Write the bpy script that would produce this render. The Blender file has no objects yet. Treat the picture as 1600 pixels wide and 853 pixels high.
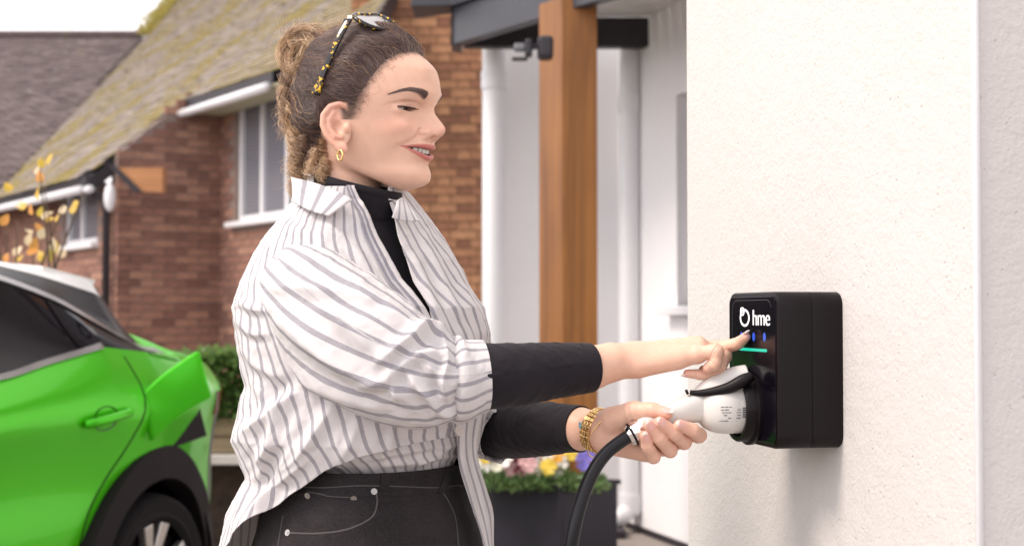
import bpy, bmesh, math, random
import numpy as np
from mathutils import Vector, Matrix, Euler, noise as mnoise

# ------------------------------------------------------------------ camera, sky, sun, exposure
SC = bpy.context.scene
COL = SC.collection
FPX, CX, CY, PITCH, CAMZ = 2222.2, 800.0, 426.5, math.radians(1.65), 1.24
cam_d = bpy.data.cameras.new("camera")
cam_d.lens = 50.0; cam_d.sensor_width = 36.0; cam_d.clip_end = 2000.0; cam_d.clip_start = 0.05
cam_d.dof.use_dof = True; cam_d.dof.focus_distance = 1.93; cam_d.dof.aperture_fstop = 6.0
cam = bpy.data.objects.new("camera", cam_d); COL.objects.link(cam)
cam.location = (0, 0, CAMZ); cam.rotation_euler = (math.pi / 2 + PITCH, 0, 0)
SC.camera = cam

SUN_AZ = math.radians(-110)     # from +Y towards +X ; the hazy sun stands to the left, on the camera's side
SUN_EL = math.radians(50)
world = bpy.data.worlds.new("World"); SC.world = world; world.use_nodes = True
wn = world.node_tree.nodes; wl = world.node_tree.links
sky = wn.new("ShaderNodeTexSky"); sky.sky_type = 'NISHITA'; sky.sun_disc = False
sky.sun_elevation = SUN_EL; sky.sun_rotation = SUN_AZ
sky.air_density = 4.0; sky.dust_density = 0.5; sky.ozone_density = 1.0
bg = wn["Background"]; bg.inputs[1].default_value = 0.15
hs = wn.new("ShaderNodeHueSaturation"); hs.inputs['Saturation'].default_value = 0.06   # hazy, overcast white sky
tint = wn.new("ShaderNodeMix"); tint.data_type = 'RGBA'; tint.blend_type = 'MULTIPLY'; tint.inputs[0].default_value = 1.0; tint.inputs[7].default_value = (1.0, 0.955, 0.99, 1)
wl.new(sky.outputs[0], hs.inputs['Color']); wl.new(hs.outputs[0], tint.inputs[6]); wl.new(tint.outputs[2], bg.inputs[0])
sun_d = bpy.data.lights.new("sun", 'SUN'); sun_d.energy = 1.5; sun_d.angle = math.radians(19); sun_d.color = (1.0, 0.875, 0.74)
sun = bpy.data.objects.new("sun", sun_d); COL.objects.link(sun)
_sd = Vector((math.sin(SUN_AZ) * math.cos(SUN_EL), math.cos(SUN_AZ) * math.cos(SUN_EL), math.sin(SUN_EL)))
sun.rotation_euler = (-_sd).to_track_quat('-Z', 'Y').to_euler()
sun.location = _sd * 30
SC.view_settings.view_transform = 'Standard'; SC.view_settings.look = 'None'
SC.view_settings.gamma = 1.0; SC.view_settings.use_curve_mapping = False
SC.view_settings.exposure = 0.86
try:
    SC.cycles.use_denoising = True
    SC.cycles.max_bounces = 8
    SC.cycles.sample_clamp_indirect = 6.0
except Exception:
    pass

# ------------------------------------------------------------------ helpers
def at(px, py, Y):
    """World point seen at a photo pixel when it lies Y metres in front of the camera."""
    x = (px - CX) / FPX; z = (CY - py) / FPX
    wy = math.cos(PITCH) - z * math.sin(PITCH); wz = math.sin(PITCH) + z * math.cos(PITCH)
    k = Y / wy
    return Vector((x * k, Y, CAMZ + wz * k))

def ray(px, py):
    return (at(px, py, 1.0) - Vector((0, 0, CAMZ)))

def on_plane(px, py, p0, n):
    d = ray(px, py); o = Vector((0, 0, CAMZ))
    t = (p0 - o).dot(n) / d.dot(n)
    return o + d * t

def srgb(r, g=None, b=None):
    if g is None:
        h = r.lstrip('#'); r, g, b = [int(h[i:i + 2], 16) for i in (0, 2, 4)]
    out = []
    for c in (r, g, b):
        c /= 255.0
        out.append(c / 12.92 if c <= 0.04045 else ((c + 0.055) / 1.055) ** 2.4)
    return tuple(out) + (1.0,)

class NT:
    """small node helper"""
    def __init__(self, name):
        self.m = bpy.data.materials.new(name); self.m.use_nodes = True
        self.t = self.m.node_tree; self.n = self.t.nodes
        self.b = self.n["Principled BSDF"]; self.out = self.n["Material Output"]
    def add(self, typ, **kw):
        nd = self.n.new(typ)
        for k, v in kw.items():
            if k in nd.inputs: nd.inputs[k].default_value = v
            else: setattr(nd, k, v)
        return nd
    def link(self, a, b): self.t.links.new(a, b)
    def coord(self, which='Object'):
        return self.add("ShaderNodeTexCoord").outputs[which]
    def mapping(self, src, scale=(1, 1, 1), rot=(0, 0, 0), loc=(0, 0, 0)):
        m = self.add("ShaderNodeMapping"); self.link(src, m.inputs[0])
        m.inputs['Scale'].default_value = scale; m.inputs['Rotation'].default_value = rot; m.inputs['Location'].default_value = loc
        return m.outputs[0]
    def noise(self, src, scale, detail=4, rough=0.55, dist=0.0):
        n = self.add("ShaderNodeTexNoise"); n.inputs['Scale'].default_value = scale
        n.inputs['Detail'].default_value = detail; n.inputs['Roughness'].default_value = rough; n.inputs['Distortion'].default_value = dist
        if src is not None: self.link(src, n.inputs['Vector'])
        return n.outputs['Fac']
    def ramp(self, fac, stops, interp='LINEAR'):
        r = self.add("ShaderNodeValToRGB"); r.color_ramp.interpolation = interp
        e = r.color_ramp.elements
        e.remove(e[1]); e[0].position = stops[0][0]; e[0].color = stops[0][1]
        for (p, c) in stops[1:]: e.new(p).color = c
        self.link(fac, r.inputs[0]); return r.outputs[0]
    def math(self, op, a, b=None, c=None, clamp=False):
        m = self.add("ShaderNodeMath", operation=op); m.use_clamp = clamp
        for i, v in enumerate((a, b, c)):
            if v is None: continue
            if isinstance(v, (int, float)): m.inputs[i].default_value = v
            else: self.link(v, m.inputs[i])
        return m.outputs[0]
    def mix(self, fac, a, b, blend='MIX'):
        m = self.add("ShaderNodeMix", data_type='RGBA', blend_type=blend)
        for i, v in ((0, fac), (6, a), (7, b)):
            if isinstance(v, (int, float)): m.inputs[i].default_value = v
            elif isinstance(v, (tuple, list)): m.inputs[i].default_value = v
            else: self.link(v, m.inputs[i])
        return m.outputs[2]
    def bump(self, h, strength=0.3, dist=0.01, normal=None):
        b = self.add("ShaderNodeBump"); b.inputs['Strength'].default_value = strength; b.inputs['Distance'].default_value = dist
        self.link(h, b.inputs['Height'])
        if normal is not None: self.link(normal, b.inputs['Normal'])
        self.link(b.outputs[0], self.b.inputs['Normal']); return b.outputs[0]
    def base(self, c):
        if isinstance(c, (tuple, list)): self.b.inputs['Base Color'].default_value = c
        else: self.link(c, self.b.inputs['Base Color'])
    def set(self, **kw):
        for k, v in kw.items():
            self.b.inputs[k.replace('_', ' ')].default_value = v
        return self

def simple(name, col, rough=0.5, metal=0.0, var=0.06, nscale=30, bump=0.0, bscale=200, bdist=0.001, spec=0.5):
    t = NT(name); co = t.coord()
    f = t.noise(co, nscale, 4)
    lo = tuple(max(0, c * (1 - var)) for c in col[:3]) + (1,); hi = tuple(min(1, c * (1 + var)) for c in col[:3]) + (1,)
    t.base(t.ramp(f, [(0.3, lo), (0.7, hi)]))
    t.set(Roughness=rough, Metallic=metal); t.b.inputs['Specular IOR Level'].default_value = spec
    if bump > 0:
        t.bump(t.noise(co, bscale, 3), bump, bdist)
    return t.m

def mesh_obj(name, verts, faces, mat=None, parent=None, smooth=False, loc=None):
    me = bpy.data.meshes.new(name)
    me.from_pydata([tuple(v) for v in verts], [], [tuple(f) for f in faces]); me.update()
    if smooth: me.polygons.foreach_set('use_smooth', [True] * len(me.polygons))
    return link_mesh(name, me, mat, parent, loc)

def link_mesh(name, me, mat=None, parent=None, loc=None):
    o = bpy.data.objects.new(name, me); COL.objects.link(o)
    if mat is not None:
        for m in (mat if isinstance(mat, (list, tuple)) else [mat]): me.materials.append(m)
    if parent is not None: o.parent = parent
    if loc is not None: o.location = loc
    return o

def tag(o, label, cat, group=None):
    o['label'] = label; o['category'] = cat
    if group: o['group'] = group
    return o

def thing(name, label, cat, loc=(0, 0, 0), group=None):
    """An empty at the thing's base. Parts keep world coordinates minus loc."""
    o = bpy.data.objects.new(name, None); COL.objects.link(o); o.location = loc
    o.empty_display_size = 0.1
    return tag(o, label, cat, group)

class MB:
    """mesh builder in world coordinates; build() re-bases to the parent's location"""
    def __init__(self): self.v = []; self.f = []
    def add(self, vs, fs):
        n = len(self.v); self.v += [Vector(p) for p in vs]; self.f += [tuple(i + n for i in f) for f in fs]; return self
    def box(self, c, size, ax=None):
        """centre, full sizes, axes (3 vectors)"""
        c = Vector(c); ax = ax or (Vector((1, 0, 0)), Vector((0, 1, 0)), Vector((0, 0, 1)))
        vs = []
        for sx in (-.5, .5):
            for sy in (-.5, .5):
                for sz in (-.5, .5):
                    vs.append(c + Vector(ax[0]) * sx * size[0] + Vector(ax[1]) * sy * size[1] + Vector(ax[2]) * sz * size[2])
        fs = [(0, 1, 3, 2), (4, 6, 7, 5), (0, 4, 5, 1), (2, 3, 7, 6), (0, 2, 6, 4), (1, 5, 7, 3)]
        return self.add(vs, fs)
    def prism(self, poly, d):
        """polygon of world points swept by vector d"""
        n = len(poly); d = Vector(d); vs = [Vector(p) for p in poly] + [Vector(p) + d for p in poly]
        fs = [tuple(range(n))[::-1], tuple(range(n, 2 * n))] + [(i, (i + 1) % n, n + (i + 1) % n, n + i) for i in range(n)]
        return self.add(vs, fs)
    def tube(self, pts, rad, seg=12, cap=True):
        pts = [Vector(p) for p in pts]; n = len(pts)
        rad = [rad] * n if isinstance(rad, (int, float)) else list(rad)
        t0 = (pts[1] - pts[0]).normalized()
        up = Vector((0, 0, 1)) if abs(t0.z) < 0.9 else Vector((1, 0, 0))
        a = t0.cross(up).normalized(); vs = []
        for i in range(n):
            t = (pts[min(i + 1, n - 1)] - pts[max(i - 1, 0)]).normalized()
            a = (a - t * a.dot(t)).normalized(); b = t.cross(a)
            for k in range(seg):
                w = 2 * math.pi * k / seg
                vs.append(pts[i] + (a * math.cos(w) + b * math.sin(w)) * rad[i])
        fs = []
        for i in range(n - 1):
            for k in range(seg):
                k2 = (k + 1) % seg
                fs.append((i * seg + k, i * seg + k2, (i + 1) * seg + k2, (i + 1) * seg + k))
        if cap: fs += [tuple(range(seg))[::-1], tuple((n - 1) * seg + k for k in range(seg))]
        return self.add(vs, fs)
    def build(self, name, mat, parent=None, smooth=False, bevel=0.0, bseg=2, base=None, auto=None):
        base = Vector(base) if base is not None else (parent.matrix_basis.translation if parent is not None else Vector((0, 0, 0)))
        if parent is not None and parent.parent is not None and base is not None:
            base = parent.parent.matrix_basis.translation + parent.matrix_basis.translation
        me = bpy.data.meshes.new(name); me.from_pydata([tuple(v - base) for v in self.v], [], self.f); me.update()
        if bevel > 0:
            bm = bmesh.new(); bm.from_mesh(me)
            bmesh.ops.recalc_face_normals(bm, faces=bm.faces)
            bmesh.ops.bevel(bm, geom=[e for e in bm.edges if e.calc_face_angle(0) > 0.5], offset=bevel, segments=bseg, profile=0.5, affect='EDGES', clamp_overlap=True)
            bm.to_mesh(me); bm.free()
        else:
            bm = bmesh.new(); bm.from_mesh(me); bmesh.ops.recalc_face_normals(bm, faces=bm.faces); bm.to_mesh(me); bm.free()
        if smooth: me.polygons.foreach_set('use_smooth', [True] * len(me.polygons))
        if auto:
            me.polygons.foreach_set('use_smooth', [True] * len(me.polygons))
            me.set_sharp_from_angle(angle=math.radians(auto))
        return link_mesh(name, me, mat, parent)

def struct(o): o['kind'] = 'structure'; return o
def stuff(o): o['kind'] = 'stuff'; return o

def catmull(pts, n):
    """smooth resample of a list of tuples"""
    P = np.array(pts, float); m = len(P)
    if m == 2:
        t = np.linspace(0, 1, n)[:, None]; return P[0] * (1 - t) + P[1] * t
    out = []
    for q in np.linspace(0, m - 1 - 1e-9, n):
        i = int(q); t = q - i
        p0, p1, p2, p3 = P[max(i - 1, 0)], P[i], P[min(i + 1, m - 1)], P[min(i + 2, m - 1)]
        out.append(0.5 * (2 * p1 + (p2 - p0) * t + (2 * p0 - 5 * p1 + 4 * p2 - p3) * t * t + (3 * p1 - p0 - 3 * p2 + p3) * t ** 3))
    return np.array(out)

def tri_count(): return 0
M = {}
# ------------------------------------------------------------------ materials for the setting
def mat_render(name, col, pit=1.0, warm=0.0):
    t = NT(name); co = t.coord()
    f = t.noise(co, 2.2, 5, 0.6); f2 = t.noise(co, 90, 3)
    c1 = tuple(c * 0.95 for c in col[:3]) + (1,); c2 = col
    base = t.ramp(f, [(0.35, c1), (0.68, c2)])
    v = t.add("ShaderNodeTexVoronoi"); v.inputs['Scale'].default_value = 115; t.link(t.mapping(co, (1, 1, .8)), v.inputs['Vector'])
    v.inputs['Randomness'].default_value = 1
    sel = t.noise(co, 26, 2)
    pits = t.ramp(v.outputs['Distance'], [(0.03, (0, 0, 0, 1)), (0.20, (1, 1, 1, 1))])
    keep = t.ramp(sel, [(0.50, (1, 1, 1, 1)), (0.60, (0, 0, 0, 1))])
    pit_h = t.mix(keep, pits, (1, 1, 1, 1))
    grit = t.noise(co, 170, 4, 0.65); lump = t.noise(co, 45, 3, 0.5)
    h = t.math('ADD', t.math('MULTIPLY', grit, 0.55), t.math('MULTIPLY', lump, 0.6))
    h = t.math('ADD', h, t.math('MULTIPLY', pit_h, 0.5 * pit))
    speck = t.noise(co, 210, 2)
    dark = t.ramp(speck, [(0.70, (1, 1, 1, 1)), (0.80, (0.55, 0.45, 0.4, 1))])
    t.base(t.mix(0.6, base, t.mix(1.0, base, dark, 'MULTIPLY')))
    t.set(Roughness=0.88); t.bump(h, 0.85, 0.0034)
    return t.m


M['render_wall'] = mat_render('white_render', (0.63, 0.603, 0.588, 1))
M['white_wall'] = simple('smooth_white_render', (0.82, 0.81, 0.83, 1), 0.8, var=.02, nscale=3, bump=.15, bscale=60, bdist=.004)
M['white_plastic'] = simple('white_plastic', (0.76, 0.76, 0.79, 1), 0.35, var=.02)
M['anthracite'] = simple('anthracite_metal', (0.040, 0.042, 0.055, 1), 0.42, var=.1, nscale=6)
M['planter'] = simple('planter_metal', (0.020, 0.018, 0.027, 1), .5, var=.1, nscale=6, spec=.3)
M['dark_beam'] = simple('dark_beam_paint', (0.018, 0.014, 0.020, 1), 0.5, var=.1, nscale=6)

def mat_wood(name, c0, c1, scale=3.0, axis='Z', rough=0.45):
    t = NT(name); co = t.coord()
    sc = {'Z': (26, 26, 0.9), 'X': (0.9, 26, 26), 'Y': (26, 0.9, 26)}[axis]
    mp = t.mapping(co, tuple(s * scale / 3 for s in sc))
    n1 = t.noise(mp, 1.0, 6, 0.6, 0.6)
    n2 = t.noise(t.mapping(co, (2, 2, .8)), 2.0, 3)
    kn = t.add("ShaderNodeTexVoronoi"); kn.inputs['Scale'].default_value = 1.6; t.link(t.mapping(co, (4, 4, .9)), kn.inputs['Vector'])
    knot = t.ramp(kn.outputs['Distance'], [(0.03, (0.25, 0.2, 0.2, 1)), (0.10, (1, 1, 1, 1))])
    col = t.ramp(n1, [(0.25, c0), (0.6, c1), (0.8, tuple(min(1, c * 1.25) for c in c1[:3]) + (1,))])
    col = t.mix(0.35, col, t.ramp(n2, [(0.3, c0), (0.7, c1)]))
    t.base(t.mix(1.0, col, knot, 'MULTIPLY')); t.set(Roughness=rough); t.bump(n1, 0.25, 0.003)
    return t.m
M['oak'] = mat_wood('oiled_timber', (0.11, 0.034, 0.006, 1), (0.30, 0.118, 0.020, 1))
M['sleeper'] = mat_wood('weathered_board', (0.16, 0.12, 0.07, 1), (0.30, 0.23, 0.14, 1), axis='X', rough=.8)

# ------------------------------------------------------------------ ground
def ground():
    t = NT('paving'); co = t.coord()
    n = t.noise(co, 1.4, 6); g = t.noise(co, 160, 3)
    c = t.ramp(n, [(0.3, (0.24, 0.21, 0.19, 1)), (0.7, (0.36, 0.33, 0.30, 1))])
    sp = t.ramp(g, [(0.35, (0.7, 0.7, 0.7, 1)), (0.7, (1.15, 1.1, 1.1, 1))])
    t.base(t.mix(1.0, c, sp, 'MULTIPLY')); t.set(Roughness=0.9); t.bump(g, 0.5, 0.004)
    S = 400
    o = mesh_obj('ground', [(-S, -S, 0), (S, -S, 0), (S, S, 0), (-S, S, 0)], [(0, 1, 2, 3)], t.m)
    struct(o)
ground()

# ------------------------------------------------------------------ the rendered wall that carries the charger
WD = Vector((-0.22, 0.9755, 0)).normalized()      # along the wall, away from the camera
WN = Vector((-WD.y, WD.x, 0))                      # outwards, to the left
WN = WN if WN.x < 0 else -WN
WC1 = Vector((0.493, 1.510, 0))                    # near corner
WC2 = Vector((0.294, 2.392, 0))                    # far corner
def charger_wall():
    w = thing('rendered_wall', 'white textured render wall end with the black charger fixed on it', 'wall', (WC1.x, WC1.y, 0))
    inn = -WN
    back = 1.6
    poly = [WC1, WC2, WC2 + inn * back, WC1 + inn * back]
    m = MB().prism(poly, (0, 0, 3.2))
    m.build('wall_face', M['render_wall'], w, bevel=0.004, bseg=2)
    # smooth corner bead along the near corner
    b = MB(); r = 0.005
    b.tube([WC1 + Vector((0.001, -0.0, 0.0)), WC1 + Vector((0.001, 0, 3.2))], 0.0042, 12)
    b.build('corner_bead', M['white_plastic'], w, smooth=True)
    return w
charger_wall()

# ------------------------------------------------------------------ white walls, pipes and window beyond
def xy(px, Y): return Vector(((px - CX) / FPX * Y, Y, 0))
def white_building():
    A0 = xy(753, 8.3); A1 = xy(966, 8.45)
    Bdir = Vector((0.30, -0.954, 0)).normalized()
    h = thing('white_extension', 'white rendered house wall behind the timber post', 'house wall', (A0.x, A0.y, 0))
    B1 = A1 + Bdir * 3.4
    back = Vector((0.25, 1.0, 0)) * 3
    # wall A and wall B as solid slabs
    MB().prism([A0, A1, A1 + Vector((0, .25, 0)), A0 + Vector((0, .25, 0))], (0, 0, 4.6)).build('wall', M['white_wall'], h)
    Bn = Vector((-Bdir.y, Bdir.x, 0)); Bn = Bn if Bn.x > 0 else -Bn      # inwards
    # wall B with a window hole : window from px 1058
    def onB(px): # distance along B at that pixel
        u = (px - CX) / FPX
        return (u * A1.y - A1.x) / (Bdir.x - u * Bdir.y)
    s0 = onB(1058); s1 = s0 + 1.0
    Yw = (A1 + Bdir * s0).y
    ztop = CAMZ + (490.5 - 148) / FPX * Yw; zbot = CAMZ + (490.5 - 478) / FPX * Yw
    L = 3.4; th = .25
    mb = MB()
    for (a, b, z0, z1) in ((0, s0, 0, 4.6), (s1, L, 0, 4.6), (s0, s1, 0, zbot), (s0, s1, ztop, 4.6)):
        p = A1 + Bdir * a; q = A1 + Bdir * b
        mb.prism([p + Vector((0, 0, z0)), q + Vector((0, 0, z0)), q + Bn * th + Vector((0, 0, z0)), p + Bn * th + Vector((0, 0, z0))], (0, 0, z1 - z0))
    mb.build('side_wall', M['white_wall'], h)
    win = MB()
    for (a, b, z0, z1) in ((s0, s0 + .06, zbot, ztop), (s1 - .06, s1, zbot, ztop), (s0, s1, zbot, zbot + .06), (s0, s1, ztop - .06, ztop)):
        p = A1 + Bdir * (a + .002) + Bn * .10; q = A1 + Bdir * (b - .002) + Bn * .10
        win.prism([p + Vector((0, 0, z0 + .002)), q + Vector((0, 0, z0 + .002)), q + Bn * .06 + Vector((0, 0, z0 + .002)), p + Bn * .06 + Vector((0, 0, z0 + .002))], (0, 0, z1 - z0 - .004))
    wf = win.build('window', M['white_plastic'], h)
    p = A1 + Bdir * s0 + Bn * .14; q = A1 + Bdir * s1 + Bn * .14
    MB().prism([p + Vector((0, 0, zbot)), q + Vector((0, 0, zbot)), q + Bn * .01 + Vector((0, 0, zbot)), p + Bn * .01 + Vector((0, 0, zbot))], (0, 0, ztop - zbot)).build('pane', M['glass_dark'], wf)
    p = A1 + Bdir * (s0 - .1) - Bn * .07; q = A1 + Bdir * (s1 + .1) - Bn * .07
    MB().prism([p + Vector((0, 0, zbot - .05)), q + Vector((0, 0, zbot - .05)), q + Bn * .17 + Vector((0, 0, zbot - .05)), p + Bn * .17 + Vector((0, 0, zbot - .05))], (0, 0, .05)).build('window_sill', M['white_plastic'], h, bevel=.006)
    # black damp course strip at the base
    p = A1 + Bdir * .12 - Bn * .012; q = A1 + Bdir * 3.3 - Bn * .012
    MB().prism([p, q, q + Bn * .011, p + Bn * .011], (0, 0, .035)).build('base_strip', M['dark_beam'], h)
    # downpipes
    def pipe(px, Y, r, collars, foot):
        c = xy(px, Y); mb = MB()
        mb.tube([c + Vector((0, 0, foot)), c + Vector((0, 0, 4.4))], r, 20)
        o = mb.build('downpipe', M['white_plastic'], h, auto=40)
        for cz in collars:
            m2 = MB(); m2.tube([c + Vector((0, 0, cz - .05)), c + Vector((0, 0, cz + .05))], r * 1.16, 20)
            m2.build('collar', M['white_plastic'], o, auto=40)
        return c
    Yp = 8.15
    z = lambda py, Y: CAMZ + (490.5 - py) / FPX * Y
    pipe(984, Yp, .058, [z(162, Yp), z(783, Yp)], .10)
    # gully shoe
    c = xy(955, 8.1)
    MB().tube([xy(984, Yp) + Vector((0, 0, .14)), xy(972, Yp - .05) + Vector((0, 0, .10)), c + Vector((0, 0, .06))], .05, 14).build('pipe_shoe', M['white_plastic'], h, smooth=True)
    MB().box(xy(945, 8.0) + Vector((0, 0, .02)), (.22, .22, .05)).build('drain_grate', M['dark_beam'], h, bevel=.008)
    pipe(772, 8.2, .066, [z(125, 8.2)], .05)

t = NT('dark_glass'); t.base((0.03, 0.035, 0.045, 1)); t.set(Roughness=0.06); t.b.inputs['Specular IOR Level'].default_value = 0.7
M['glass_dark'] = t.m
t = NT('blind_glass'); co = t.coord()
w = t.add("ShaderNodeTexWave", wave_type='BANDS', bands_direction='Z'); w.inputs['Scale'].default_value = 9.0; t.link(co, w.inputs[0])
t.base(t.ramp(w.outputs['Fac'], [(0.2, (0.13, 0.135, 0.16, 1)), (0.7, (0.23, 0.235, 0.27, 1))])); t.set(Roughness=0.1)
M['glass_blind'] = t.m
white_building()

# ------------------------------------------------------------------ porch canopy on its timber post
def canopy():
    Yb = 8.0
    zb = CAMZ + (490.5 - 71) / FPX * Yb                    # underside of the beam along the wall
    c = thing('porch_canopy', 'dark grey framed porch canopy with pale boarded soffit over the timber post', 'canopy', (0.2, 7.4, 0))
    L = xy(706, 7.95); R = xy(1110, 7.95)
    MB().prism([Vector((L.x + .06, Yb, zb)), Vector((R.x + .5, Yb, zb)), Vector((R.x + .5, Yb + .09, zb)), Vector((L.x + .06, Yb + .09, zb))], (0, 0, .165)).build('back_beam', M['dark_beam'], c)
    # front fascia runs towards the camera to the right
    zf = CAMZ + (490.5 - 68) / FPX * 7.9
    F0 = at(708, 68, 7.9); F1 = at(931, 4, 6.80)
    d = Vector((F1.x - F0.x, F1.y - F0.y, 0)).normalized()
    inn = Vector((-d.y, d.x, 0)); inn = inn if inn.x > 0 else -inn       # towards the back beam
    P = Vector((F0.x, F0.y, zf)); Q = P + d * 3.2
    MB().prism([P, Q, Q + inn * .07, P + inn * .07], (0, 0, .205)).build('fascia', M['anthracite'], c, bevel=.004)
    # return fascia at the left end, back to the wall
    P2 = Vector((P.x - .015, 8.12, zf))
    MB().prism([P + Vector((-.012, 0, -.004)), P + Vector((.045, .02, -.004)), Vector((P2.x + .06, P2.y, zf - .004)), P2], (0, 0, .212)).build('end_fascia', M['anthracite'], c)
    # gutter / roof edge above
    G0 = at(640, 5, 7.75); G = Vector((G0.x, G0.y, zf + .205))
    MB().prism([G + Vector((0, .1, 0)), P + Vector((0, -.06, .207)), Q + Vector((0, -.06, .207)), Q + inn * 1.6 + Vector((0, 0, .207)), Vector((G.x, 8.2, G.z + .002))], (0, 0, .09)).build('roof_edge', M['anthracite'], c, bevel=.004)
    # soffit boards
    zs = zb + .166
    k = 0
    for i in range(26):
        a = P + d * (.05 + i * .125) + inn * .071; b = a + d * .119
        e = 8.0
        def back(p):
            s = (Yb - .002 - p.y) / inn.y
            return p + inn * max(s, .05)
        A, B = back(a), back(b)
        a2, b2, A, B = [Vector((q.x, q.y, zs)) for q in (a, b, A, B)]
        if (A - a2).length < .06 or A.x > 3: continue
        MB().prism([a2, b2, B, A], (0, 0, .018)).build('soffit_board', M['soffit'], c, bevel=.003, bseg=1)
    return c
M['soffit'] = simple('pale_soffit', (0.62, 0.60, 0.58, 1), .6, var=.08, nscale=8)
canopy()

def post():
    Yp = 6.95
    corner = at(878, 300, Yp)
    # right face faces the camera, left face turned to the left light
    rdir = Vector((0.97, 0.10, 0)).normalized(); ldir = Vector((-0.50, 0.865, 0)).normalized()
    wR = 57 / FPX * Yp; wL = .22
    p = thing('timber_post', 'orange-brown square timber post holding up the porch canopy', 'post', (corner.x, corner.y, 0))
    c = Vector((corner.x, corner.y, 0))
    poly = [c, c + rdir * wR, c + rdir * wR + ldir * wL, c + ldir * wL]
    MB().prism(poly, (0, 0, 2.80)).build('shaft', M['oak'], p, bevel=.006)
    return p
post()

def floodlight():
    Y = 6.75
    f = thing('security_light', 'small black security sensor on the timber post under the canopy', 'light', at(850, 75, Y))
    MB().box(at(852, 76, Y), (.075, .10, .11)).build('housing', M['dark_beam'], f, bevel=.02, bseg=3)
    MB().tube([at(848, 73, Y), at(836, 74, Y), at(826, 76, Y)], .012, 10).build('bracket', M['dark_beam'], f, smooth=True)
    MB().box(at(826, 76, Y - .02), (.035, .08, .08)).build('sensor_head', M['dark_beam'], f, bevel=.01)
    MB().box(at(812, 75, Y - .02), (.055, .06, .035)).build('lamp', simple('lamp_grey', (.16, .16, .18, 1), .4), f, bevel=.01)
    MB().box(at(812, 93, Y - .02) , (.075, .05, .012)).build('lamp_hood', M['dark_beam'], f, bevel=.003)
floodlight()

# ------------------------------------------------------------------ planter with pansies
def leaf_mesh(name, l, w, fold=.25, bend=.3):
    vs = []; fs = []
    n = 4
    for i in range(n + 1):
        t = i / n; ww = w * math.sin(math.pi * (0.08 + .92 * t) ** .8) * .5
        z = -bend * l * t * t
        vs += [(-ww, t * l, z + ww * fold), (0, t * l, z), (ww, t * l, z + ww * fold)]
    for i in range(n):
        a = i * 3
        fs += [(a, a + 1, a + 4, a + 3), (a + 1, a + 2, a + 5, a + 4)]
    me = bpy.data.meshes.new(name); me.from_pydata(vs, [], fs); me.update()
    me.polygons.foreach_set('use_smooth', [True] * len(me.polygons))
    return me

def mat_leaf(name, c0, c1, c2, scale=14, rough=.4):
    t = NT(name); co = t.coord(); n = t.noise(co, scale, 2)
    t.base(t.ramp(n, [(0.3, c0), (0.55, c1), (0.75, c2)])); t.set(Roughness=rough)
    t.b.inputs['Transmission Weight'].default_value = 0.0
    tr = t.add("ShaderNodeBsdfTranslucent"); tr.inputs[0].default_value = tuple(min(1, c * 1.6) for c in c2[:3]) + (1,)
    mx = t.add("ShaderNodeMixShader"); mx.inputs[0].default_value = .25
    t.link(t.b.outputs[0], mx.inputs[1]); t.link(tr.outputs[0], mx.inputs[2]); t.link(mx.outputs[0], t.out.inputs[0])
    return t.m
M['leaf'] = mat_leaf('green_leaf', (0.03, 0.07, 0.02, 1), (0.08, 0.16, 0.05, 1), (0.24, 0.33, 0.14, 1))
M['hedge'] = mat_leaf('hedge_leaf', (0.03, 0.07, 0.015, 1), (0.08, 0.17, 0.04, 1), (0.24, 0.36, 0.11, 1), 9)

def scatter_leaves(pts_dirs, l, w, rng, name, mat, parent=None, loc=Vector((0, 0, 0))):
    """many leaf blades in one mesh: pts_dirs = [(pos, outward)]"""
    V = []; Fc = []
    for (p, d) in pts_dirs:
        d = Vector(d).normalized(); k = rng.uniform(.7, 1.3)
        side = d.cross(Vector((rng.uniform(-1, 1), rng.uniform(-1, 1), rng.uniform(-1, 1)))).normalized()
        nrm = side.cross(d)
        L = l * k; Wd = w * k * .5
        o = Vector(p) - loc; b = len(V)
        V += [o, o + d * L * .45 + side * Wd + nrm * Wd * .4, o + d * L * .5 - nrm * .05 * L, o + d * L * .45 - side * Wd + nrm * Wd * .4, o + d * L - nrm * .2 * L]
        Fc += [(b, b + 1, b + 2), (b, b + 2, b + 3), (b + 1, b + 4, b + 2), (b + 2, b + 4, b + 3)]
    o = mesh_obj(name, V, Fc, mat, parent); return o

def pansy(rng, pos, col, parent, size, base, blotch=None, k=0):
    """a five-petalled flower facing the viewer and up"""
    look = Vector((rng.uniform(-.45, .35), -1, rng.uniform(.1, .75))).normalized()
    up = Vector((0, 0, 1)); s = look.cross(up).normalized(); u = s.cross(look).normalized()
    V = []; Fc = []
    angs = [(90 - 28, 1.0), (90 + 28, 1.0), (10, .95), (170, .95), (270, 1.15)]
    for j, (a, sc) in enumerate(angs):
        a = math.radians(a); c = (s * math.cos(a) + u * math.sin(a)); t = (-s * math.sin(a) + u * math.cos(a))
        b = len(V); R = size * .5 * sc
        V.append(pos - base + look * (.003 + .002 * j)); n = 9
        for i in range(n):
            w = -1.05 + 2.1 * i / (n - 1)
            rr = R * (1 - .10 * w * w) * (1 + .05 * math.sin(i * 2.1 + j))
            V.append(pos - base + look * (.004 + .002 * j - .10 * R * math.cos(3 * w)) + (c * math.cos(w * .72) + t * math.sin(w * .72)) * rr)
        Fc += [(b, b + i, b + i + 1) for i in range(1, n)]
    return mesh_obj('blossom', V, Fc, col, parent, smooth=False)

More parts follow.
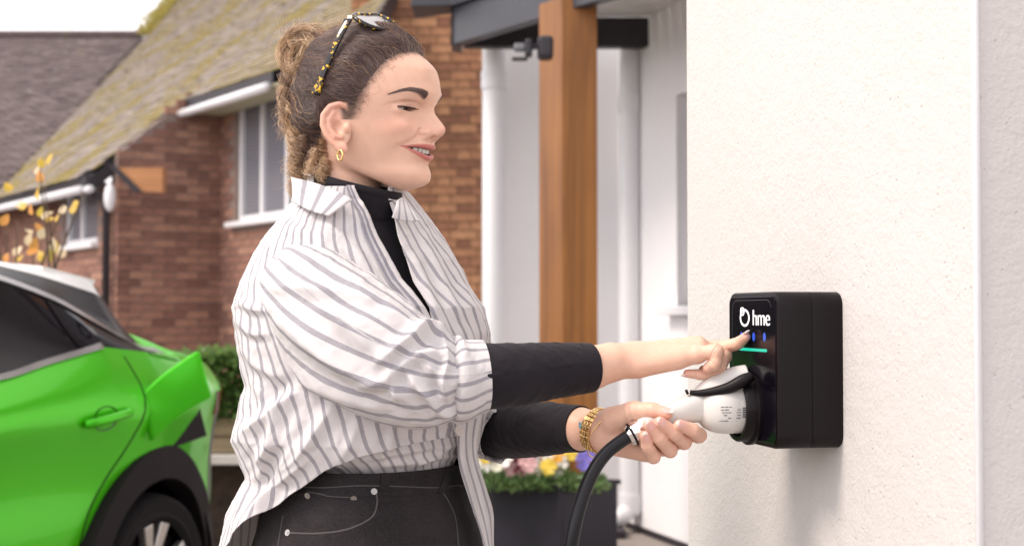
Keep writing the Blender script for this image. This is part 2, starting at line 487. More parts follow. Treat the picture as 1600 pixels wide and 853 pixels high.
def planter():
    rng = random.Random(5)
    Yc = 6.7
    C = at(874, 757, Yc); zt = C.z
    C0 = Vector((C.x, C.y, 0))
    ldir = Vector((-0.86, 0.51, 0)).normalized(); rdir = Vector((0.80, 0.60, 0)).normalized()
    lw = .62; rw = .36
    p = thing('flower_planter', 'dark grey trough planter standing in front of the timber post', 'planter', C0)
    base_z = .03
    th = .02
    def side(a, b, n):
        MB().prism([a + Vector((0, 0, base_z)), b + Vector((0, 0, base_z)), b + n * th + Vector((0, 0, base_z)), a + n * th + Vector((0, 0, base_z))], (0, 0, zt - base_z - .022)).build('side_panel', M['planter'], p, bevel=.003)
    a = C0; b = C0 + ldir * lw; c = b + rdir * rw; d = a + rdir * rw
    side(a, b, rdir); side(a + rdir * (th + .001), d, ldir); side(b - ldir * .001 + rdir * (th + .001), c - ldir * .001, -ldir); side(d + ldir * (th + .001) - rdir * .001, c - ldir * (th + .003) - rdir * .001, -rdir)
    rim = MB(); e = .012
    o1 = [a - (ldir + rdir) * e, b + (ldir - rdir) * e, c + (ldir + rdir) * e, d + (rdir - ldir) * e]
    i1 = [a + (ldir + rdir) * .03, b - (ldir - rdir) * .03, c - (ldir + rdir) * .03, d - (rdir - ldir) * .03]
    vs = [q + Vector((0, 0, zt - .022)) for q in o1] + [q + Vector((0, 0, zt)) for q in o1] + [q + Vector((0, 0, zt)) for q in i1] + [q + Vector((0, 0, zt - .022)) for q in i1]
    fs = []
    for k in range(4):
        k2 = (k + 1) % 4
        fs += [(k, k2, 4 + k2, 4 + k), (4 + k, 4 + k2, 8 + k2, 8 + k), (8 + k, 8 + k2, 12 + k2, 12 + k), (12 + k, 12 + k2, k2, k)]
    rim.add(vs, fs); rim.build('rim', M['planter'], p, bevel=.003)
    MB().prism([q + Vector((0, 0, zt - .06)) for q in i1], (0, 0, .02)).build('soil', simple('soil', (.03, .02, .015, 1), .95, bump=.8, bscale=90, bdist=.01), p)
    foot = MB(); foot.prism([a + (ldir + rdir) * .04, b - (ldir - rdir) * .04, c - (ldir + rdir) * .04, d - (rdir - ldir) * .04], (0, 0, base_z - .002)); foot.build('foot', M['dark_beam'], p)
    # plants : each clump a thing of its own
    pet = {}
    def pm(name, col):
        if name not in pet:
            t = NT('petal_' + name); co = t.coord(); n = t.noise(co, 60, 2)
            t.base(t.ramp(n, [(0.3, tuple(x * .8 for x in col[:3]) + (1,)), (0.7, col)])); t.set(Roughness=.6); pet[name] = t.m
        return pet[name]
    cols = {'white': (.80, .78, .74, 1), 'pink': (.62, .36, .36, 1), 'maroon': (.16, .012, .03, 1), 'yellow': (.75, .55, .06, 1), 'violet': (.16, .13, .50, 1), 'cream': (.72, .70, .55, 1), 'orange': (.80, .38, .03, 1)}
    spec = [  # px, py, colour, size, label
        (763, 708, ['yellow', 'cream'], .05, 'pansy plant with small yellow blooms at the left end of the planter'),
        (775, 718, ['white', 'cream', 'white'], .055, 'pansy plant with white and cream blooms low in the planter'),
        (808, 712, ['maroon', 'maroon', 'maroon'], .055, 'pansy plant with dark maroon blooms in the grey planter'),
        (815, 728, ['pink', 'pink', 'pink'], .05, 'pansy plant with drooping pink blooms near the planter front'),
        (840, 718, ['pink', 'cream', 'yellow'], .055, 'pansy plant with pink and cream blooms beside the large white bloom'),
        (869, 721, ['white'], .095, 'pansy plant with one large white bloom in the planter'),
        (880, 704, ['orange', 'yellow'], .05, 'pansy plant with an orange-yellow bloom behind the large white one'),
        (912, 712, ['violet'], .07, 'pansy plant with a violet-blue bloom at the right of the planter')]
    for i, (px, py, cl, size, lab) in enumerate(spec):
        Y = Yc + .06 + .02 * (i % 3)
        pos = at(px, py + 4, Y)
        root = Vector((pos.x, pos.y, zt - .045))
        g = thing('pansy_plant', lab, 'flower', root, 'pansies in the grey planter')
        for j, cn in enumerate(cl):
            off = Vector(((j - (len(cl) - 1) / 2) * .05 + rng.uniform(-.01, .01), rng.uniform(-.03, .02), rng.uniform(-.035, .02) if j else 0))
            fp = pos + off
            pansy(rng, fp, pm(cn, cols[cn]), g, size * 1.5 * rng.uniform(.9, 1.1), root)
            MB().tube([root + Vector((rng.uniform(-.01, .01), 0, 0)), (root + fp) / 2 + Vector((.005, .01, .01)), fp - Vector((0, -.004, 0))], .0025, 5).build('stem', M['leaf'], g)
        pts = []
        for q in range(110):
            r = rng.random() ** .5 * .085; w = rng.uniform(0, 6.28)
            z = rng.uniform(.0, .11) * (1 - r / .12) + .015
            P = root + Vector((math.cos(w) * r * 1.15, math.sin(w) * r, z))
            pts.append((P, (math.cos(w) + rng.uniform(-.5, .5), math.sin(w) + rng.uniform(-.7, .3), rng.uniform(-.3, .8))))
        stuff(scatter_leaves(pts, .040, .026, rng, 'foliage', M['leaf'], g, root))
    # low leaves spilling over the front edge
    pts = []
    for q in range(700):
        u = rng.uniform(.03, lw - .03); v = rng.uniform(-.01, rw - .04)
        P = C0 + ldir * u + rdir * v + Vector((0, 0, zt - .03 + rng.uniform(0, .04) * (1 if v > .05 else .5)))
        pts.append((P, (rng.uniform(-.8, .8), rng.uniform(-1, .3), rng.uniform(-.2, .9))))
    root = C0 + Vector((0, 0, zt - .04))
    o = scatter_leaves(pts, .038, .026, rng, 'planter_foliage', M['leaf'])
    stuff(o); tag(o, 'low green leaves filling the grey planter', 'leaves')
    # timber plank the planter stands beside
    q = C0 + ldir * .75
    pl = MB(); pl.prism([Vector((-1.6, 6.35, .004)), Vector((q.x + .42, 5.95, .004)), Vector((q.x + .46, 6.13, .004)), Vector((-1.6, 6.55, .004))], (0, 0, .075))
    o = pl.build('timber_edging', M['sleeper'], bevel=.006); tag(o, 'pale timber edging board on the ground left of the planter', 'timber board')
planter()
# ------------------------------------------------------------------ the brick house on the left
HA = Vector((0.56, -0.83, 0)).normalized()       # along the facade towards the camera
HN = Vector((-HA.y, HA.x, 0)); HN = HN if HN.x < 0 else -HN
def mat_brick(name, c0, c1, c2):
    t = NT(name); a = t.add("ShaderNodeAttribute"); a.attribute_name = 'rnd'
    co = t.coord(); n = t.noise(co, 14, 5)
    col = t.ramp(a.outputs['Fac'], [(0.0, c0), (0.45, c1), (1.0, c2)])
    sp = t.ramp(n, [(0.3, (.75, .72, .72, 1)), (0.7, (1.15, 1.12, 1.1, 1))])
    t.base(t.mix(1.0, col, sp, 'MULTIPLY')); t.set(Roughness=.9); t.bump(t.noise(co, 120, 3), .5, .004)
    return t.m
M['brick_a'] = mat_brick('brown_brick', (.185, .096, .076, 1), (.260, .135, .102, 1), (.340, .195, .140, 1))
M['brick_b'] = mat_brick('orange_brick', (.22, .102, .062, 1), (.34, .168, .090, 1), (.44, .235, .125, 1))
M['mortar_a'] = simple('mortar', (.22, .165, .145, 1), .95, bump=.5, bscale=80, bdist=.005)
M['mortar_b'] = simple('sandy_mortar', (.20, .115, .060, 1), .95, bump=.5, bscale=80, bdist=.005)

def brick_meshes(L, H, D, n=6, tagn='brick'):
    out = []
    for i in range(n):
        m = MB().box((L / 2, 0, H / 2), (L, D, H)); me = bpy.data.meshes.new(tagn)
        me.from_pydata([tuple(v) for v in m.v], [], m.f); me.update()
        at_ = me.attributes.new('rnd', 'FLOAT', 'FACE'); at_.data.foreach_set('value', [i / (n - 1)] * len(me.polygons))
        out.append(me)
    return out

def pix(p):
    d = Vector(p) - Vector((0, 0, CAMZ)); c, s = math.cos(PITCH), math.sin(PITCH)
    y = d.y * c + d.z * s; z = -d.y * s + d.z * c
    return (CX + FPX * d.x / y, CY - FPX * z / y)

def brick_wall(parent, P0, ud, width, z0, z1, nrm, keep, mats, nobj, rng, holes=(), thick=.2, bond='stretcher', visible=None):
    """mortar slab with recessed joints and proud bricks. P0: start point, ud: unit direction, nrm: outward normal"""
    base = parent.matrix_basis.translation
    ud = ud.normalized(); P0 = Vector((P0.x, P0.y, 0))
    # mortar slab as cells so that openings stay open
    us = sorted(set([0, width] + [h[0] for h in holes] + [h[1] for h in holes])); us = [u for u in us if 0 <= u <= width]
    mb = MB()
    n_s = []
    for i in range(len(us) - 1):
        a, b = us[i], us[i + 1]; mid = (a + b) / 2
        spans = [(z0, z1)]
        for h in holes:
            if h[0] <= mid <= h[1]: spans = [(z0, h[2]), (h[3], z1)]
        for (q0, q1) in spans:
            if q1 - q0 < .01: continue
            # top may follow the keep() line
            def top(u): 
                zz = q1
                while zz > q0 + .02 and not keep(u, zz): zz -= .02
                return zz
            k = max(1, int((b - a) / .12)) if q1 == z1 else 1
            for s in range(k):
                ua = a + (b - a) * s / k; ub = a + (b - a) * (s + 1) / k
                A = P0 + ud * ua; B = P0 + ud * ub; ta, tb = top(ua + .001), top(ub - .001)
                V = [A + Vector((0, 0, q0)), B + Vector((0, 0, q0)), B + Vector((0, 0, tb)), A + Vector((0, 0, ta))]
                mb.prism(V, -nrm * thick)
    wall = mb.build('wall', mats[1], parent)
    L, H, J, D = .215, .065, .010, .05
    metas = {'s': brick_meshes(L, H, D), 'h': brick_meshes(.1025, H, D)}
    cells = []
    nrow = int((z1 - z0) / (H + J)) + 1
    for r in range(nrow):
        z = z0 + r * (H + J)
        if z + H > z1 + .02: break
        u = -rng.uniform(0, .001); k = 0
        if bond == 'stretcher': u -= (L + J) / 2 * (r % 2)
        else: u -= ((L + J) * .75 if r % 2 else 0)
        while u < width:
            kind = 's' if (bond == 'stretcher' or k % 2 == 0) else 'h'
            ln = L if kind == 's' else .1025
            a, b = max(u, 0), min(u + ln, width)
            ok = b - a > .03 and keep((a + b) / 2, z + H)
            for h in holes:
                if b > h[0] + .001 and a < h[1] - .001 and z + H > h[2] and z < h[3]: ok = False
            if ok: cells.append((a, b, z, kind))
            u += ln + J; k += 1
    # choose which become single objects: those in the visible window
    scored = []
    for c in cells:
        p = P0 + ud * ((c[0] + c[1]) / 2) + Vector((0, 0, c[2])); q = pix(p)
        vis = (visible is None or (visible[0] < q[0] < visible[2] and visible[1] < q[1] < visible[3])) and c[1] - c[0] > .10 - .001
        full = abs((c[1] - c[0]) - (L if c[3] == 's' else .1025)) < 1e-6
        scored.append((vis and full, -p.y, c))
    vis = [s for s in scored if s[0]]; rest = [s for s in scored if not s[0]]
    vis.sort(key=lambda s: -s[1]); rest += vis[nobj:]; vis = vis[:nobj]
    ang = math.atan2(ud.y, ud.x)
    for (_, _, c) in vis:
        me = rng.choice(metas[c[3]])
        o = bpy.data.objects.new('brick', me); COL.objects.link(o); o.parent = wall
        if not me.materials: me.materials.append(mats[0])
        o.location = P0 + ud * c[0] + Vector((0, 0, c[2])) + nrm * (-.018 + rng.uniform(-.0025, .0025)) - base
        o.rotation_euler = (0, 0, ang)
    V = []; Fc = []; R = []
    for (_, _, c) in rest:
        m = MB(); cc = P0 + ud * ((c[0] + c[1]) / 2) + Vector((0, 0, c[2] + H / 2)) + nrm * (-.018 + rng.uniform(-.0025, .0025))
        m.box(cc - base, (c[1] - c[0], D, H), (ud, nrm, Vector((0, 0, 1))))
        n = len(V); V += m.v; Fc += [tuple(i + n for i in f) for f in m.f]; R += [rng.random()] * 6
    if V:
        o = mesh_obj('brickwork', V, Fc, mats[0], wall); stuff(o)
        at_ = o.data.attributes.new('rnd', 'FLOAT', 'FACE'); at_.data.foreach_set('value', R)
    return wall

def mat_tiles(name, c0, c1, moss0, moss1, moss_amt, grey):
    t = NT(name); a = t.add("ShaderNodeAttribute"); a.attribute_name = 'rnd'
    co = t.coord(); n = t.noise(co, 1.6, 6, .65); n2 = t.noise(co, 9, 5, .7); n3 = t.noise(co, 40, 4)
    col = t.ramp(a.outputs['Fac'], [(0, c0), (1, c1)])
    sp = t.ramp(n3, [(.3, (.7, .7, .7, 1)), (.7, (1.2, 1.2, 1.2, 1))]); col = t.mix(1.0, col, sp, 'MULTIPLY')
    lich = t.ramp(t.noise(co, 6, 3), [(.62, (0, 0, 0, 1)), (.70, (1, 1, 1, 1))]); col = t.mix(t.math('MULTIPLY', lich, .55), col, grey)
    mm = t.math('ADD', t.math('MULTIPLY', n, .6), t.math('MULTIPLY', n2, .4))
    mask = t.ramp(mm, [(moss_amt, (0, 0, 0, 1)), (moss_amt + .10, (1, 1, 1, 1))])
    mc = t.ramp(n3, [(.3, moss0), (.7, moss1)])
    t.base(t.mix(mask, col, mc)); t.set(Roughness=.95); t.bump(t.math('ADD', n3, t.math('MULTIPLY', mask, .6)), .6, .012)
    return t.m
M['tile_moss'] = mat_tiles('mossy_tiles', (.21, .175, .155, 1), (.34, .295, .265, 1), (.17, .135, .032, 1), (.33, .26, .075, 1), .475, (.38, .35, .31, 1))
M['tile_plain'] = mat_tiles('weathered_tiles', (.10, .075, .075, 1), (.19, .15, .145, 1), (.13, .11, .04, 1), (.20, .17, .06, 1), .60, (.40, .37, .34, 1))

def inside(poly, x, y):
    c = False; j = len(poly) - 1
    for i in range(len(poly)):
        if (poly[i][1] > y) != (poly[j][1] > y) and x < (poly[j][0] - poly[i][0]) * (y - poly[i][1]) / (poly[j][1] - poly[i][1]) + poly[i][0]: c = not c
        j = i
    return c

def tiled_roof(parent, name, pts, eave_dir, mat, rng, nobj, gauge=.10, tw=.165):
    """pts: 3-D polygon on one plane; rows run along eave_dir"""
    base = parent.matrix_basis.translation
    p0 = pts[0]; e = eave_dir.normalized()
    nrm = None
    for i in range(1, len(pts) - 1):
        c = (pts[i] - p0).cross(pts[i + 1] - p0)
        if c.length > 1e-3: nrm = c.normalized(); break
    if nrm.z < 0: nrm = -nrm
    up = nrm.cross(e).normalized()
    if up.z < 0: up = -up
    P2 = [((p - p0).dot(e), (p - p0).dot(up)) for p in pts]
    deck = MB(); deck.prism([p - nrm * .03 for p in pts], -nrm * .10); roof = deck.build(name, M['dark_beam'], parent)
    u0, u1 = min(q[0] for q in P2), max(q[0] for q in P2); v0, v1 = min(q[1] for q in P2), max(q[1] for q in P2)
    tilt = .012 / gauge * .9
    tup = (up + nrm * -tilt * .9).normalized(); tn = e.cross(tup).normalized()
    if tn.dot(nrm) < 0: tn = -tn
    metas = []
    for i in range(6):
        m = MB().box((0, 0, 0), (tw - .006, gauge * 1.25, .014)); me = bpy.data.meshes.new('tile'); me.from_pydata([tuple(v) for v in m.v], [], m.f); me.update()
        a_ = me.attributes.new('rnd', 'FLOAT', 'FACE'); a_.data.foreach_set('value', [i / 5] * 6); me.materials.append(mat); metas.append(me)
    rot = Matrix((e, tup, tn)).transposed().to_euler()
    cells = []
    r = 0; v = v0
    while v < v1:
        u = u0 - (tw / 2 if r % 2 else 0)
        while u < u1:
            if inside(P2, u + tw / 2, v + gauge * .3): cells.append((u + tw / 2, v))
            u += tw
        v += gauge; r += 1
    sc = []
    for (u, v) in cells:
        p = p0 + e * u + up * v; q = pix(p)
        sc.append((0 <= q[0] <= 1600 and 0 <= q[1] <= 853, -p.length, p))
    vis = sorted([s for s in sc if s[0]], key=lambda s: -s[1]); rest = [s for s in sc if not s[0]] + vis[nobj:]; vis = vis[:nobj]
    def pos(p): return p + tup * gauge * .62 + nrm * (.004 + rng.uniform(-.004, .005))
    for s in vis:
        o = bpy.data.objects.new('tile', rng.choice(metas)); COL.objects.link(o); o.parent = roof
        o.location = pos(s[2]) - base; o.rotation_euler = rot
    V = []; Fc = []; R = []
    for s in rest:
        j = rng.uniform(-.03, .03); ee = (e + tup * j).normalized(); m = MB(); m.box(pos(s[2]) - base, (tw - .006, gauge * 1.25, .014), (ee, tup, tn))
        n = len(V); V += m.v; Fc += [tuple(i + n for i in f) for f in m.f]; R += [min(1, max(0, rng.gauss(.5, .28)))] * 6
    if V:
        o = mesh_obj('tiling', V, Fc, mat, roof); stuff(o)
        a_ = o.data.attributes.new('rnd', 'FLOAT', 'FACE'); a_.data.foreach_set('value', R)
    return roof

def upvc_window(parent, P, ud, nrm, w, z0, z1, muls, pane_mat, sill=True, depth=.06):
    """P: ground point of the left jamb on the wall face"""
    Z = lambda z: Vector((0, 0, z))
    o0 = -nrm * .03
    fr = MB()
    def bar(u0, u1, q0, q1, d0=0, d1=depth):
        fr.prism([P + ud * u0 + o0 - nrm * d0 + Z(q0), P + ud * u1 + o0 - nrm * d0 + Z(q0), P + ud * u1 + o0 - nrm * d1 + Z(q0), P + ud * u0 + o0 - nrm * d1 + Z(q0)], Z(q1 - q0))
    b = .055
    bar(0, b, z0, z1); bar(w - b, w, z0, z1); bar(b, w - b, z0, z0 + b, .002); bar(b, w - b, z1 - b, z1, .002)
    for m in muls: bar(m - b * .55, m + b * .55, z0 + b, z1 - b, .003)
    win = fr.build('window', M['white_plastic'], parent)
    edges = [b] + sum([[m - b * .55, m + b * .55] for m in muls], []) + [w - b]
    for i in range(0, len(edges), 2):
        q = MB(); a, c = edges[i], edges[i + 1]
        q.prism([P + ud * a + o0 - nrm * .03 + Z(z0 + b), P + ud * c + o0 - nrm * .03 + Z(z0 + b), P + ud * c + o0 - nrm * .045 + Z(z0 + b), P + ud * a + o0 - nrm * .045 + Z(z0 + b)], Z(z1 - z0 - 2 * b))
        q.build('pane', pane_mat, win)
    if sill:
        s = MB(); s.prism([P - ud * .08 + nrm * .09 + Z(z0 - .055), P + ud * (w + .08) + nrm * .09 + Z(z0 - .055), P + ud * (w + .08) + o0 + Z(z0 - .055), P - ud * .08 + o0 + Z(z0 - .055)], Z(.052))
        s.build('sill', M['white_plastic'], win, bevel=.01)
    return win

def house():
    rng = random.Random(11)
    H = thing('brick_house', 'brown brick house with mossy tiled roof behind the woman', 'house', (-3, 13, 0))
    # main eave passes E0 at z = 3.30
    E0 = Vector((-2.052, 12.0, 3.30)); run = Vector((0, 0, 0))
    tanp = 0.84
    slope_up = (-HN + Vector((0, 0, tanp))).normalized(); pn = HA.cross(slope_up).normalized(); pn = pn if pn.z > 0 else -pn
    OP = lambda px, py: on_plane(px, py, E0, pn)
    # point on the eave at each px
    def eave(px, off, z):   # intersection of the vertical line-of-sight px with offset plane
        u = (px - CX) / FPX; k = off / (u * HN.x + HN.y); return Vector((u * k, k, z))
    offE = E0.x * HN.x + E0.y * HN.y
    offL = offE + .90                        # low eave runs 0.9 m further out
    zL = 3.30 - .90 * tanp
    poly = [OP(17, 303), OP(8, 291), OP(228, 59), OP(276, 0), OP(330, -70), OP(640, -70)]
    eR = eave(560, offE, 3.30); eM = eave(279, offE, 3.30)
    lowc = eM + HN * .90; lowc.z = zL
    lowl = lowc - HA * 6.0
    # clip low left end to the valley : just use pixel (17,303) on plane
    polyM = [lowc, eM, eR, OP(640, -70), OP(330, -70), OP(276, 0), OP(228, 59), OP(8, 291), OP(-60, 330)]
    tiled_roof(H, 'roof', polyM, HA, M['tile_moss'], rng, 150)
    # left roof, its valley shared with the mossy one
    V1 = OP(8, 291); V2 = OP(228, 59)
    n2 = (V2 - V1).cross(Vector((1, 0, 0))).normalized()
    L2 = lambda px, py: on_plane(px, py, V2, n2)
    tiled_roof(H, 'roof', [V1 - Vector((.02, 0, 0)), V2 - Vector((.02, 0, 0)), Vector((V2.x - 9, V2.y, V2.z)), Vector((V1.x - 9, V1.y, V1.z))], Vector((1, 0, 0)), M['tile_plain'], rng, 150)
    brick_wall(H, Vector((V1.x - 9, V1.y + .3, 0)), Vector((1, 0, 0)), 8.9, .3, V1.z + .05, Vector((0, -1, 0)), lambda u, z: True, (M['brick_a'], M['mortar_a']), 0, rng)
    # ridge tiles
    for i in range(24):
        c = V2 + Vector((-.25 - i * .33, .02, .03)); m = MB()
        m.tube([c - Vector((.16, 0, 0)), c + Vector((.16, 0, 0))], .085, 8).build('ridge_tile', M['tile_plain'], H, auto=50)
    # grassy moss cushions along the skyline edge
    pts = []
    a, b = OP(224, 62), OP(285, -12)
    for i in range(900):
        p = a.lerp(b, rng.random()) + Vector((rng.gauss(0, .07), rng.gauss(0, .05), abs(rng.gauss(0, .06)))); pts.append((p, (rng.uniform(-1, 1), rng.uniform(-1, 1), rng.uniform(.2, 1.5))))
    stuff(scatter_leaves(pts, .10, .04, rng, 'moss', mat_leaf('moss_tuft', (.18, .15, .03, 1), (.30, .25, .05, 1), (.44, .38, .10, 1)), H, Vector((-3, 13, 0))))
    # walls
    wallU = offE - .34
    Pj = eM + HA * .15                        # side wall plane inset from the verge
    W1c = Pj + HN * (.90 - .25); W1c.z = 0    # low front corner
    W2e = Pj - HN * .36; W2e.z = 0            # where the side wall meets the window wall
    mats = (M['brick_a'], M['mortar_a'])
    # low front wall W1 : from the corner leftwards (away)
    wl = 6.5
    P1 = W1c - HA * wl
    def on_w1(px):  # distance from P1 along HA
        q = eave(px, W1c.dot(HN), 0); return (q - P1).dot(HA)
    u0, u1 = on_w1(99), on_w1(151)
    zz = lambda px, py: (lambda q: CAMZ + (490.5 - py) / FPX * q.y)(eave(px, W1c.dot(HN), 0))
    wz0, wz1 = zz(125, 382), zz(125, 290)
    brick_wall(H, P1, HA, wl, .3, zL - .06, HN, lambda u, z: True, mats, 120, rng, holes=[(u0, u1, wz0 - .055, wz1)], visible=(0, 0, 215, 560))
    upvc_window(H, P1 + HA * u0, HA, HN, u1 - u0, wz0, wz1, [(u1 - u0) * .45], M['glass_blind'])
    # side wall W2, its top follows the verge
    d2 = -HN; l2 = (W2e - W1c).dot(d2)
    n2w = HA
    def keep2(u, z): return z < zL + .10 + (u + .2) * tanp - .06 + .0
    brick_wall(H, W1c, d2, l2, .3, 3.5, n2w, keep2, mats, 160, rng, visible=(160, 100, 345, 560))
    # window wall W3
    l3 = (eave(528, wallU, 0) - W2e).dot(HA)
    def on_w3(px): q = eave(px, wallU, 0); return (q - W2e).dot(HA)
    a0, a1 = on_w3(365), on_w3(468)
    z3 = lambda px, py: CAMZ + (490.5 - py) / FPX * eave(px, wallU, 0).y
    b0, b1 = z3(365, 347), z3(365, 148)
    brick_wall(H, W2e, HA, l3, .3, 3.28, HN, lambda u, z: True, mats, 120, rng, holes=[(a0, a1, b0 - .055, b1)], visible=(335, 100, 470, 560))
    upvc_window(H, W2e + HA * a0, HA, HN, a1 - a0, b0, b1, [on_w3(399) - a0, on_w3(438) - a0], M['glass_blind'])
    # gutters, fascias, soffit
    def eave_trim(p, q, z, drop=.0):
        A = p + HN * .05; B = q + HN * .05
        m = MB(); m.tube([Vector((A.x, A.y, z - .15)), Vector((B.x, B.y, z - .15))], .040, 12); m.build('gutter', M['white_plastic'], H, smooth=True)
        f = MB(); f.prism([Vector((p.x, p.y, z - .14)), Vector((q.x, q.y, z - .14)), Vector((q.x, q.y, z - .14)) - HN * .03, Vector((p.x, p.y, z - .14)) - HN * .03], (0, 0, .13)); f.build('fascia', M['dark_beam'], H)
    eave_trim(eM + HA * .12, eave(424, offE, 0), 3.30)
    eave_trim(lowc - HA * 5.5, lowc - HA * .02, zL)
    s = MB(); p = eM + HA * .2; q = eR
    s.prism([Vector((p.x, p.y, 3.16)), Vector((q.x, q.y, 3.16)), Vector((q.x, q.y, 3.16)) - HN * .36, Vector((p.x, p.y, 3.16)) - HN * .36], (0, 0, .015)); s.build('soffit', M['soffit_g'], H)
    # bargeboard under the verge
    bg_ = MB(); A = lowc + HA * .02; B = eM + HA * .02
    bg_.prism([A + Vector((0, 0, -.20)), B + Vector((0, 0, -.20)), B + Vector((0, 0, -.055)), A + Vector((0, 0, -.055))], HA * .025); bg_.build('bargeboard', M['dark_beam'], H)
    # downpipe at the low corner
    c = W1c + HN * .07 - HA * .12
    MB().tube([Vector((c.x, c.y, .3)), Vector((c.x, c.y, zL - .25)), Vector((lowc.x - .02, lowc.y, zL - .13))], .036, 10).build('downpipe', M['dark_beam'], H, smooth=True)
    MB().tube([lowc + Vector((.0, 0, -.15)), lowc + HA * .12 + Vector((0, 0, -.15))], .036, 10).build('gutter_end', M['white_plastic'], H, smooth=True)
    # orange timber gable of a small porch roof
    q = W1c + HA * .10
    Y = 12.7
    tri = [at(172, 262, Y), at(254, 262, Y), at(254, 301, Y), at(212, 299, Y)]
    MB().prism(tri, Vector((.02, .06, 0))).build('porch_gable_board', M['oak_pale'], H)
    MB().prism([at(170, 260, Y - .03), at(178, 257, Y - .03), at(222, 299, Y - .03), at(210, 301, Y - .03)], Vector((0, .05, 0))).build('porch_verge', M['dark_beam'], H)
    # oval lamp on the low wall
    lc = at(175, 309, 13.1) + HN * .0
    bm = bmesh.new(); bmesh.ops.create_uvsphere(bm, u_segments=16, v_segments=10, radius=1)
    me = bpy.data.meshes.new('wall_lamp'); bm.to_mesh(me); bm.free()
    me.polygons.foreach_set('use_smooth', [True] * len(me.polygons))
    o = link_mesh('wall_lamp', me, M['white_plastic'], H); o.scale = (.055, .05, .13); o.location = lc + HN * .02 - Vector((-3, 13, 0))
    # brick wing behind the woman's face, square on to the camera
    R0 = xy(548, 12.0); R1 = xy(775, 12.0)
    brick_wall(H, R0, Vector((1, 0, 0)), R1.x - R0.x, .3, 4.6, Vector((0, -1, 0)), lambda u, z: True, (M['brick_b'], M['mortar_b']), 300, rng, bond='flemish', visible=(560, -10, 760, 520))
    return H
M['soffit_g'] = simple('soffit_paint', (.42, .40, .28, 1), .7)
M['oak_pale'] = mat_wood('orange_board', (.30, .12, .04, 1), (.48, .22, .085, 1), axis='X')
house()

# ------------------------------------------------------------------ hedge in a raised timber bed
def hedge():
    rng = random.Random(3)
    Y = 7.4
    z = lambda py: CAMZ + (490.5 - py) / FPX * Y
    x0, x1 = (190 - CX) / FPX * Y, (560 - CX) / FPX * Y
    b = thing('raised_bed', 'raised timber bed of stacked boards holding the green hedge', 'raised bed', ((x0 + x1) / 2, Y, 0))
    zt, zm, zs = z(652), z(682), z(708)
    for (a, c) in ((zs + .004, zm - .003), (zm + .003, zt)):
        MB().prism([Vector((x0, Y, a)), Vector((x1, Y, a)), Vector((x1, Y + .05, a)), Vector((x0, Y + .05, a))], (0, 0, c - a)).build('board', M['sleeper'], b, bevel=.006)
    MB().prism([Vector((x0 - .02, Y - .07, zs - .05)), Vector((x1 + .02, Y - .07, zs - .05)), Vector((x1 + .02, Y + .3, zs - .05)), Vector((x0 - .02, Y + .3, zs - .05))], (0, 0, .05)).build('ledge', M['ledge'], b, bevel=.006)
    MB().prism([Vector((x0, Y + .14, .0)), Vector((x1, Y + .14, .0)), Vector((x1, Y + .6, .0)), Vector((x0, Y + .6, .0))], (0, 0, zs - .052)).build('plinth', M['plinth'], b)  # dark brown colour also stands in for the shadow below the ledge
    MB().prism([Vector((x0, Y + .05, zs + .001)), Vector((x1, Y + .05, zs + .001)), Vector((x1, Y + .6, zs + .001)), Vector((x0, Y + .6, zs + .001))], (0, 0, zt - zs - .03)).build('soil', M['plinth'], b)
    h = thing('hedge', 'clipped green leafy hedge growing along the house behind the car', 'hedge', ((x0 + x1) / 2, Y + .3, zt - .02))
    base = Vector(((x0 + x1) / 2, Y + .3, zt - .02))
    for k in range(9):
        x = x0 + (x1 - x0) * (k + .5) / 9
        MB().tube([Vector((x, Y + .3, zt - .02)), Vector((x + rng.uniform(-.05, .05), Y + .3, zt + .15)), Vector((x + rng.uniform(-.1, .1), Y + .28, zt + .27))], [.012, .009, .004], 6).build('stem', M['sleeper'], h)
    pts = []
    H = z(553) - zt
    for i in range(9000):
        x = rng.uniform(x0, x1); t = rng.random()
        front = rng.random() < .72
        y = Y + (rng.gauss(.04, .03) if front else rng.uniform(.05, .5)) + .03 * math.sin(x * 9) 
        zz = zt - .03 + (t * H if front else H * rng.uniform(.8, 1.02)) + .025 * math.sin(x * 7.3) + rng.gauss(0, .012)
        pts.append((Vector((x, y, zz)), (rng.uniform(-.8, .8), -1 if front else rng.uniform(-.6, .4), rng.uniform(-.2, 1.2))))
    stuff(scatter_leaves(pts, .045, .026, rng, 'foliage', M['hedge'], h, base))
M['ledge'] = simple('pale_ledge', (.50, .47, .44, 1), .8, var=.1, nscale=5)
M['plinth'] = simple('earth_and_shade', (.045, .028, .020, 1), .95, var=.4, nscale=14, bump=.8, bscale=40, bdist=.02)
hedge()

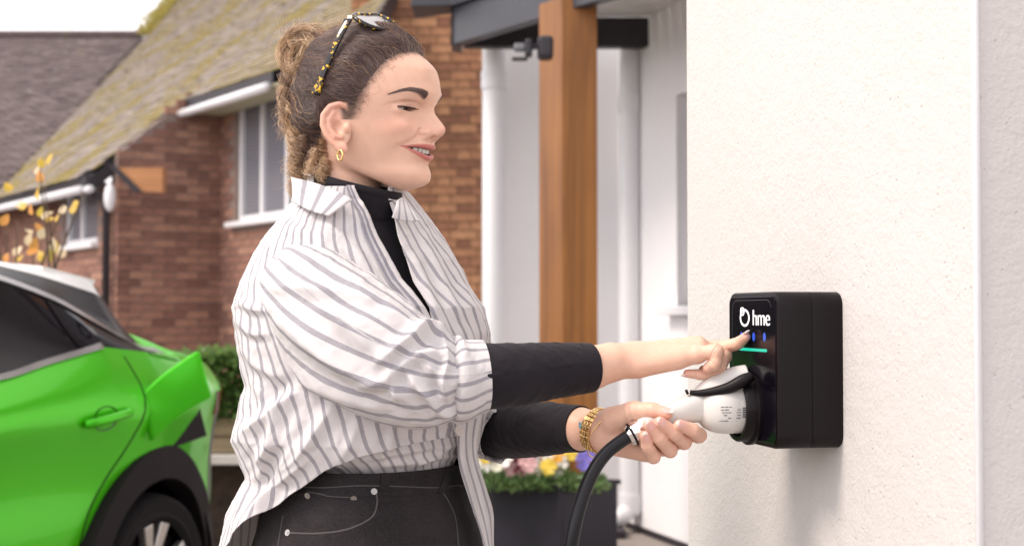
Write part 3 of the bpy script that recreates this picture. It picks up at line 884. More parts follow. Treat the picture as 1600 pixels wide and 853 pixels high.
# ------------------------------------------------------------------ autumn shrub by the car
def shrub():
    rng = random.Random(8)
    Y = 5.9
    root = at(30, 1000, Y); root.z = 0
    s = thing('autumn_shrub', 'bare-twigged shrub with yellow and orange autumn leaves beyond the car', 'shrub', root)
    bark = simple('twig_bark', (.10, .065, .045, 1), .9)
    tips = [(62, 262), (70, 290), (28, 345), (100, 318), (130, 300), (10, 360), (85, 400), (-20, 330), (48, 380)]
    br = []
    for (px, py) in tips:
        y = Y + rng.uniform(-.2, .2); tip = at(px, py, y)
        mid = root.lerp(tip, .55) + Vector((rng.uniform(-.12, .12), rng.uniform(-.1, .1), .05))
        c = catmull([tuple(root + Vector((rng.uniform(-.05, .05), rng.uniform(-.05, .05), 0))), tuple(mid), tuple(tip)], 12)
        MB().tube([Vector(q) for q in c], [.012 * (1 - i / 11) + .002 for i in range(12)], 6).build('branch', bark, s, smooth=True)
    lm = []
    for i, (c0, c1, c2) in enumerate([((.55, .30, .03, 1), (.72, .46, .05, 1), (.80, .58, .12, 1)), ((.55, .20, .03, 1), (.70, .30, .06, 1), (.75, .40, .12, 1)), ((.60, .42, .25, 1), (.75, .58, .38, 1), (.80, .66, .45, 1))]):
        lm.append(mat_leaf('autumn_leaf_%d' % i, c0, c1, c2))
    spots = [(62, 262, 0), (75, 257, 0), (60, 270, 2), (66, 284, 1), (61, 311, 0), (30, 325, 2), (38, 327, 0), (52, 334, 1), (66, 342, 2), (60, 338, 0), (74, 347, 0), (100, 333, 2), (90, 346, 0), (121, 325, 0), (112, 334, 0), (46, 365, 2), (62, 364, 1), (60, 372, 2), (42, 383, 2), (50, 390, 1), (22, 399, 2), (44, 398, 1), (85, 392, 2), (84, 395, 0), (76, 408, 0), (68, 408, 0), (2, 352, 1), (14, 300, 0), (-15, 340, 0), (30, 408, 0), (100, 402, 2), (8, 412, 1)]
    for (px, py, c) in spots:
        p = at(px, py, Y + rng.uniform(-.12, .1)) - root
        me = leaf_mesh('leaf', .052 * rng.uniform(.85, 1.15), .040, rng.uniform(.1, .4), rng.uniform(.1, .5))
        me.materials.append(lm[c])
        o = bpy.data.objects.new('leaf', me); COL.objects.link(o); o.parent = s
        o.location = p; o.rotation_euler = (math.radians(rng.uniform(40, 110)), math.radians(rng.uniform(-40, 40)), math.radians(rng.uniform(-50, 50)))
shrub()
# ------------------------------------------------------------------ the green car, tail towards the house
def car():
    CF = Vector((-.326, -.946, 0)).normalized(); CL = Vector((-CF.y, CF.x, 0)); CL = CL if CL.x > 0 else -CL
    WHL = Vector((-1.2085, 4.9, 0))                 # rear left wheel, outer face
    S0 = .72
    O = WHL - CF * S0 - CL * .86                    # rear end, centre line
    def P(s, y, z): return O + CF * s + CL * y + Vector((0, 0, z))
    c = thing('green_car', 'bright green hatchback with pale roof and open charging flap', 'car', P(S0, 0, 0))
    # --- materials
    t = NT('green_paint'); co = t.coord()
    fl = t.noise(co, 900, 1); lw = t.add("ShaderNodeLayerWeight"); lw.inputs[0].default_value = .45
    t.base(t.mix(lw.outputs['Facing'], (.050, .50, .003, 1), (.105, .64, .010, 1)))
    t.set(Roughness=.30, Metallic=.45); t.b.inputs['Coat Weight'].default_value = .28; t.b.inputs['Coat Roughness'].default_value = .04
    t.b.inputs['Specular IOR Level'].default_value = .3
    green = t.m
    roofm = simple('pale_roof_paint', (.78, .77, .74, 1), .18, var=.01)
    black = simple('black_plastic', (.009, .006, .007, 1), .6, var=.15, nscale=40, spec=.2)
    gblack = simple('gloss_black', (.010, .008, .010, 1), .25, var=.05, spec=.14)
    chrome = simple('satin_trim', (.55, .53, .53, 1), .28, 1.0, var=.03)
    tyre = simple('tyre_rubber', (.012, .010, .011, 1), .8, var=.15, nscale=50, spec=.2)
    alloy = simple('alloy', (.62, .60, .58, 1), .3, .9, var=.03)
    t = NT('car_glass'); t.base((.012, .010, .013, 1)); t.set(Roughness=.02); t.b.inputs['Specular IOR Level'].default_value = .35
    glass = t.m
    # --- body of lofted sections
    def interp(tab, s):
        if s <= tab[0][0]: return tab[0][1]
        for i in range(len(tab) - 1):
            if s <= tab[i + 1][0]:
                a, b = tab[i], tab[i + 1]; u = (s - a[0]) / (b[0] - a[0]); u = u * u * (3 - 2 * u) if False else u
                return a[1] + (b[1] - a[1]) * u
        return tab[-1][1]
    belt = [(0, 1.02), (.3, 1.07), (.62, 1.10), (.80, 1.115), (1.02, 1.135), (1.28, 1.09), (1.58, 1.045), (2.2, 1.02), (2.9, .99), (3.2, .97), (3.8, .92), (4.15, .78)]
    rail = [(0, 1.035), (.3, 1.085), (.50, 1.10), (.66, 1.124), (.92, 1.22), (1.13, 1.293), (1.41, 1.357), (1.7, 1.39), (2.0, 1.40), (2.4, 1.38), (2.8, 1.22), (3.1, 1.02), (3.3, .985), (3.8, .935), (4.15, .795)]
    edge = [(0, 1.037), (.3, 1.087), (.45, 1.115), (.58, 1.20), (.72, 1.325), (.78, 1.358), (1.04, 1.388), (1.3, 1.412), (1.6, 1.437), (2.0, 1.45), (2.4, 1.43), (2.8, 1.26), (3.1, 1.03), (3.3, .99), (3.8, .94), (4.15, .80)]
    rtop = [(s_, z_ + (.035 if .7 < s_ < 2.9 else .012)) for (s_, z_) in edge]
    plan = [(0, .70), (.08, .80), (.2, .865), (.35, .92), (.5, .955), (.75, .985), (1.1, .995), (1.6, 1.0), (2.6, 1.0), (3.4, .985), (3.8, .93), (4.0, .82), (4.15, .62)]
    sill = [(0, .38), (.2, .30), (.6, .24), (3.4, .22), (4.0, .25), (4.15, .35)]
    ss = sorted(set([round(.025 * i, 4) for i in range(0, 90)] + [2.25 + .1 * i for i in range(20)]))
    ss = [s for s in ss if s <= 4.15]
    NL, NG, NP, NR = 22, 6, 4, 8
    rows = NL + 1 + NG + NP + NR
    for side in (1,):
        pass
    V = []; idx = {}
    def section(s):
        k = interp(plan, s); zb = interp(belt, s); zr = interp(rail, s); zt = interp(rtop, s); z0 = interp(sill, s)
        pts = []
        for i in range(NL + 1):
            t_ = i / NL; z = z0 + (zb - z0) * t_
            # flank: tuck-in at the sill, bulge, waist crease, shoulder
            y = .815 + .06 * math.sin(math.pi * min(1, t_ * 1.25) * .55)
            y += .028 * math.exp(-((z - .93 - .02 * (1.2 - s)) / .075) ** 2) * (1 if s < 1.7 else max(0, 1 - (s - 1.7) / .6))
            y -= .020 * math.exp(-((z - .70) / .12) ** 2)
            y -= .055 * max(0, (t_ - .86) / .14) ** 1.5
            y += .035 * math.exp(-((s - .72) / .42) ** 2) * math.exp(-((z - .82) / .22) ** 2)
            pts.append((y * k, z))
        yb = pts[-1][0]
        gh = min(1, max(0, (zt - zb - .02) / .08))
        yr = yb - .012 - .085 * gh; ye = yr - .012 - .10 * gh; zq = interp(edge, s)
        for i in range(1, NG + 1):
            t_ = i / NG; pts.append((yb + (yr - yb) * (t_ ** 1.15), zb + (zr - zb) * t_))
        for i in range(1, NP + 1):
            t_ = i / NP; pts.append((yr + (ye - yr) * t_ ** 1.2, zr + (zq - zr) * t_))
        for i in range(1, NR + 1):
            t_ = i / NR; pts.append((ye * (1 - t_), zq + (zt - zq) * (1 - (1 - t_) ** 2.2)))
        return pts
    secs = [section(s) for s in ss]
    wheel_z = .312
    fw = 3.28
    def cut(s, z): return ((s - S0) ** 2 + (z - wheel_z) ** 2 < .395 ** 2) or ((s - fw) ** 2 + (z - wheel_z) ** 2 < .395 ** 2)
    groups = {'body_panel': [[], [], green], 'side_glass': [[], [], glass], 'roof': [[], [], roofm], 'pillar': [[], [], gblack], 'rear_window': [[], [], gblack], 'windscreen': [[], [], glass]}
    for sgn in (1, -1):
        for i in range(len(ss) - 1):
            for j in range(rows - 1):
                sm = (ss[i] + ss[i + 1]) / 2; q = [(ss[i], secs[i][j]), (ss[i + 1], secs[i + 1][j]), (ss[i + 1], secs[i + 1][j + 1]), (ss[i], secs[i][j + 1])]
                zm = sum(a[1][1] for a in q) / 4
                if j < NL:
                    if cut(sm, zm): continue
                    g = 'body_panel'
                elif j < NL + NG:
                    g = 'side_glass' if .98 < sm < 2.95 else ('pillar' if .66 < sm <= .98 else 'body_panel')
                elif j < NL + NG + NP:
                    g = ('roof' if (j == NL + NG + NP - 1 and .74 < sm < 2.5) else 'pillar') if .60 < sm < 2.95 else 'body_panel'
                else:
                    if sm < .46 or sm > 3.1: g = 'body_panel'
                    elif sm < .78: g = 'rear_window'
                    elif sm > 2.45: g = 'windscreen'
                    else: g = 'roof'
                G = groups[g]; b = len(G[0])
                G[0] += [P(a[0], a[1][0] * sgn, a[1][1]) for a in q]; G[1].append((b, b + 1, b + 2, b + 3) if sgn > 0 else (b + 3, b + 2, b + 1, b))
    for end in (0, -1):   # close tail and nose
        pts = secs[end]; s = ss[end]; G = groups['body_panel']; b = len(G[0])
        G[0] += [P(s, y, z) for (y, z) in pts] + [P(s, -y, z) for (y, z) in pts][::-1]; G[1].append(tuple(range(b, b + 2 * len(pts))))
    for g, (vs, fs, m) in groups.items():
        me = bpy.data.meshes.new(g); base = c.location
        me.from_pydata([tuple(v - base) for v in vs], [], fs)
        bm = bmesh.new(); bm.from_mesh(me); bmesh.ops.remove_doubles(bm, verts=bm.verts, dist=.0005); bmesh.ops.recalc_face_normals(bm, faces=bm.faces); bm.to_mesh(me); bm.free()
        me.polygons.foreach_set('use_smooth', [True] * len(me.polygons)); me.set_sharp_from_angle(angle=math.radians(40))
        link_mesh(g, me, m, c)
    # floor pan, closing the underside
    MB().box(P(2.05, 0, .34), (3.9, 1.2, .12), (CF, CL, Vector((0, 0, 1)))).build('underbody', black, c)
    # --- wheels with arches
    def wheel(s, sgn):
        ctr = P(s, .86 * sgn, wheel_z); ax = CL * sgn
        prof = [(.215, -.02), (.235, .0), (.25, -.006), (.285, .004), (.303, -.012), (.312, -.045), (.312, -.18), (.29, -.21), (.215, -.2)]
        n = 40; vs = []; fs = []
        for k in range(n):
            w = 2 * math.pi * k / n; d = CF * math.cos(w) + Vector((0, 0, 1)) * math.sin(w)
            vs += [ctr + d * r + ax * a for (r, a) in prof]
        m_ = len(prof)
        for k in range(n):
            for j in range(m_ - 1):
                fs.append((k * m_ + j, ((k + 1) % n) * m_ + j, ((k + 1) % n) * m_ + j + 1, k * m_ + j + 1))
        wt = MB().add(vs, fs).build('wheel', tyre, c, auto=35)
        rb = MB(); disc = [ctr + (CF * math.cos(2 * math.pi * k / 40) + Vector((0, 0, 1)) * math.sin(2 * math.pi * k / 40)) * .216 - ax * .06 for k in range(40)]
        rb.prism(disc, -ax * .05); rb.build('rim', gblack, wt)
        for k in range(5):
            w0 = 2 * math.pi * k / 5 + .35
            for dw in (-.16, .16):
                d0 = CF * math.cos(w0 + dw * .5) + Vector((0, 0, 1)) * math.sin(w0 + dw * .5); d1 = CF * math.cos(w0 + dw * 1.5) + Vector((0, 0, 1)) * math.sin(w0 + dw * 1.5)
                tz = ax.cross(d1).normalized(); sp = MB()
                a0 = ctr + d0 * .05 - ax * .03; a1 = ctr + d1 * .213 - ax * .012
                sp.prism([a0 - tz * .014, a0 + tz * .014, a1 + tz * .026, a1 - tz * .026], -ax * .03); sp.build('spoke', alloy, wt, bevel=.004)
        hub = MB(); hub.tube([ctr - ax * .05, ctr - ax * .012], .055, 20).build('hub_cap', alloy, wt, auto=40)
        # cladding and dark liner
        a0, a1 = -.12, math.pi + .12; n = 34; vs = []; fs = []
        for k in range(n + 1):
            w = a0 + (a1 - a0) * k / n; d = CF * math.cos(w) + Vector((0, 0, 1)) * math.sin(w)
            ro = .475 + .012 * math.cos(4 * (w - math.pi / 2))
            yy = .862 - .0 * k
            cc = P(s, 0, wheel_z)
            def lat(r):  # follow the flank
                q = cc + d * r; sq = (q - O).dot(CF); zq = q.z
                pl = interp(plan, sq); return (.868 + .012) * pl
            vs += [cc + d * .355 + ax * (lat(.36) - .06), cc + d * .365 + ax * (lat(.37) + .016), cc + d * (ro - .01) + ax * (lat(ro) + .018), cc + d * ro + ax * (lat(ro) + .004), cc + d * ro + ax * (lat(ro) - .06)]
        for k in range(n):
            for j in range(4): fs.append((k * 5 + j, (k + 1) * 5 + j, (k + 1) * 5 + j + 1, k * 5 + j + 1))
        MB().add(vs, fs).build('arch_cladding', black, c, auto=40)
        ln = MB(); vs = []; fs = []
        for k in range(25):
            w = -.4 + (math.pi + .8) * k / 24; d = CF * math.cos(w) + Vector((0, 0, 1)) * math.sin(w); cc = P(s, 0, wheel_z)
            vs += [cc + d * .40 + ax * .83, cc + d * .40 + ax * .55]
        vs.append(P(s, .55 * sgn, wheel_z)); top = len(vs) - 1
        for k in range(24): fs += [(2 * k, 2 * k + 2, 2 * k + 3, 2 * k + 1), (2 * k + 1, 2 * k + 3, top)]
        ln.add(vs, fs).build('wheel_liner', black, c)
    wheel(S0, 1); wheel(fw, 1); wheel(S0, -1); wheel(fw, -1)
    # --- bright trim along the glass: roof rail line and belt line
    def lat_at(s, z):
        sec = section(s)
        for k in range(len(sec) - 1):
            if sec[k][1] <= z <= sec[k + 1][1] and sec[k + 1][1] > sec[k][1]:
                u = (z - sec[k][1]) / (sec[k + 1][1] - sec[k][1]); return sec[k][0] + (sec[k + 1][0] - sec[k][0]) * u
        return sec[-1][0]
    def strip(pts, w, h, name, m):
        pts = catmull(pts, 40); mb = MB(); vs = []; fs = []
        n = len(pts)
        for i, (s, z) in enumerate(pts):
            y = lat_at(s, z); a = pts[max(i - 1, 0)]; b = pts[min(i + 1, n - 1)]
            t_ = Vector((b[0] - a[0], b[1] - a[1])).normalized(); nx, nz = -t_.y, t_.x
            p1 = (s + nx * w / 2, z + nz * w / 2); p2 = (s - nx * w / 2, z - nz * w / 2)
            vs += [P(p1[0], lat_at(*p1) - .004, p1[1]), P(p1[0], lat_at(*p1) + h, p1[1]), P(p2[0], lat_at(*p2) + h, p2[1]), P(p2[0], lat_at(*p2) - .004, p2[1])]
        for i in range(n - 1):
            for j in range(3): fs.append((i * 4 + j, i * 4 + j + 1, (i + 1) * 4 + j + 1, (i + 1) * 4 + j))
        mb.add(vs, fs).build(name, m, c, auto=40)
    strip([(.60, 1.116), (.68, 1.130), (.92, 1.218), (1.13, 1.290), (1.41, 1.354), (1.7, 1.387), (2.0, 1.397), (2.4, 1.378)], .018, .010, 'roof_trim', chrome)
    strip([(1.00, 1.138), (1.28, 1.095), (1.58, 1.05), (2.2, 1.025), (2.9, 1.0)], .017, .010, 'window_trim', chrome)
    strip([(.52, 1.098), (.62, 1.112), (.72, 1.128)], .045, .006, 'spoiler_blade', chrome)
    strip([(1.10, 1.13), (1.14, 1.20), (1.17, 1.285)], .022, .006, 'window_divider', gblack)
    # door seam as a recessed dark line and handle
    strip([(.895, 1.10), (.885, 1.00), (.90, .90), (.955, .80), (1.04, .70), (1.13, .58), (1.18, .40)], .006, .0015, 'door_gap', black)
    cup = MB(); hz = .915
    def hp(s, dz, out): return P(s, lat_at(s, hz + dz) + out, hz + dz)
    vs = []; fs = []
    for k in range(20):
        w = 2 * math.pi * k / 20; vs.append(hp(1.10 + .062 * math.cos(w), -.006 + .04 * math.sin(w), .003))
    vs.append(hp(1.10, -.006, -.02)); fs = [(k, (k + 1) % 20, 20) for k in range(20)]
    cup.add(vs, fs).build('handle_cup', simple('handle_cup_dark', (.012, .05, .006, 1), .4), c, smooth=True)
    hd = MB(); pts = [hp(1.205, -.018, .004), hp(1.18, -.012, .028), hp(1.10, .0, .038), hp(1.02, .008, .028), hp(.99, .010, .004)]
    hd.tube([Vector(q) for q in catmull([tuple(q) for q in pts], 16)], .015, 10).build('door_handle', green, c, smooth=True)
    # --- open charging flap, hinged at its front edge
    def F(px, py, lat):   # point on a plane parallel to the flank, lat metres outside the wheel face
        n = CL; p0 = WHL + CL * lat; return on_plane(px, py, p0, n)
    a = F(226, 614, .045); b = F(255.6, 586, .075); d_ = F(279, 637, .12); e = F(240, 688, .06); f = F(312, 546.5, .16); g = F(332, 620, .20)
    th = -CL * .02 + Vector((0, 0, -.006))
    fl = MB(); n = 8; vs = []; 
    for i in range(n + 1):
        u = i / n
        top = Vector(catmull([tuple(a), tuple(b), tuple(f)], n + 1)[i]); bot = Vector(catmull([tuple(e), tuple(d_ * .35 + (e * .5 + g * .5) * .65), tuple(g)], n + 1)[i])
        vs += [top, bot, bot + th, top + th]
    fs = []
    for i in range(n):
        for j in range(4): fs.append((i * 4 + j, i * 4 + (j + 1) % 4, (i + 1) * 4 + (j + 1) % 4, (i + 1) * 4 + j))
    fs += [(0, 1, 2, 3), (n * 4 + 3, n * 4 + 2, n * 4 + 1, n * 4)]
    fl.add(vs, fs).build('charging_flap', green, c, bevel=.006, auto=50)
    # dark socket recess revealed under the flap
    rc = MB(); q = [F(226, 622, -.002), F(300, 610, -.002), F(318, 680, -.002), F(262, 700, -.002), F(238, 690, -.002)]
    rc.prism(q, CL * .014).build('charging_recess', black, c)
    # rear lamp and bumper reflector line at the tail corner
    lamp = MB()
    vs = []; fs = []
    zs = [(.95, .26, .93), (.90, .235, .9), (.80, .215, .9), (.70, .205, .9), (.60, .20, .9), (.48, .20, .9), (.36, .205, .9)]
    for (z, s, _) in zs:
        y = lat_at(s, z); vs += [P(s + .012, y + .006, z), P(s - .012, lat_at(s - .012, z) + .008, z)]
    for i in range(len(zs) - 1): fs.append((2 * i, 2 * i + 1, 2 * i + 3, 2 * i + 2))
    lamp.add(vs, fs).build('tail_trim', chrome, c, smooth=True)
    tl = MB(); vs = []; fs = []
    for i in range(9):
        s = .02 + .03 * i; y = lat_at(s, .95) + .006; y2 = lat_at(s, .86) + .006
        vs += [P(s, y, .95), P(s, y2, .86)]
    for i in range(8): fs.append((2 * i, 2 * i + 1, 2 * i + 3, 2 * i + 2))
    t = NT('tail_lamp_red'); t.base((.25, .01, .01, 1)); t.set(Roughness=.1)
    tl.add(vs, fs).build('tail_lamp', t.m, c, smooth=True)
    bmp = MB(); vs = []; fs = []
    for i in range(8):
        s = .0 + .05 * i
        for z in (.24, .34, .46): vs.append(P(s, lat_at(max(s, .0), max(z, interp(sill, s) + .001)) + .012, z))
    for i in range(7):
        for j in range(2): fs.append((i * 3 + j, i * 3 + j + 1, (i + 1) * 3 + j + 1, (i + 1) * 3 + j))
    bmp.add(vs, fs).build('bumper_cladding', black, c, smooth=True)
    # spoiler lip over the rear window
    sp = MB(); vs = []
    for i in range(13):
        y = -.60 + 1.2 * i / 12; s_ = .64 + .09 * (y / .6) ** 2; cr = .030 * (y / .6) ** 2
        vs += [P(1.02, y * 1.0, 1.428 - cr), P(s_, y, 1.388 - cr), P(s_ + .015, y, 1.364 - cr), P(1.02, y * 1.0, 1.395 - cr)]
    fs = [(i * 4 + j, i * 4 + (j + 1) % 4, (i + 1) * 4 + (j + 1) % 4, (i + 1) * 4 + j) for i in range(12) for j in range(4)] + [(0, 1, 2, 3), (51, 50, 49, 48)]
    sp.add(vs, fs).build('spoiler', roofm, c, auto=50)
    # seats seen through the glass are left dark; front lamps for completeness
    for sg in (1, -1):
        hl = MB(); hl.box(P(4.02, .56 * sg, .74), (.12, .30, .09), (CF, CL, Vector((0, 0, 1)))); hl.build('headlight', chrome, c, bevel=.02)
    return c
car()
# ------------------------------------------------------------------ the wall charger, its plug and cable
CW, CH, CD = .170, .200, .090
CP = Vector((0.3362, 1.8, 0))                     # near front edge (plan)
CZ0 = at(1215, 703, 1.8).z
CZ1 = CZ0 + CH
def CHP(w, z, d):
    """point on the charger: w metres along the face (away), z height, d metres out from the wall"""
    return CP - WN * CD + WD * w + WN * d + Vector((0, 0, z))
def rounded_rect(w, h, r, n=8):
    pts = []
    for (cx, cy, a0) in ((w - r, h - r, 0), (r, h - r, 90), (r, r, 180), (w - r, r, 270)):
        for i in range(n + 1):
            a = math.radians(a0 + 90 * i / n); pts.append((cx + r * math.cos(a), cy + r * math.sin(a)))
    return pts
def rr_loft(levels, name, mat, parent, closed_back=True, n=8, auto=35):
    """levels: list of (inset, depth, radius)"""
    vs = []; N = None
    for (ins, d, r) in levels:
        pts = rounded_rect(CW - 2 * ins, CH - 2 * ins, max(r - ins, .002), n); N = len(pts)
        vs += [CHP(p[0] + ins, CZ0 + p[1] + ins, d) for p in pts]
    fs = []
    for l in range(len(levels) - 1):
        for k in range(N): fs.append((l * N + k, l * N + (k + 1) % N, (l + 1) * N + (k + 1) % N, (l + 1) * N + k))
    fs += [tuple(range(N)), tuple(range((len(levels) - 1) * N, len(levels) * N))[::-1]]
    return MB().add(vs, fs).build(name, mat, parent, auto=auto)

def glyph_text(name, body, size, mat, parent, origin, ux, uy, nrm, extrude=.0004, sx=1.0, bold=0.0):
    cu = bpy.data.curves.new(name, 'FONT'); cu.body = body; cu.size = size; cu.extrude = extrude; cu.offset = bold
    cu.space_character = 0.95
    ob = bpy.data.objects.new(name + '_tmp', cu); COL.objects.link(ob)
    dg = bpy.context.evaluated_depsgraph_get(); me = bpy.data.meshes.new_from_object(ob.evaluated_get(dg))
    bpy.data.objects.remove(ob, do_unlink=True); bpy.data.curves.remove(cu)
    base = parent.location if parent.parent is None else parent.parent.location + parent.location
    for v in me.vertices:
        x, y, z = v.co; p = origin + ux * x * sx + uy * y + nrm * z - base; v.co = p
    return link_mesh(name, me, mat, parent)

def charger():
    t = NT('charger_body_plastic'); co = t.coord()
    t.base((.0055, .0035, .0045, 1)); t.b.inputs['Specular IOR Level'].default_value = .22; t.set(Roughness=.42); t.bump(t.noise(co, 900, 2), .08, .0006)
    body_m = t.m
    t = NT('charger_gloss'); t.base((.004, .003, .006, 1)); t.b.inputs['Specular IOR Level'].default_value = .10; t.set(Roughness=.16); gloss = t.m
    ch = thing('wall_charger', 'black wall-mounted car charger with lit display on the white wall', 'charger', CHP(CW / 2, CZ0, 0))
    rr_loft([(0.001, 0.0, .018), (0, .002, .018), (0, .0415, .018), (.0006, .0428, .018)], 'back_housing', body_m, ch)
    rr_loft([(.0006, .0431, .018), (0, .0438, .018), (0, .0865, .018), (.0012, .0885, .018), (.0035, .0895, .018)], 'front_housing', body_m, ch)
    rr_loft([(.006, .0896, .016), (.006, .0904, .016), (.0065, .0909, .016)], 'front_glass', gloss, ch)
    # fine inset line around the display
    o = rounded_rect(CW - .034, .150, .016, 8); i = rounded_rect(CW - .0352, .1488, .0155, 8)
    vs = [CHP(p[0] + .017, CZ0 + .040 + p[1], .0911) for p in o] + [CHP(p[0] + .0176, CZ0 + .0406 + p[1], .0911) for p in i]
    N = len(o); fs = [(k, (k + 1) % N, N + (k + 1) % N, N + k) for k in range(N) if not (N * .40 < k < N * .95)]
    MB().add(vs, fs).build('display_line', simple('grey_line', (.10, .09, .10, 1), .4), ch)
    # writing : runs from the far side (left in view) to the near side
    tw = NT('white_print'); tw.base((.8, .8, .8, 1)); tw.set(Roughness=.5); tw.b.inputs['Emission Color'].default_value = (1, 1, 1, 1); tw.b.inputs['Emission Strength'].default_value = .35
    ux = -WD; uz = Vector((0, 0, 1))
    def disp(px, py):   # point on the glass face at that photo pixel
        return on_plane(px, py, CHP(0, CZ0, .0912), WN)
    q0 = disp(1153.5, 508); q1 = disp(1198, 509.5)
    wd = (q1 - q0).dot(ux)
    # the O as a ring with two small prongs, then the letters
    Oc = disp(1163.5, 496.5); ro = .0118
    ring = MB(); vs = []; fs = []; n = 40
    for k in range(n):
        a = 2 * math.pi * k / n
        for r in (ro, ro - .0030): vs.append(Oc + ux * r * math.cos(a) * 1.45 + uz * r * math.sin(a))
    fs = [(2 * k, 2 * ((k + 1) % n), 2 * ((k + 1) % n) + 1, 2 * k + 1) for k in range(n)]
    m = MB().add(vs, fs)
    lo = m.build('logo_mark', tw.m, ch)
    for (a, l) in ((138, .0068),):
        a = math.radians(a); p = Oc + ux * ro * math.cos(a) * 1.45 + uz * ro * math.sin(a) * .92
        MB().box(p + uz * l * .4, (.0026, .0006, l), (ux, WN, uz)).build('logo_prong', tw.m, ch)
    c2 = Oc + uz * .0085 - ux * .0075; vs = []
    for k in range(24):
        a = 2 * math.pi * k / 24
        for r in (.0058, .0038): vs.append(c2 + ux * r * math.cos(a) * 1.3 + uz * r * math.sin(a) + WN * .0003)
    MB().add(vs, [(2 * k, 2 * ((k + 1) % 24), 2 * ((k + 1) % 24) + 1, 2 * k + 1) for k in range(24)]).build('logo_mark', tw.m, ch)
    h0 = disp(1175.5, 508.3)
    glyph_text('lettering', 'hme', .0305, tw.m, ch, h0, ux, uz, WN, sx=1.0 * ((disp(1198.5, 509) - h0).dot(ux)) / .0425, bold=-.0003)
    # three blue lights, green bar
    def led(px, py, col, st, nm, w=.0048, h=.0058):
        c = disp(px, py); vs = [c] + [c + ux * w * math.cos(2 * math.pi * k / 20) + uz * h * math.sin(2 * math.pi * k / 20) for k in range(20)]
        t = NT('light_' + nm); t.base((.01, .01, .02, 1)); t.b.inputs['Emission Color'].default_value = col; t.b.inputs['Emission Strength'].default_value = st
        MB().add(vs, [(0, 1 + k, 1 + (k + 1) % 20) for k in range(20)]).build('button_light', t.m, ch)
    for (px, py) in ((1158.5, 525), (1177.5, 526), (1194.3, 526.5)): led(px, py, (.02, .11, .70, 1), .55, 'blue')
    t = NT('light_bar'); g = t.coord('Object'); t.base((.01, .02, .02, 1)); t.b.inputs['Emission Color'].default_value = (.0, .62, .40, 1); t.b.inputs['Emission Strength'].default_value = .62
    b0 = disp(1156, 545); b1 = disp(1197.5, 547)
    L = (b1 - b0).dot(ux); r = .0019; pts = []
    for k in range(9): a = math.pi / 2 + math.pi * k / 8; pts.append(b0 + ux * r * math.cos(a) + uz * r * math.sin(a))
    for k in range(9): a = -math.pi / 2 + math.pi * k / 8; pts.append(b0 + ux * L + ux * r * math.cos(a) + uz * r * math.sin(a))
    MB().add(pts, [tuple(range(18))]).build('light_bar', t.m, ch)
    # socket : black collar standing out from the glass, with a hinged cover ring
    Sc = disp(1171, 638); Sc = CHP((Sc - CHP(0, 0, .0912)).dot(WD), Sc.z, .0905)
    def ring_part(name, prof, a0, a1, mat, n=48, tilt=0):
        vs = []; fs = []; m_ = len(prof)
        for k in range(n + 1):
            a = math.radians(a0 + (a1 - a0) * k / n); d = ux * math.cos(a) + uz * math.sin(a)
            vs += [Sc + d * r + WN * h for (r, h) in prof]
        for k in range(n):
            for j in range(m_): fs.append((k * m_ + j, (k + 1) * m_ + j, (k + 1) * m_ + (j + 1) % m_, k * m_ + (j + 1) % m_))
        if abs(a1 - a0) < 359: fs += [tuple(range(m_)), tuple(range(n * m_, n * m_ + m_))[::-1]]
        return MB().add(vs, fs).build(name, mat, ch, auto=40)
    ring_part('socket_collar', [(.0435, .0), (.0435, .018), (.0418, .0205), (.0375, .0205), (.036, .018), (.036, .0)], 0, 360, body_m)
    ring_part('socket_base', [(.048, .0), (.048, .005), (.044, .007), (.044, 0)], 0, 360, body_m)
    MB().tube([Sc + WN * .001, Sc + WN * .003], .036, 32).build('socket_well', gloss, ch)
    p = Sc + (ux * .45 + uz * .893) * .0405
    MB().tube([p + WN * .0195, p + WN * .0208], .0022, 12).build('collar_pin', gloss, ch)
    return ch, Sc, ux, uz, body_m
CHG, SOCK, CUX, CUZ, BLACKP = charger()

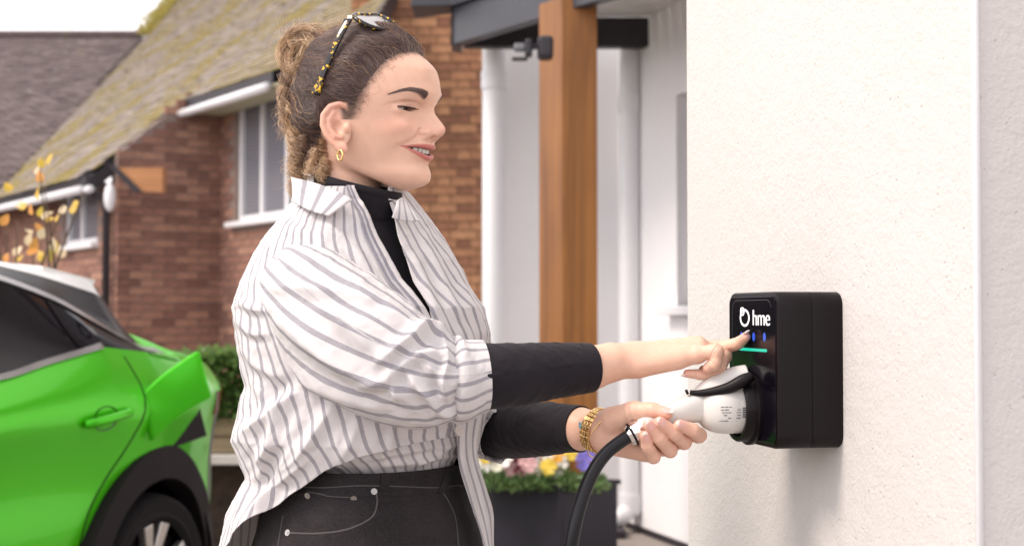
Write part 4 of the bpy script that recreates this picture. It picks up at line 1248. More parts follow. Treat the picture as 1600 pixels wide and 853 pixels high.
# plug: white handset pushed into the socket, held by the far hand
def plug():
    t = NT('white_handset'); co = t.coord(); t.base((.66, .64, .615, 1)); t.set(Roughness=.38); t.bump(t.noise(co, 700, 2), .05, .0005)
    white = t.m
    chrome = simple('chrome', (.85, .83, .82, 1), .06, 1.0, var=.02)
    ax = WN                                        # out of the wall
    Y0 = SOCK.y
    # spine of the handset: nose straight out of the socket, then bent down into the grip
    nose = [SOCK + ax * .004, SOCK + ax * .024, SOCK + ax * .042]
    g1 = at(1086, 636, SOCK.y - .012); g2 = at(1056, 646, SOCK.y - .025); g3 = at(1024, 658, SOCK.y - .032); g4 = at(992, 676, SOCK.y - .034)
    sp = catmull([tuple(p) for p in nose] + [tuple(at(1106, 634, SOCK.y + .002)), tuple(g1), tuple(g2), tuple(g3), tuple(g4)], 60)
    rad = catmull([(.0345, .0345), (.0345, .0345), (.0338, .034), (.0275, .028), (.021, .022), (.0165, .017), (.015, .0155), (.0135, .0135)], 60)
    root = thing('charging_plug', 'white charging plug with black lever pushed into the wall charger', 'plug', tuple(SOCK))
    vs = []; fs = []; seg = 32
    prev = None
    for i in range(60):
        p = Vector(sp[i]); tt = (Vector(sp[min(i + 1, 59)]) - Vector(sp[max(i - 1, 0)])).normalized()
        b = Vector((0, 0, 1)); s = tt.cross(b).normalized(); u = s.cross(tt).normalized()
        for k in range(seg):
            a = 2 * math.pi * k / seg; ca, sa = math.cos(a), math.sin(a)
            e = 2.5; q = (abs(ca) ** e + abs(sa) ** e) ** (-1 / e)
            vs.append(p + s * ca * q * rad[i][0] * .93 + u * sa * q * rad[i][1] * .93)
    for i in range(59):
        for k in range(seg): fs.append((i * seg + k, i * seg + (k + 1) % seg, (i + 1) * seg + (k + 1) % seg, (i + 1) * seg + k))
    fs += [tuple(range(seg)), tuple(range(59 * seg, 60 * seg))[::-1]]
    MB().add(vs, fs).build('handset', white, root, auto=50)
    # upper white hood above the lever
    hv = []; hf = []
    H = [(1168, 583, .020), (1150, 586, .020), (1128, 592, .018), (1105, 601, .015), (1086, 611, .009)]
    hp = catmull([tuple(at(px, py + 10, SOCK.y - .002)) + (r,) for (px, py, r) in H], 20)
    m = MB(); m.tube([Vector(h[:3]) for h in hp], [h[3] for h in hp], 20); m.build('hood', white, root, smooth=True)
    # black lever
    lv = catmull([tuple(at(1176, 587, SOCK.y - .036)) + (.006,), tuple(at(1162, 594, SOCK.y - .036)) + (.0085,), tuple(at(1138, 606, SOCK.y - .034)) + (.0075,), tuple(at(1112, 612, SOCK.y - .030)) + (.0058,), tuple(at(1090, 614, SOCK.y - .026)) + (.0040,), tuple(at(1078, 612.5, SOCK.y - .024)) + (.0030,)], 24)
    m = MB(); m.tube([Vector(h[:3]) for h in lv], [h[3] for h in lv], 14); m.build('lever', BLACKP, root, smooth=True)
    m = MB(); m.tube([at(1075, 611.5, SOCK.y - .026), at(1071.5, 613, SOCK.y - .026)], .0035, 12); m.build('lever_hook', BLACKP, root, smooth=True)
    # printed rating panel
    t = NT('grey_print'); t.base((.10, .10, .11, 1)); t.set(Roughness=.6)
    def face(px, py):   # on the near side of the nose
        p = at(px, py, SOCK.y - .05); return p
    rng = random.Random(2)
    nose_c = SOCK + ax * .045
    sv = ax.cross(Vector((0, 0, 1))).normalized(); sv = sv if sv.y < 0 else -sv
    lines = MB()
    def patch(a, b, z0, z1):   # curved strip lying on the barrel: a,b along axis, z heights
        rr = .0322
        vs = []
        for (u, z) in ((a, z0), (b, z0), (b, z1), (a, z1)):
            e = 2.5; zz = z / rr; y = rr * (1 - abs(zz) ** e) ** (1 / e)
            vs.append(SOCK + ax * u + Vector((0, 0, z)) + sv * (y + .0007))
        lines.add(vs, [(0, 1, 2, 3)])
    for r in range(6):
        u = .026
        while u < .054:
            w = rng.uniform(.002, .006); 
            if rng.random() < .8: patch(u, min(u + w, .055), .004 - r * .0036, .004 - r * .0036 + .0011)
            u += w + .0012
    for r in range(5): patch(.0165, .0235, .002 - r * .0028, .002 - r * .0028 + .0018)
    stuff(lines.build('rating_print', t.m, root))
    # chrome cable gland
    d = (g4 - g3).normalized()
    e0 = g4 - d * .012
    gl = MB(); pr = [(.0, .0135), (.006, .0150), (.014, .0152), (.018, .0142), (.022, .0125), (.0225, .0095)]
    gl.tube([e0 + d * a for (a, r) in pr], [r for (a, r) in pr], 24); gl.build('cable_gland', chrome, root, auto=40)
    m = MB(); m.tube([e0 + d * .0145, e0 + d * .0175], .0158, 24); m.build('gland_ring', BLACKP, root, auto=40)
    # cable
    c0 = e0 + d * .018
    pts = [tuple(c0), tuple(at(972, 688, c0.y - .004)), tuple(at(946, 709, c0.y - .01)), tuple(at(924, 742, c0.y - .02)), tuple(at(906, 790, c0.y - .03)), tuple(at(893, 850, c0.y - .035)), tuple(at(885, 930, c0.y - .03))]
    p = at(885, 930, c0.y - .03)
    pts += [(p.x - .012, p.y + .02, .55), (p.x + .03, p.y + .06, .25), (p.x + .10, p.y + .12, .06), (p.x + .22, p.y + .22, .012), (p.x + .30, p.y + .45, .011), (p.x + .1, p.y + .7, .011), (p.x - .5, p.y + 1.2, .011)]
    t = NT('cable_rubber'); t.base((.007, .007, .010, 1)); t.b.inputs['Specular IOR Level'].default_value = .3; t.set(Roughness=.35); 
    cb = MB(); cc = catmull(pts, 150); cb.tube([Vector(q) for q in cc], .0088, 18)
    o = cb.build('charging_cable', t.m, smooth=True)
    tag(o, 'thick black charging cable curving down from the white plug', 'cable')
    return root, sp
PLUG, PLUG_SPINE = plug()
# ------------------------------------------------------------------ implicit-surface tools (numpy)
def smin(a, b, k):
    h = np.clip(0.5 + 0.5 * (b - a) / k, 0, 1); return b + (a - b) * h - k * h * (1 - h)
def smax(a, b, k): return -smin(-a, -b, k)
def sd_ell(p, c, r, R=None):
    q = p - np.array(c, np.float32)
    if R is not None: q = q @ R
    r = np.array(r, np.float32); k0 = np.sqrt(((q / r) ** 2).sum(-1)); k1 = np.sqrt(((q / (r * r)) ** 2).sum(-1))
    return k0 * (k0 - 1) / np.maximum(k1, 1e-6)
def sd_cone(p, a, b, ra, rb):
    """capsule whose radius runs from ra to rb"""
    a = np.array(a, np.float32); b = np.array(b, np.float32); ba = b - a; q = p - a
    h = np.clip((q @ ba) / max(float(ba @ ba), 1e-12), 0, 1)
    return np.sqrt(((q - h[..., None] * ba) ** 2).sum(-1)) - (ra + (rb - ra) * h)
def sd_chain(p, pts, k=None):
    """pts: list of (x,y,z,r)"""
    d = None
    for i in range(len(pts) - 1):
        c = sd_cone(p, pts[i][:3], pts[i + 1][:3], pts[i][3], pts[i + 1][3])
        d = c if d is None else (np.minimum(d, c) if k is None else smin(d, c, k))
    return d
def table(pts, sig=0.0015, n=1200):
    pts = sorted(pts); zs = np.array([p[0] for p in pts]); vs = np.array([p[1] for p in pts])
    g = np.linspace(zs[0], zs[-1], n); v = np.interp(g, zs, vs); dz = g[1] - g[0]
    m = max(1, int(3 * sig / dz)); ker = np.exp(-.5 * (np.arange(-m, m + 1) * dz / sig) ** 2); ker /= ker.sum()
    v = np.convolve(np.pad(v, m, 'edge'), ker, 'valid')
    return lambda z: np.interp(z, g, v).astype(np.float32)
def gauss(x, c, s): return np.exp(-((x - c) / s) ** 2)

def surface_nets(f, lo, hi, h, B=8, slack=1.9):
    lo = np.array(lo, np.float64); hi = np.array(hi, np.float64)
    nb = np.ceil((hi - lo) / (h * B)).astype(int); N = nb * B + 1
    g = [lo[i] + h * B * np.arange(nb[i] + 1) for i in range(3)]
    cp = np.stack(np.meshgrid(*[x[:-1] + h * B / 2 for x in g], indexing='ij'), -1).astype(np.float32)
    fc = f(cp.reshape(-1, 3)).reshape(cp.shape[:3])
    act = np.argwhere(np.abs(fc) < h * B * slack)
    val = np.repeat(np.repeat(np.repeat(np.where(fc < 0, -1., 1.).astype(np.float32), B, 0), B, 1), B, 2)
    val = np.pad(val, ((0, 1), (0, 1), (0, 1)), 'edge')
    off = np.stack(np.meshgrid(*[np.arange(B + 1)] * 3, indexing='ij'), -1).reshape(-1, 3)
    for s in range(0, len(act), 900):
        ii = (act[s:s + 900, None, :] * B + off[None])
        pts = (lo + ii * h).astype(np.float32).reshape(-1, 3)
        v = f(pts); ii = ii.reshape(-1, 3); val[ii[:, 0], ii[:, 1], ii[:, 2]] = v
    s = val < 0
    cnt = np.zeros(np.array(val.shape) - 1, np.int8)
    for a in (0, 1):
        for b in (0, 1):
            for c in (0, 1):
                cnt += s[a:s.shape[0] - 1 + a, b:s.shape[1] - 1 + b, c:s.shape[2] - 1 + c]
    cells = np.argwhere((cnt > 0) & (cnt < 8))
    ids = np.full(cnt.shape, -1, np.int64); ids[cells[:, 0], cells[:, 1], cells[:, 2]] = np.arange(len(cells))
    acc = np.zeros((len(cells), 3)); num = np.zeros(len(cells))
    cor = [(a, b, c) for a in (0, 1) for b in (0, 1) for c in (0, 1)]
    cv = [val[cells[:, 0] + a, cells[:, 1] + b, cells[:, 2] + c] for (a, b, c) in cor]
    for i, A in enumerate(cor):
        for j, Bc in enumerate(cor):
            if j <= i or sum(abs(A[q] - Bc[q]) for q in range(3)) != 1: continue
            va, vb = cv[i], cv[j]; m = (va < 0) != (vb < 0)
            t = np.where(m, va / np.where(m, va - vb, 1), 0)
            acc[m] += (np.array(A) + t[:, None] * (np.array(Bc) - np.array(A)))[m]; num[m] += 1
    V = lo + (cells + acc / num[:, None]) * h
    F = []
    for ax in range(3):
        sl = [slice(None)] * 3; sh = [slice(None)] * 3; sl[ax] = slice(0, -1); sh[ax] = slice(1, None)
        a, b = s[tuple(sl)], s[tuple(sh)]
        u, v = (ax + 1) % 3, (ax + 2) % 3
        e = np.argwhere(a != b); 
        e = e[(e[:, u] > 0) & (e[:, v] > 0) & (e[:, u] < ids.shape[u]) & (e[:, v] < ids.shape[v])]
        fl = a[e[:, 0], e[:, 1], e[:, 2]]
        def cell(du, dv):
            c = e.copy(); c[:, u] -= du; c[:, v] -= dv; return ids[c[:, 0], c[:, 1], c[:, 2]]
        q = np.stack([cell(1, 1), cell(0, 1), cell(0, 0), cell(1, 0)], 1)
        q[~fl] = q[~fl][:, ::-1]; F.append(q)
    F = np.concatenate(F); F = F[(F >= 0).all(1)]
    return V, F

def np_mesh(name, V, F, mat, parent=None, smooth=True, attrs=None, k=4):
    me = bpy.data.meshes.new(name); n = len(F)
    me.vertices.add(len(V)); me.vertices.foreach_set('co', np.asarray(V, np.float32).ravel())
    me.loops.add(n * k); me.loops.foreach_set('vertex_index', np.asarray(F, np.int32).ravel())
    me.polygons.add(n); me.polygons.foreach_set('loop_start', np.arange(0, n * k, k, dtype=np.int32))
    me.update(calc_edges=True); me.validate()
    if smooth: me.polygons.foreach_set('use_smooth', np.ones(len(me.polygons), bool))
    for nm, col in (attrs or {}).items():
        col = np.asarray(col, np.float32)
        if col.ndim == 1:
            a = me.attributes.new(nm, 'FLOAT', 'POINT'); a.data.foreach_set('value', col)
        else:
            if col.shape[1] == 3: col = np.concatenate([col, np.ones((len(col), 1), np.float32)], 1)
            a = me.attributes.new(nm, 'FLOAT_COLOR', 'POINT'); a.data.foreach_set('color', col.ravel())
    return link_mesh(name, me, mat, parent)

def laplace(V, F, it=2, lam=.5):
    V = V.copy(); n = len(V)
    e = np.concatenate([F[:, [0, 1]], F[:, [1, 2]], F[:, [2, 3]], F[:, [3, 0]]]); e = np.concatenate([e, e[:, ::-1]])
    deg = np.bincount(e[:, 0], minlength=n)[:, None]
    for _ in range(it):
        s = np.stack([np.bincount(e[:, 0], V[e[:, 1], c], n) for c in range(3)], 1)
        V += lam * (s / np.maximum(deg, 1) - V)
    return V

def strands_mesh(paths, rad, cols, sides=3):
    """paths (n,k,3), rad (n,k), cols (n,3) -> V,F,colour"""
    n, k, _ = paths.shape
    t = np.gradient(paths, axis=1); t /= np.linalg.norm(t, axis=2, keepdims=True) + 1e-9
    ref = np.where(np.abs(t[..., 2:3]) < .9, np.array([0, 0, 1.]), np.array([1., 0, 0]))
    a = np.cross(t, ref); a /= np.linalg.norm(a, axis=2, keepdims=True) + 1e-9; b = np.cross(t, a)
    V = []
    for s in range(sides):
        w = 2 * math.pi * s / sides; V.append(paths + (a * math.cos(w) + b * math.sin(w)) * rad[..., None])
    V = np.stack(V, 2).reshape(-1, 3)
    base = (np.arange(n)[:, None] * k + np.arange(k - 1)[None]) * sides
    F = []
    for s in range(sides):
        s2 = (s + 1) % sides
        F.append(np.stack([base + s, base + s2, base + sides + s2, base + sides + s], -1).reshape(-1, 4))
    return V, np.concatenate(F), np.repeat(cols, k * sides, 0)
# ------------------------------------------------------------------ the woman: head
YAW = math.radians(25)
HF = np.array([math.cos(YAW), -math.sin(YAW), 0]); HL = np.array([math.sin(YAW), math.cos(YAW), 0]); HU = np.array([0, 0, 1.])
HC = np.array(at(560, 190, 2.0)) - np.array([0, 0, .008])
def h2w(p): p = np.asarray(p, float); return HC + p[..., 0:1] * 1.035 * HF + p[..., 1:2] * HL + p[..., 2:3] * HU
W_FOOT = Vector((at(590, 800, 2.0).x, 2.0, 0))
WOMAN = thing('person', 'woman in striped shirt and black jeans holding the plug and touching the charger display', 'person', tuple(W_FOOT))
WB = np.array(W_FOOT)

_B = table([(-.16, .06), (-.0935, .075), (-.0905, .092), (-.0873, .1030), (-.0819, .1085), (-.0738, .1105), (-.0657, .1085), (-.0594, .1052), (-.054, .1058), (-.047, .1085), (-.040, .1110), (-.034, .1125), (-.0279, .1130), (-.0216, .1115), (-.0126, .1090), (0, .1085), (.0126, .1105), (.0198, .1125), (.027, .1165), (.0378, .1205), (.045, .1208), (.0585, .1190), (.0711, .1160), (.081, .1110), (.0963, .1015), (.108, .089), (.14, .03)], .0022)
_N = table([(-.05, 0), (-.0290, 0), (-.0262, .0010), (-.0243, .0062), (-.0216, .0128), (-.018, .0205), (-.0126, .0245), (-.0072, .0238), (0, .0182), (.0065, .0120), (.0126, .0066), (.0198, .0030), (.028, .0010), (.036, 0), (.06, 0)], .0014)
_NW = table([(-.05, .014), (-.0243, .0118), (-.018, .0124), (-.0126, .0118), (-.006, .0102), (0, .0092), (.0126, .0085), (.0198, .0085), (.03, .011)], .002)
_W = table([(-.16, .035), (-.0905, .026), (-.084, .0355), (-.074, .0450), (-.06, .0505), (-.045, .0572), (-.03, .0622), (-.015, .0685), (0, .0705), (.02, .0720), (.04, .0725), (.06, .0715), (.08, .066), (.10, .055), (.12, .04), (.14, .02)], .004)
_PW = table([(-.16, 2.0), (-.06, 2.0), (-.04, 2.05), (-.02, 2.1), (0, 2.05), (.03, 2.05), (.06, 2.25), (.1, 2.2)], .01)
XB = -.012
MOUTH_HW = .0325
def mouth_mid(y): return -.0418 + .0068 * np.clip(np.abs(y) / MOUTH_HW, 0, 1.2) ** 1.6       # centre line of the smile
def mouth_open(y): return .0040 * np.clip(1 - (np.abs(y) / (MOUTH_HW * .93)) ** 2.4, 0, 1)
EYE = np.array([.0805, .0345, .0162])
def face_disp(ay, z):
    N = _N(z) * np.exp(-(ay / _NW(z)) ** 2.3)
    # sockets, brow ridge, cheek of a smile
    N = N - .0075 * gauss(ay, .0360, .0150) * gauss(z, .0185, .0115)
    N = N - .0050 * gauss(ay, .0165, .0075) * gauss(z, .017, .010)
    N = N + .0026 * gauss(ay, .030, .018) * gauss(z, .0385, .0065)
    N = N + .0076 * gauss(ay, .041, .015) * gauss(z, -.009, .0135)
    N = N - .0030 * gauss(ay, .026, .010) * gauss(z, .0015, .006)
    # muzzle: corners set back by the smile
    N = N - .0065 * gauss(ay, .036, .012) * gauss(z, -.040, .014)
    # fold from the nose wing to beyond the mouth corner
    t = np.clip((-.010 - z) / .030, 0, 1); fy = .0175 + .0215 * t ** 1.15
    inb = np.clip((-.008 - z) / .004, 0, 1) * np.clip((z + .036) / .012, 0, 1)
    N = N - .0015 * gauss(ay, fy, .0032) * inb + .0016 * gauss(ay, fy + .0065, .0055) * inb
    # lips
    mm = mouth_mid(ay); mo = mouth_open(ay); tap = np.clip(1 - (ay / (MOUTH_HW * 1.0)) ** 2, 0, 1) ** .6
    zu = mm + mo + .0030 * tap + .0004; zl = mm - mo - .0040 * tap - .0004
    N = N + tap * (.0036 * gauss(z, zu, .0030)) * (1 - .18 * gauss(ay, 0, .003))
    N = N + tap * (.0048 * gauss(z, zl, .0040))
    N = N - .0016 * gauss(z, zl - .0075, .0035) * np.clip(1 - ay / .024, 0, 1)
    N = N - .0010 * gauss(ay, 0, .0035) * np.clip((z + .035) / .004, 0, 1) * np.clip((-.026 - z) / .004, 0, 1)
    # corner dimple
    N = N - .0016 * gauss(ay, .0345, .0035) * gauss(z, -.0352, .0040) + .0015 * gauss(ay, .043, .007) * gauss(z, -.036, .012)
    return N
def d_head(p, detail=True):
    x, y, z = p[..., 0], p[..., 1], p[..., 2]; ay = np.abs(y)
    xs = x - face_disp(ay, z) * np.clip((x - .03) / .03, 0, 1)
    Bz = _B(z); W = _W(z); pw = _PW(z)
    fx = np.clip((xs - XB) / (Bz - XB), 0, None)
    r = (fx ** 2 + np.clip(ay / W, 0, None) ** pw) ** .5
    d = (r - 1) * .062
    zj = -.0920 + np.clip(.070 - x, 0, None) * .52 - .04 * np.clip(.095 - x, 0, .030)                      # jaw line rising to the ear
    d = smax(d, (zj - z) * .93, .011)
    d = smax(d, (z - .10), .03)
    d = smax(d, (-.014 - x), .02)
    sk = sd_ell(p, (.0150, 0, .049), (.0850, .0750, .0865))
    d = smin(d, sk, .016)
    # occiput and nape
    d = smin(d, sd_ell(p, (-.015, 0, .025), (.056, .064, .062)), .02)
    nk = sd_cone(p, (-.014, 0, -.04), (-.032, 0, -.17), .0465, .0520)
    d = smin(d, nk, .012)
    if not detail: return d
    # lids over the eyeballs
    pm = np.stack([x, ay, z], -1)
    lid = np.sqrt(((pm - EYE.astype(np.float32)) ** 2).sum(-1)) - .0140
    lid = lid + .0014 * gauss(z, .0238 - ((ay - .0360) / .02) ** 2 * .006, .0011)
    d = smin(d, lid, .0035)
    d = d + .0020 * gauss(z, .0258 - ((ay - .0350) / .021) ** 2 * .0065, .0016) * gauss(ay, .0360, .014) * (x > .06)
    # slit between the lids
    sl = np.abs(z - (.0146 + .0006 * (ay - .0360) / .013)) - .0026 * np.clip(1 - ((ay - .0345) / .0112) ** 2, 0, 1)
    cut = np.maximum(np.maximum(sl, np.abs(ay - .0345) - .0112), .075 - x)
    d = smax(d, -cut, .0008)
    # under-eye roll
    d = d - .0009 * gauss(z, .0118, .0020) * gauss(ay, .0360, .011) * (x > .06)
    # nose wings and nostrils
    al = sd_ell(pm, (.1090, .0128, -.0158), (.0105, .0062, .0080))
    d = smin(d, al, .0045)
    ns = sd_ell(pm, (.1190, .0066, -.0235), (.0062, .0030, .0048))
    d = smax(d, -ns, .0015)
    crs = np.sqrt((pm[..., 1] - .0185) ** 2 + (z + .0155) ** 2)
    d = d + .0011 * np.exp(-(np.abs(crs - .0045) / .0017) ** 2) * (pm[..., 1] > .0155) * (x > .085)
    # mouth opening
    mm = mouth_mid(ay); mo = mouth_open(ay)
    op = np.maximum(np.abs(z - mm) - mo, .078 - x)
    d = smax(d, -op * .9, .0012)
    # ears
    if True:
        pe = pm - np.array([.0135, -.0015, 0], np.float32)
        E = [(.0145, .0715, .018), (.0115, .0760, .0270), (.001, .0800, .0300), (-.0135, .0835, .0255), (-.0235, .0870, .0125), (-.0245, .0875, -.003), (-.0180, .0860, -.018), (-.0085, .0830, -.0305), (.001, .0800, -.039)]
        E = [(.0145 + (e[0] - .0145) * .82, e[1], -.040 + (e[2] + .040) * .88) for e in E]
        hx = sd_chain(pe, [e + (.0040,) for e in E])
        Rt = np.array(Euler((0, math.radians(-16), math.radians(-24))).to_matrix(), np.float32)
        plate = sd_ell(pe, (-.0020, .0770, -.0070), (.0180, .0045, .0295), Rt)
        e = smin(plate, hx, .005)
        ah = sd_chain(pe, [(-.004, .0815, .010, .0026), (-.0098, .0840, -.001, .0030), (-.0078, .0830, -.013, .0030), (-.001, .0810, -.0225, .0030), (.006, .0785, -.0245, .0026)])
        con = sd_ell(pe, (.0015, .0845, -.0110), (.0090, .0085, .0110), Rt)
        e = smax(e, -con, .003); e = smin(e, ah, .003)
        e = smin(e, sd_ell(pe, (.0128, .0745, -.0120), (.0045, .0050, .0065)), .003)
        e = smin(e, sd_ell(pe, (.0065, .0775, -.0400), (.0080, .0040, .0085)), .006)
        d = smin(d, e, .004)
    return d

# hair line on the side of the head: hair lies behind xh(z)
_XH = table([(-.20, -.030), (-.075, -.028), (-.04, -.028), (-.012, -.020), (-.006, -.010), (-.002, .0360), (.008, .0430), (.020, .0480), (.032, .0530), (.0495, .0630), (.0640, .0720), (.0765, .0790), (.0880, .0885), (.0960, .0970), (.104, .106), (.115, .120), (.13, .150), (.2, .2)], .0022)
def hair_thick(p):
    x, y, z = p[..., 0], p[..., 1], p[..., 2]
    m = np.clip((_XH(z) - x) / .045, 0, 1); m = m * m * (3 - 2 * m)
    lump = .0020 * np.sin(70 * x + 40 * z + 2 * np.sin(60 * y)) + .0014 * np.sin(130 * z - 60 * x + 3 * np.sin(45 * y + 1))
    ear = np.clip(1.35 - np.sqrt(((x - .012) / .022) ** 2 + ((z + .008) / .036) ** 2), 0, 1) * 1.25 * (np.abs(y) > .05)          # stay clear of the ear
    low = np.clip((z + .095) / .03, 0, 1)
    return ((.0118 + lump) * m + .006 * np.clip((-.02 - x) / .05, 0, 1) * m) * low * np.clip(1 - ear, 0, 1) - .0014
def d_hair(p):
    return d_head(p, False) - hair_thick(p)

def grad(f, p, e=.0008):
    g = np.stack([f(p + np.array(v, np.float32) * e) - f(p - np.array(v, np.float32) * e) for v in np.eye(3)], -1)
    return g / (np.linalg.norm(g, axis=-1, keepdims=True) + 1e-9)
def surf_x(y, z, f=d_head, x0=.145, x1=.03, n=90):
    """front-most x of the face at (y,z)"""
    y = np.asarray(y, np.float32); z = np.asarray(z, np.float32); xs = np.linspace(x0, x1, n)
    P = np.stack([np.broadcast_to(xs, y.shape + (n,)), np.broadcast_to(y[..., None], y.shape + (n,)), np.broadcast_to(z[..., None], y.shape + (n,))], -1).astype(np.float32)
    v = f(P); i = np.argmax(v < 0, -1); i = np.maximum(i, 1)
    a = np.take_along_axis(v, (i - 1)[..., None], -1)[..., 0]; b = np.take_along_axis(v, i[..., None], -1)[..., 0]
    t = a / np.where(np.abs(a - b) < 1e-9, 1, a - b)
    return xs[i - 1] + (xs[i] - xs[i - 1]) * np.clip(t, 0, 1)

def mat_skin():
    t = NT('skin'); a = t.add("ShaderNodeAttribute"); a.attribute_name = 'col'
    co = t.coord(); n = t.noise(co, 55, 4); f = t.noise(co, 1400, 2)
    sp = t.ramp(n, [(.3, (.96, .94, .93, 1)), (.7, (1.03, 1.02, 1.02, 1))])
    t.base(t.mix(1.0, a.outputs['Color'], sp, 'MULTIPLY'))
    t.set(Roughness=.46); t.b.inputs['Subsurface Weight'].default_value = .22; t.b.inputs['Subsurface Radius'].default_value = (.010, .0042, .0022); t.b.inputs['Subsurface Scale'].default_value = .6
    t.b.inputs['Specular IOR Level'].default_value = .42
    t.bump(f, .10, .0006); return t.m
M['skin'] = mat_skin()
SKIN = np.array([.76, .490, .370])
LIP = np.array([.52, .165, .145]); BLUSH = np.array([.68, .335, .255])
def mixc(a, b, m): return a * (1 - m[:, None]) + b * m[:, None]

def head_colours(V):
    x, y, z = V[:, 0], V[:, 1], V[:, 2]; ay = np.abs(y); c = np.tile(SKIN, (len(V), 1))
    front = np.clip((x - .04) / .03, 0, 1)
    c = mixc(c, BLUSH, .45 * gauss(ay, .043, .018) * gauss(z, -.008, .016) * front)
    c = mixc(c, BLUSH, .40 * gauss(ay, 0, .014) * gauss(z, -.015, .010) * front)
    ear = np.clip((ay - .0745) / .003, 0, 1) * np.clip((.030 - x) / .004, 0, 1)
    c = mixc(c, np.array([.66, .33, .25]), .6 * ear)
    mm = mouth_mid(ay); mo = mouth_open(ay); tap = np.clip(1 - (ay / (MOUTH_HW * 1.03)) ** 2, 0, 1) ** .6
    up = np.clip((mm + mo + .0062 * tap + .0002 - z) / .0008, 0, 1) * np.clip((z - mm) / .0006 + 1, 0, 1)
    lo_ = np.clip((z - (mm - mo - .0082 * tap - .0002)) / .0010, 0, 1) * np.clip((mm - z) / .0006 + 1, 0, 1)
    lip = np.clip(np.maximum(up, lo_), 0, 1) * (tap > .02) * front
    c = mixc(c, LIP, lip * .92)
    inside = (np.abs(z - mm) < mo * .98 + .0002) & (x < surf_base(ay, z) - .0045) & (ay < MOUTH_HW) & (x > .06)
    c[inside] = (.10, .02, .02)
    # liner, lid make-up, brow tint; lid, crease and socket shade painted into skin colour
    lid = gauss(z, .0212, .0030) * gauss(ay, .0360, .012) * front; c = mixc(c, np.array([.55, .31, .23]), .45 * lid)
    ll = .0172 + .0006 * (ay - .0360) / .013 - .0008 * ((ay - .0360) / .014) ** 2
    liner = gauss(z, ll + .0004, .0011) * (np.abs(ay - .0350) < .0122) * front; c = mixc(c, np.array([.035, .020, .018]), np.clip(1.1 * liner, 0, .92))
    crease = gauss(z, .0252 - ((ay - .035) / .021) ** 2 * .0065, .0014) * gauss(ay, .036, .0125) * front; c = mixc(c, np.array([.36, .17, .12]), .55 * crease)
    socket_shade = gauss(ay, .019, .007) * gauss(z, .024, .010) * front; c = mixc(c, np.array([.52, .28, .20]), .40 * socket_shade)
    mot = .5 + .5 * np.sin(310 * x + 170 * y) * np.sin(260 * z + 190 * y) ; c = c * (1 - .030 * mot[:, None] * np.array([.4, 1, 1.1]))
    bm = brow_mask(ay, z) * front; c = mixc(c, np.array([.16, .095, .075]), .75 * bm)
    scalp = np.clip((_XH(z) - x + .002) / .014, 0, 1) * (z > -.09) * (1 - ear) * np.where(z < .0, np.clip((-.022 - x) / .006, 0, 1), 1); c = mixc(c, np.array([.07, .04, .032]), .85 * scalp)
    return c
def surf_base(ay, z): return XB + (_B(z) - XB) * np.clip(1 - (ay / _W(z)) ** _PW(z), 0, 1) ** .5 + face_disp(ay, z)
# eyebrow: centre line z(ay) and half thickness
def brow_c(ay): return np.interp(ay, [.015, .022, .031, .040, .047, .054], [.0318, .0345, .0390, .0410, .0388, .0345])
def brow_h(ay): return np.interp(ay, [.0178, .0195, .025, .033, .041, .054], [.0036, .0048, .0050, .0043, .0028, .0007])
def brow_mask(ay, z): return np.clip(1.3 - np.abs(z - brow_c(ay)) / np.maximum(brow_h(ay), 1e-4), 0, 1) * (ay > .0175) * (ay < .0545)

def head():
    V, F = surface_nets(lambda p: d_head(p), (-.10, -.10, -.175), (.145, .10, .14), .00125)
    V = laplace(V, F, 1, .4)
    return V, F, head_colours(V)
HEAD_V, HEAD_F, HEAD_C = head()
# ------------------------------------------------------------------ eyes, teeth, brows, lashes, hair
def mat_attr(name, rough=.4, aniso=0.0, spec=.5, sss=0):
    t = NT(name); a = t.add("ShaderNodeAttribute"); a.attribute_name = 'col'; t.link(a.outputs['Color'], t.b.inputs['Base Color'])
    t.set(Roughness=rough); t.b.inputs['Specular IOR Level'].default_value = spec; return t.m
M['hair'] = mat_attr('hair_strand', .38, spec=.6)
t = NT('hair_mass'); co = t.coord(); mp = t.mapping(co, (160, 160, 60)); n = t.noise(mp, 1.0, 4)
a = t.add("ShaderNodeAttribute"); a.attribute_name = 'col'
t.base(t.mix(1.0, a.outputs['Color'], t.ramp(n, [(.3, (.6, .6, .6, 1)), (.7, (1.3, 1.3, 1.3, 1))]), 'MULTIPLY')); t.set(Roughness=.55); t.bump(n, .6, .003)
M['hair_mass'] = t.m
RN = np.random.default_rng(7)
BUN = np.array([-.082, 0.0, .088])
DARK = np.array([.098, .064, .060]); MID = np.array([.19, .122, .100]); GOLD = np.array([.52, .31, .165]); BLOND = np.array([.78, .56, .36])

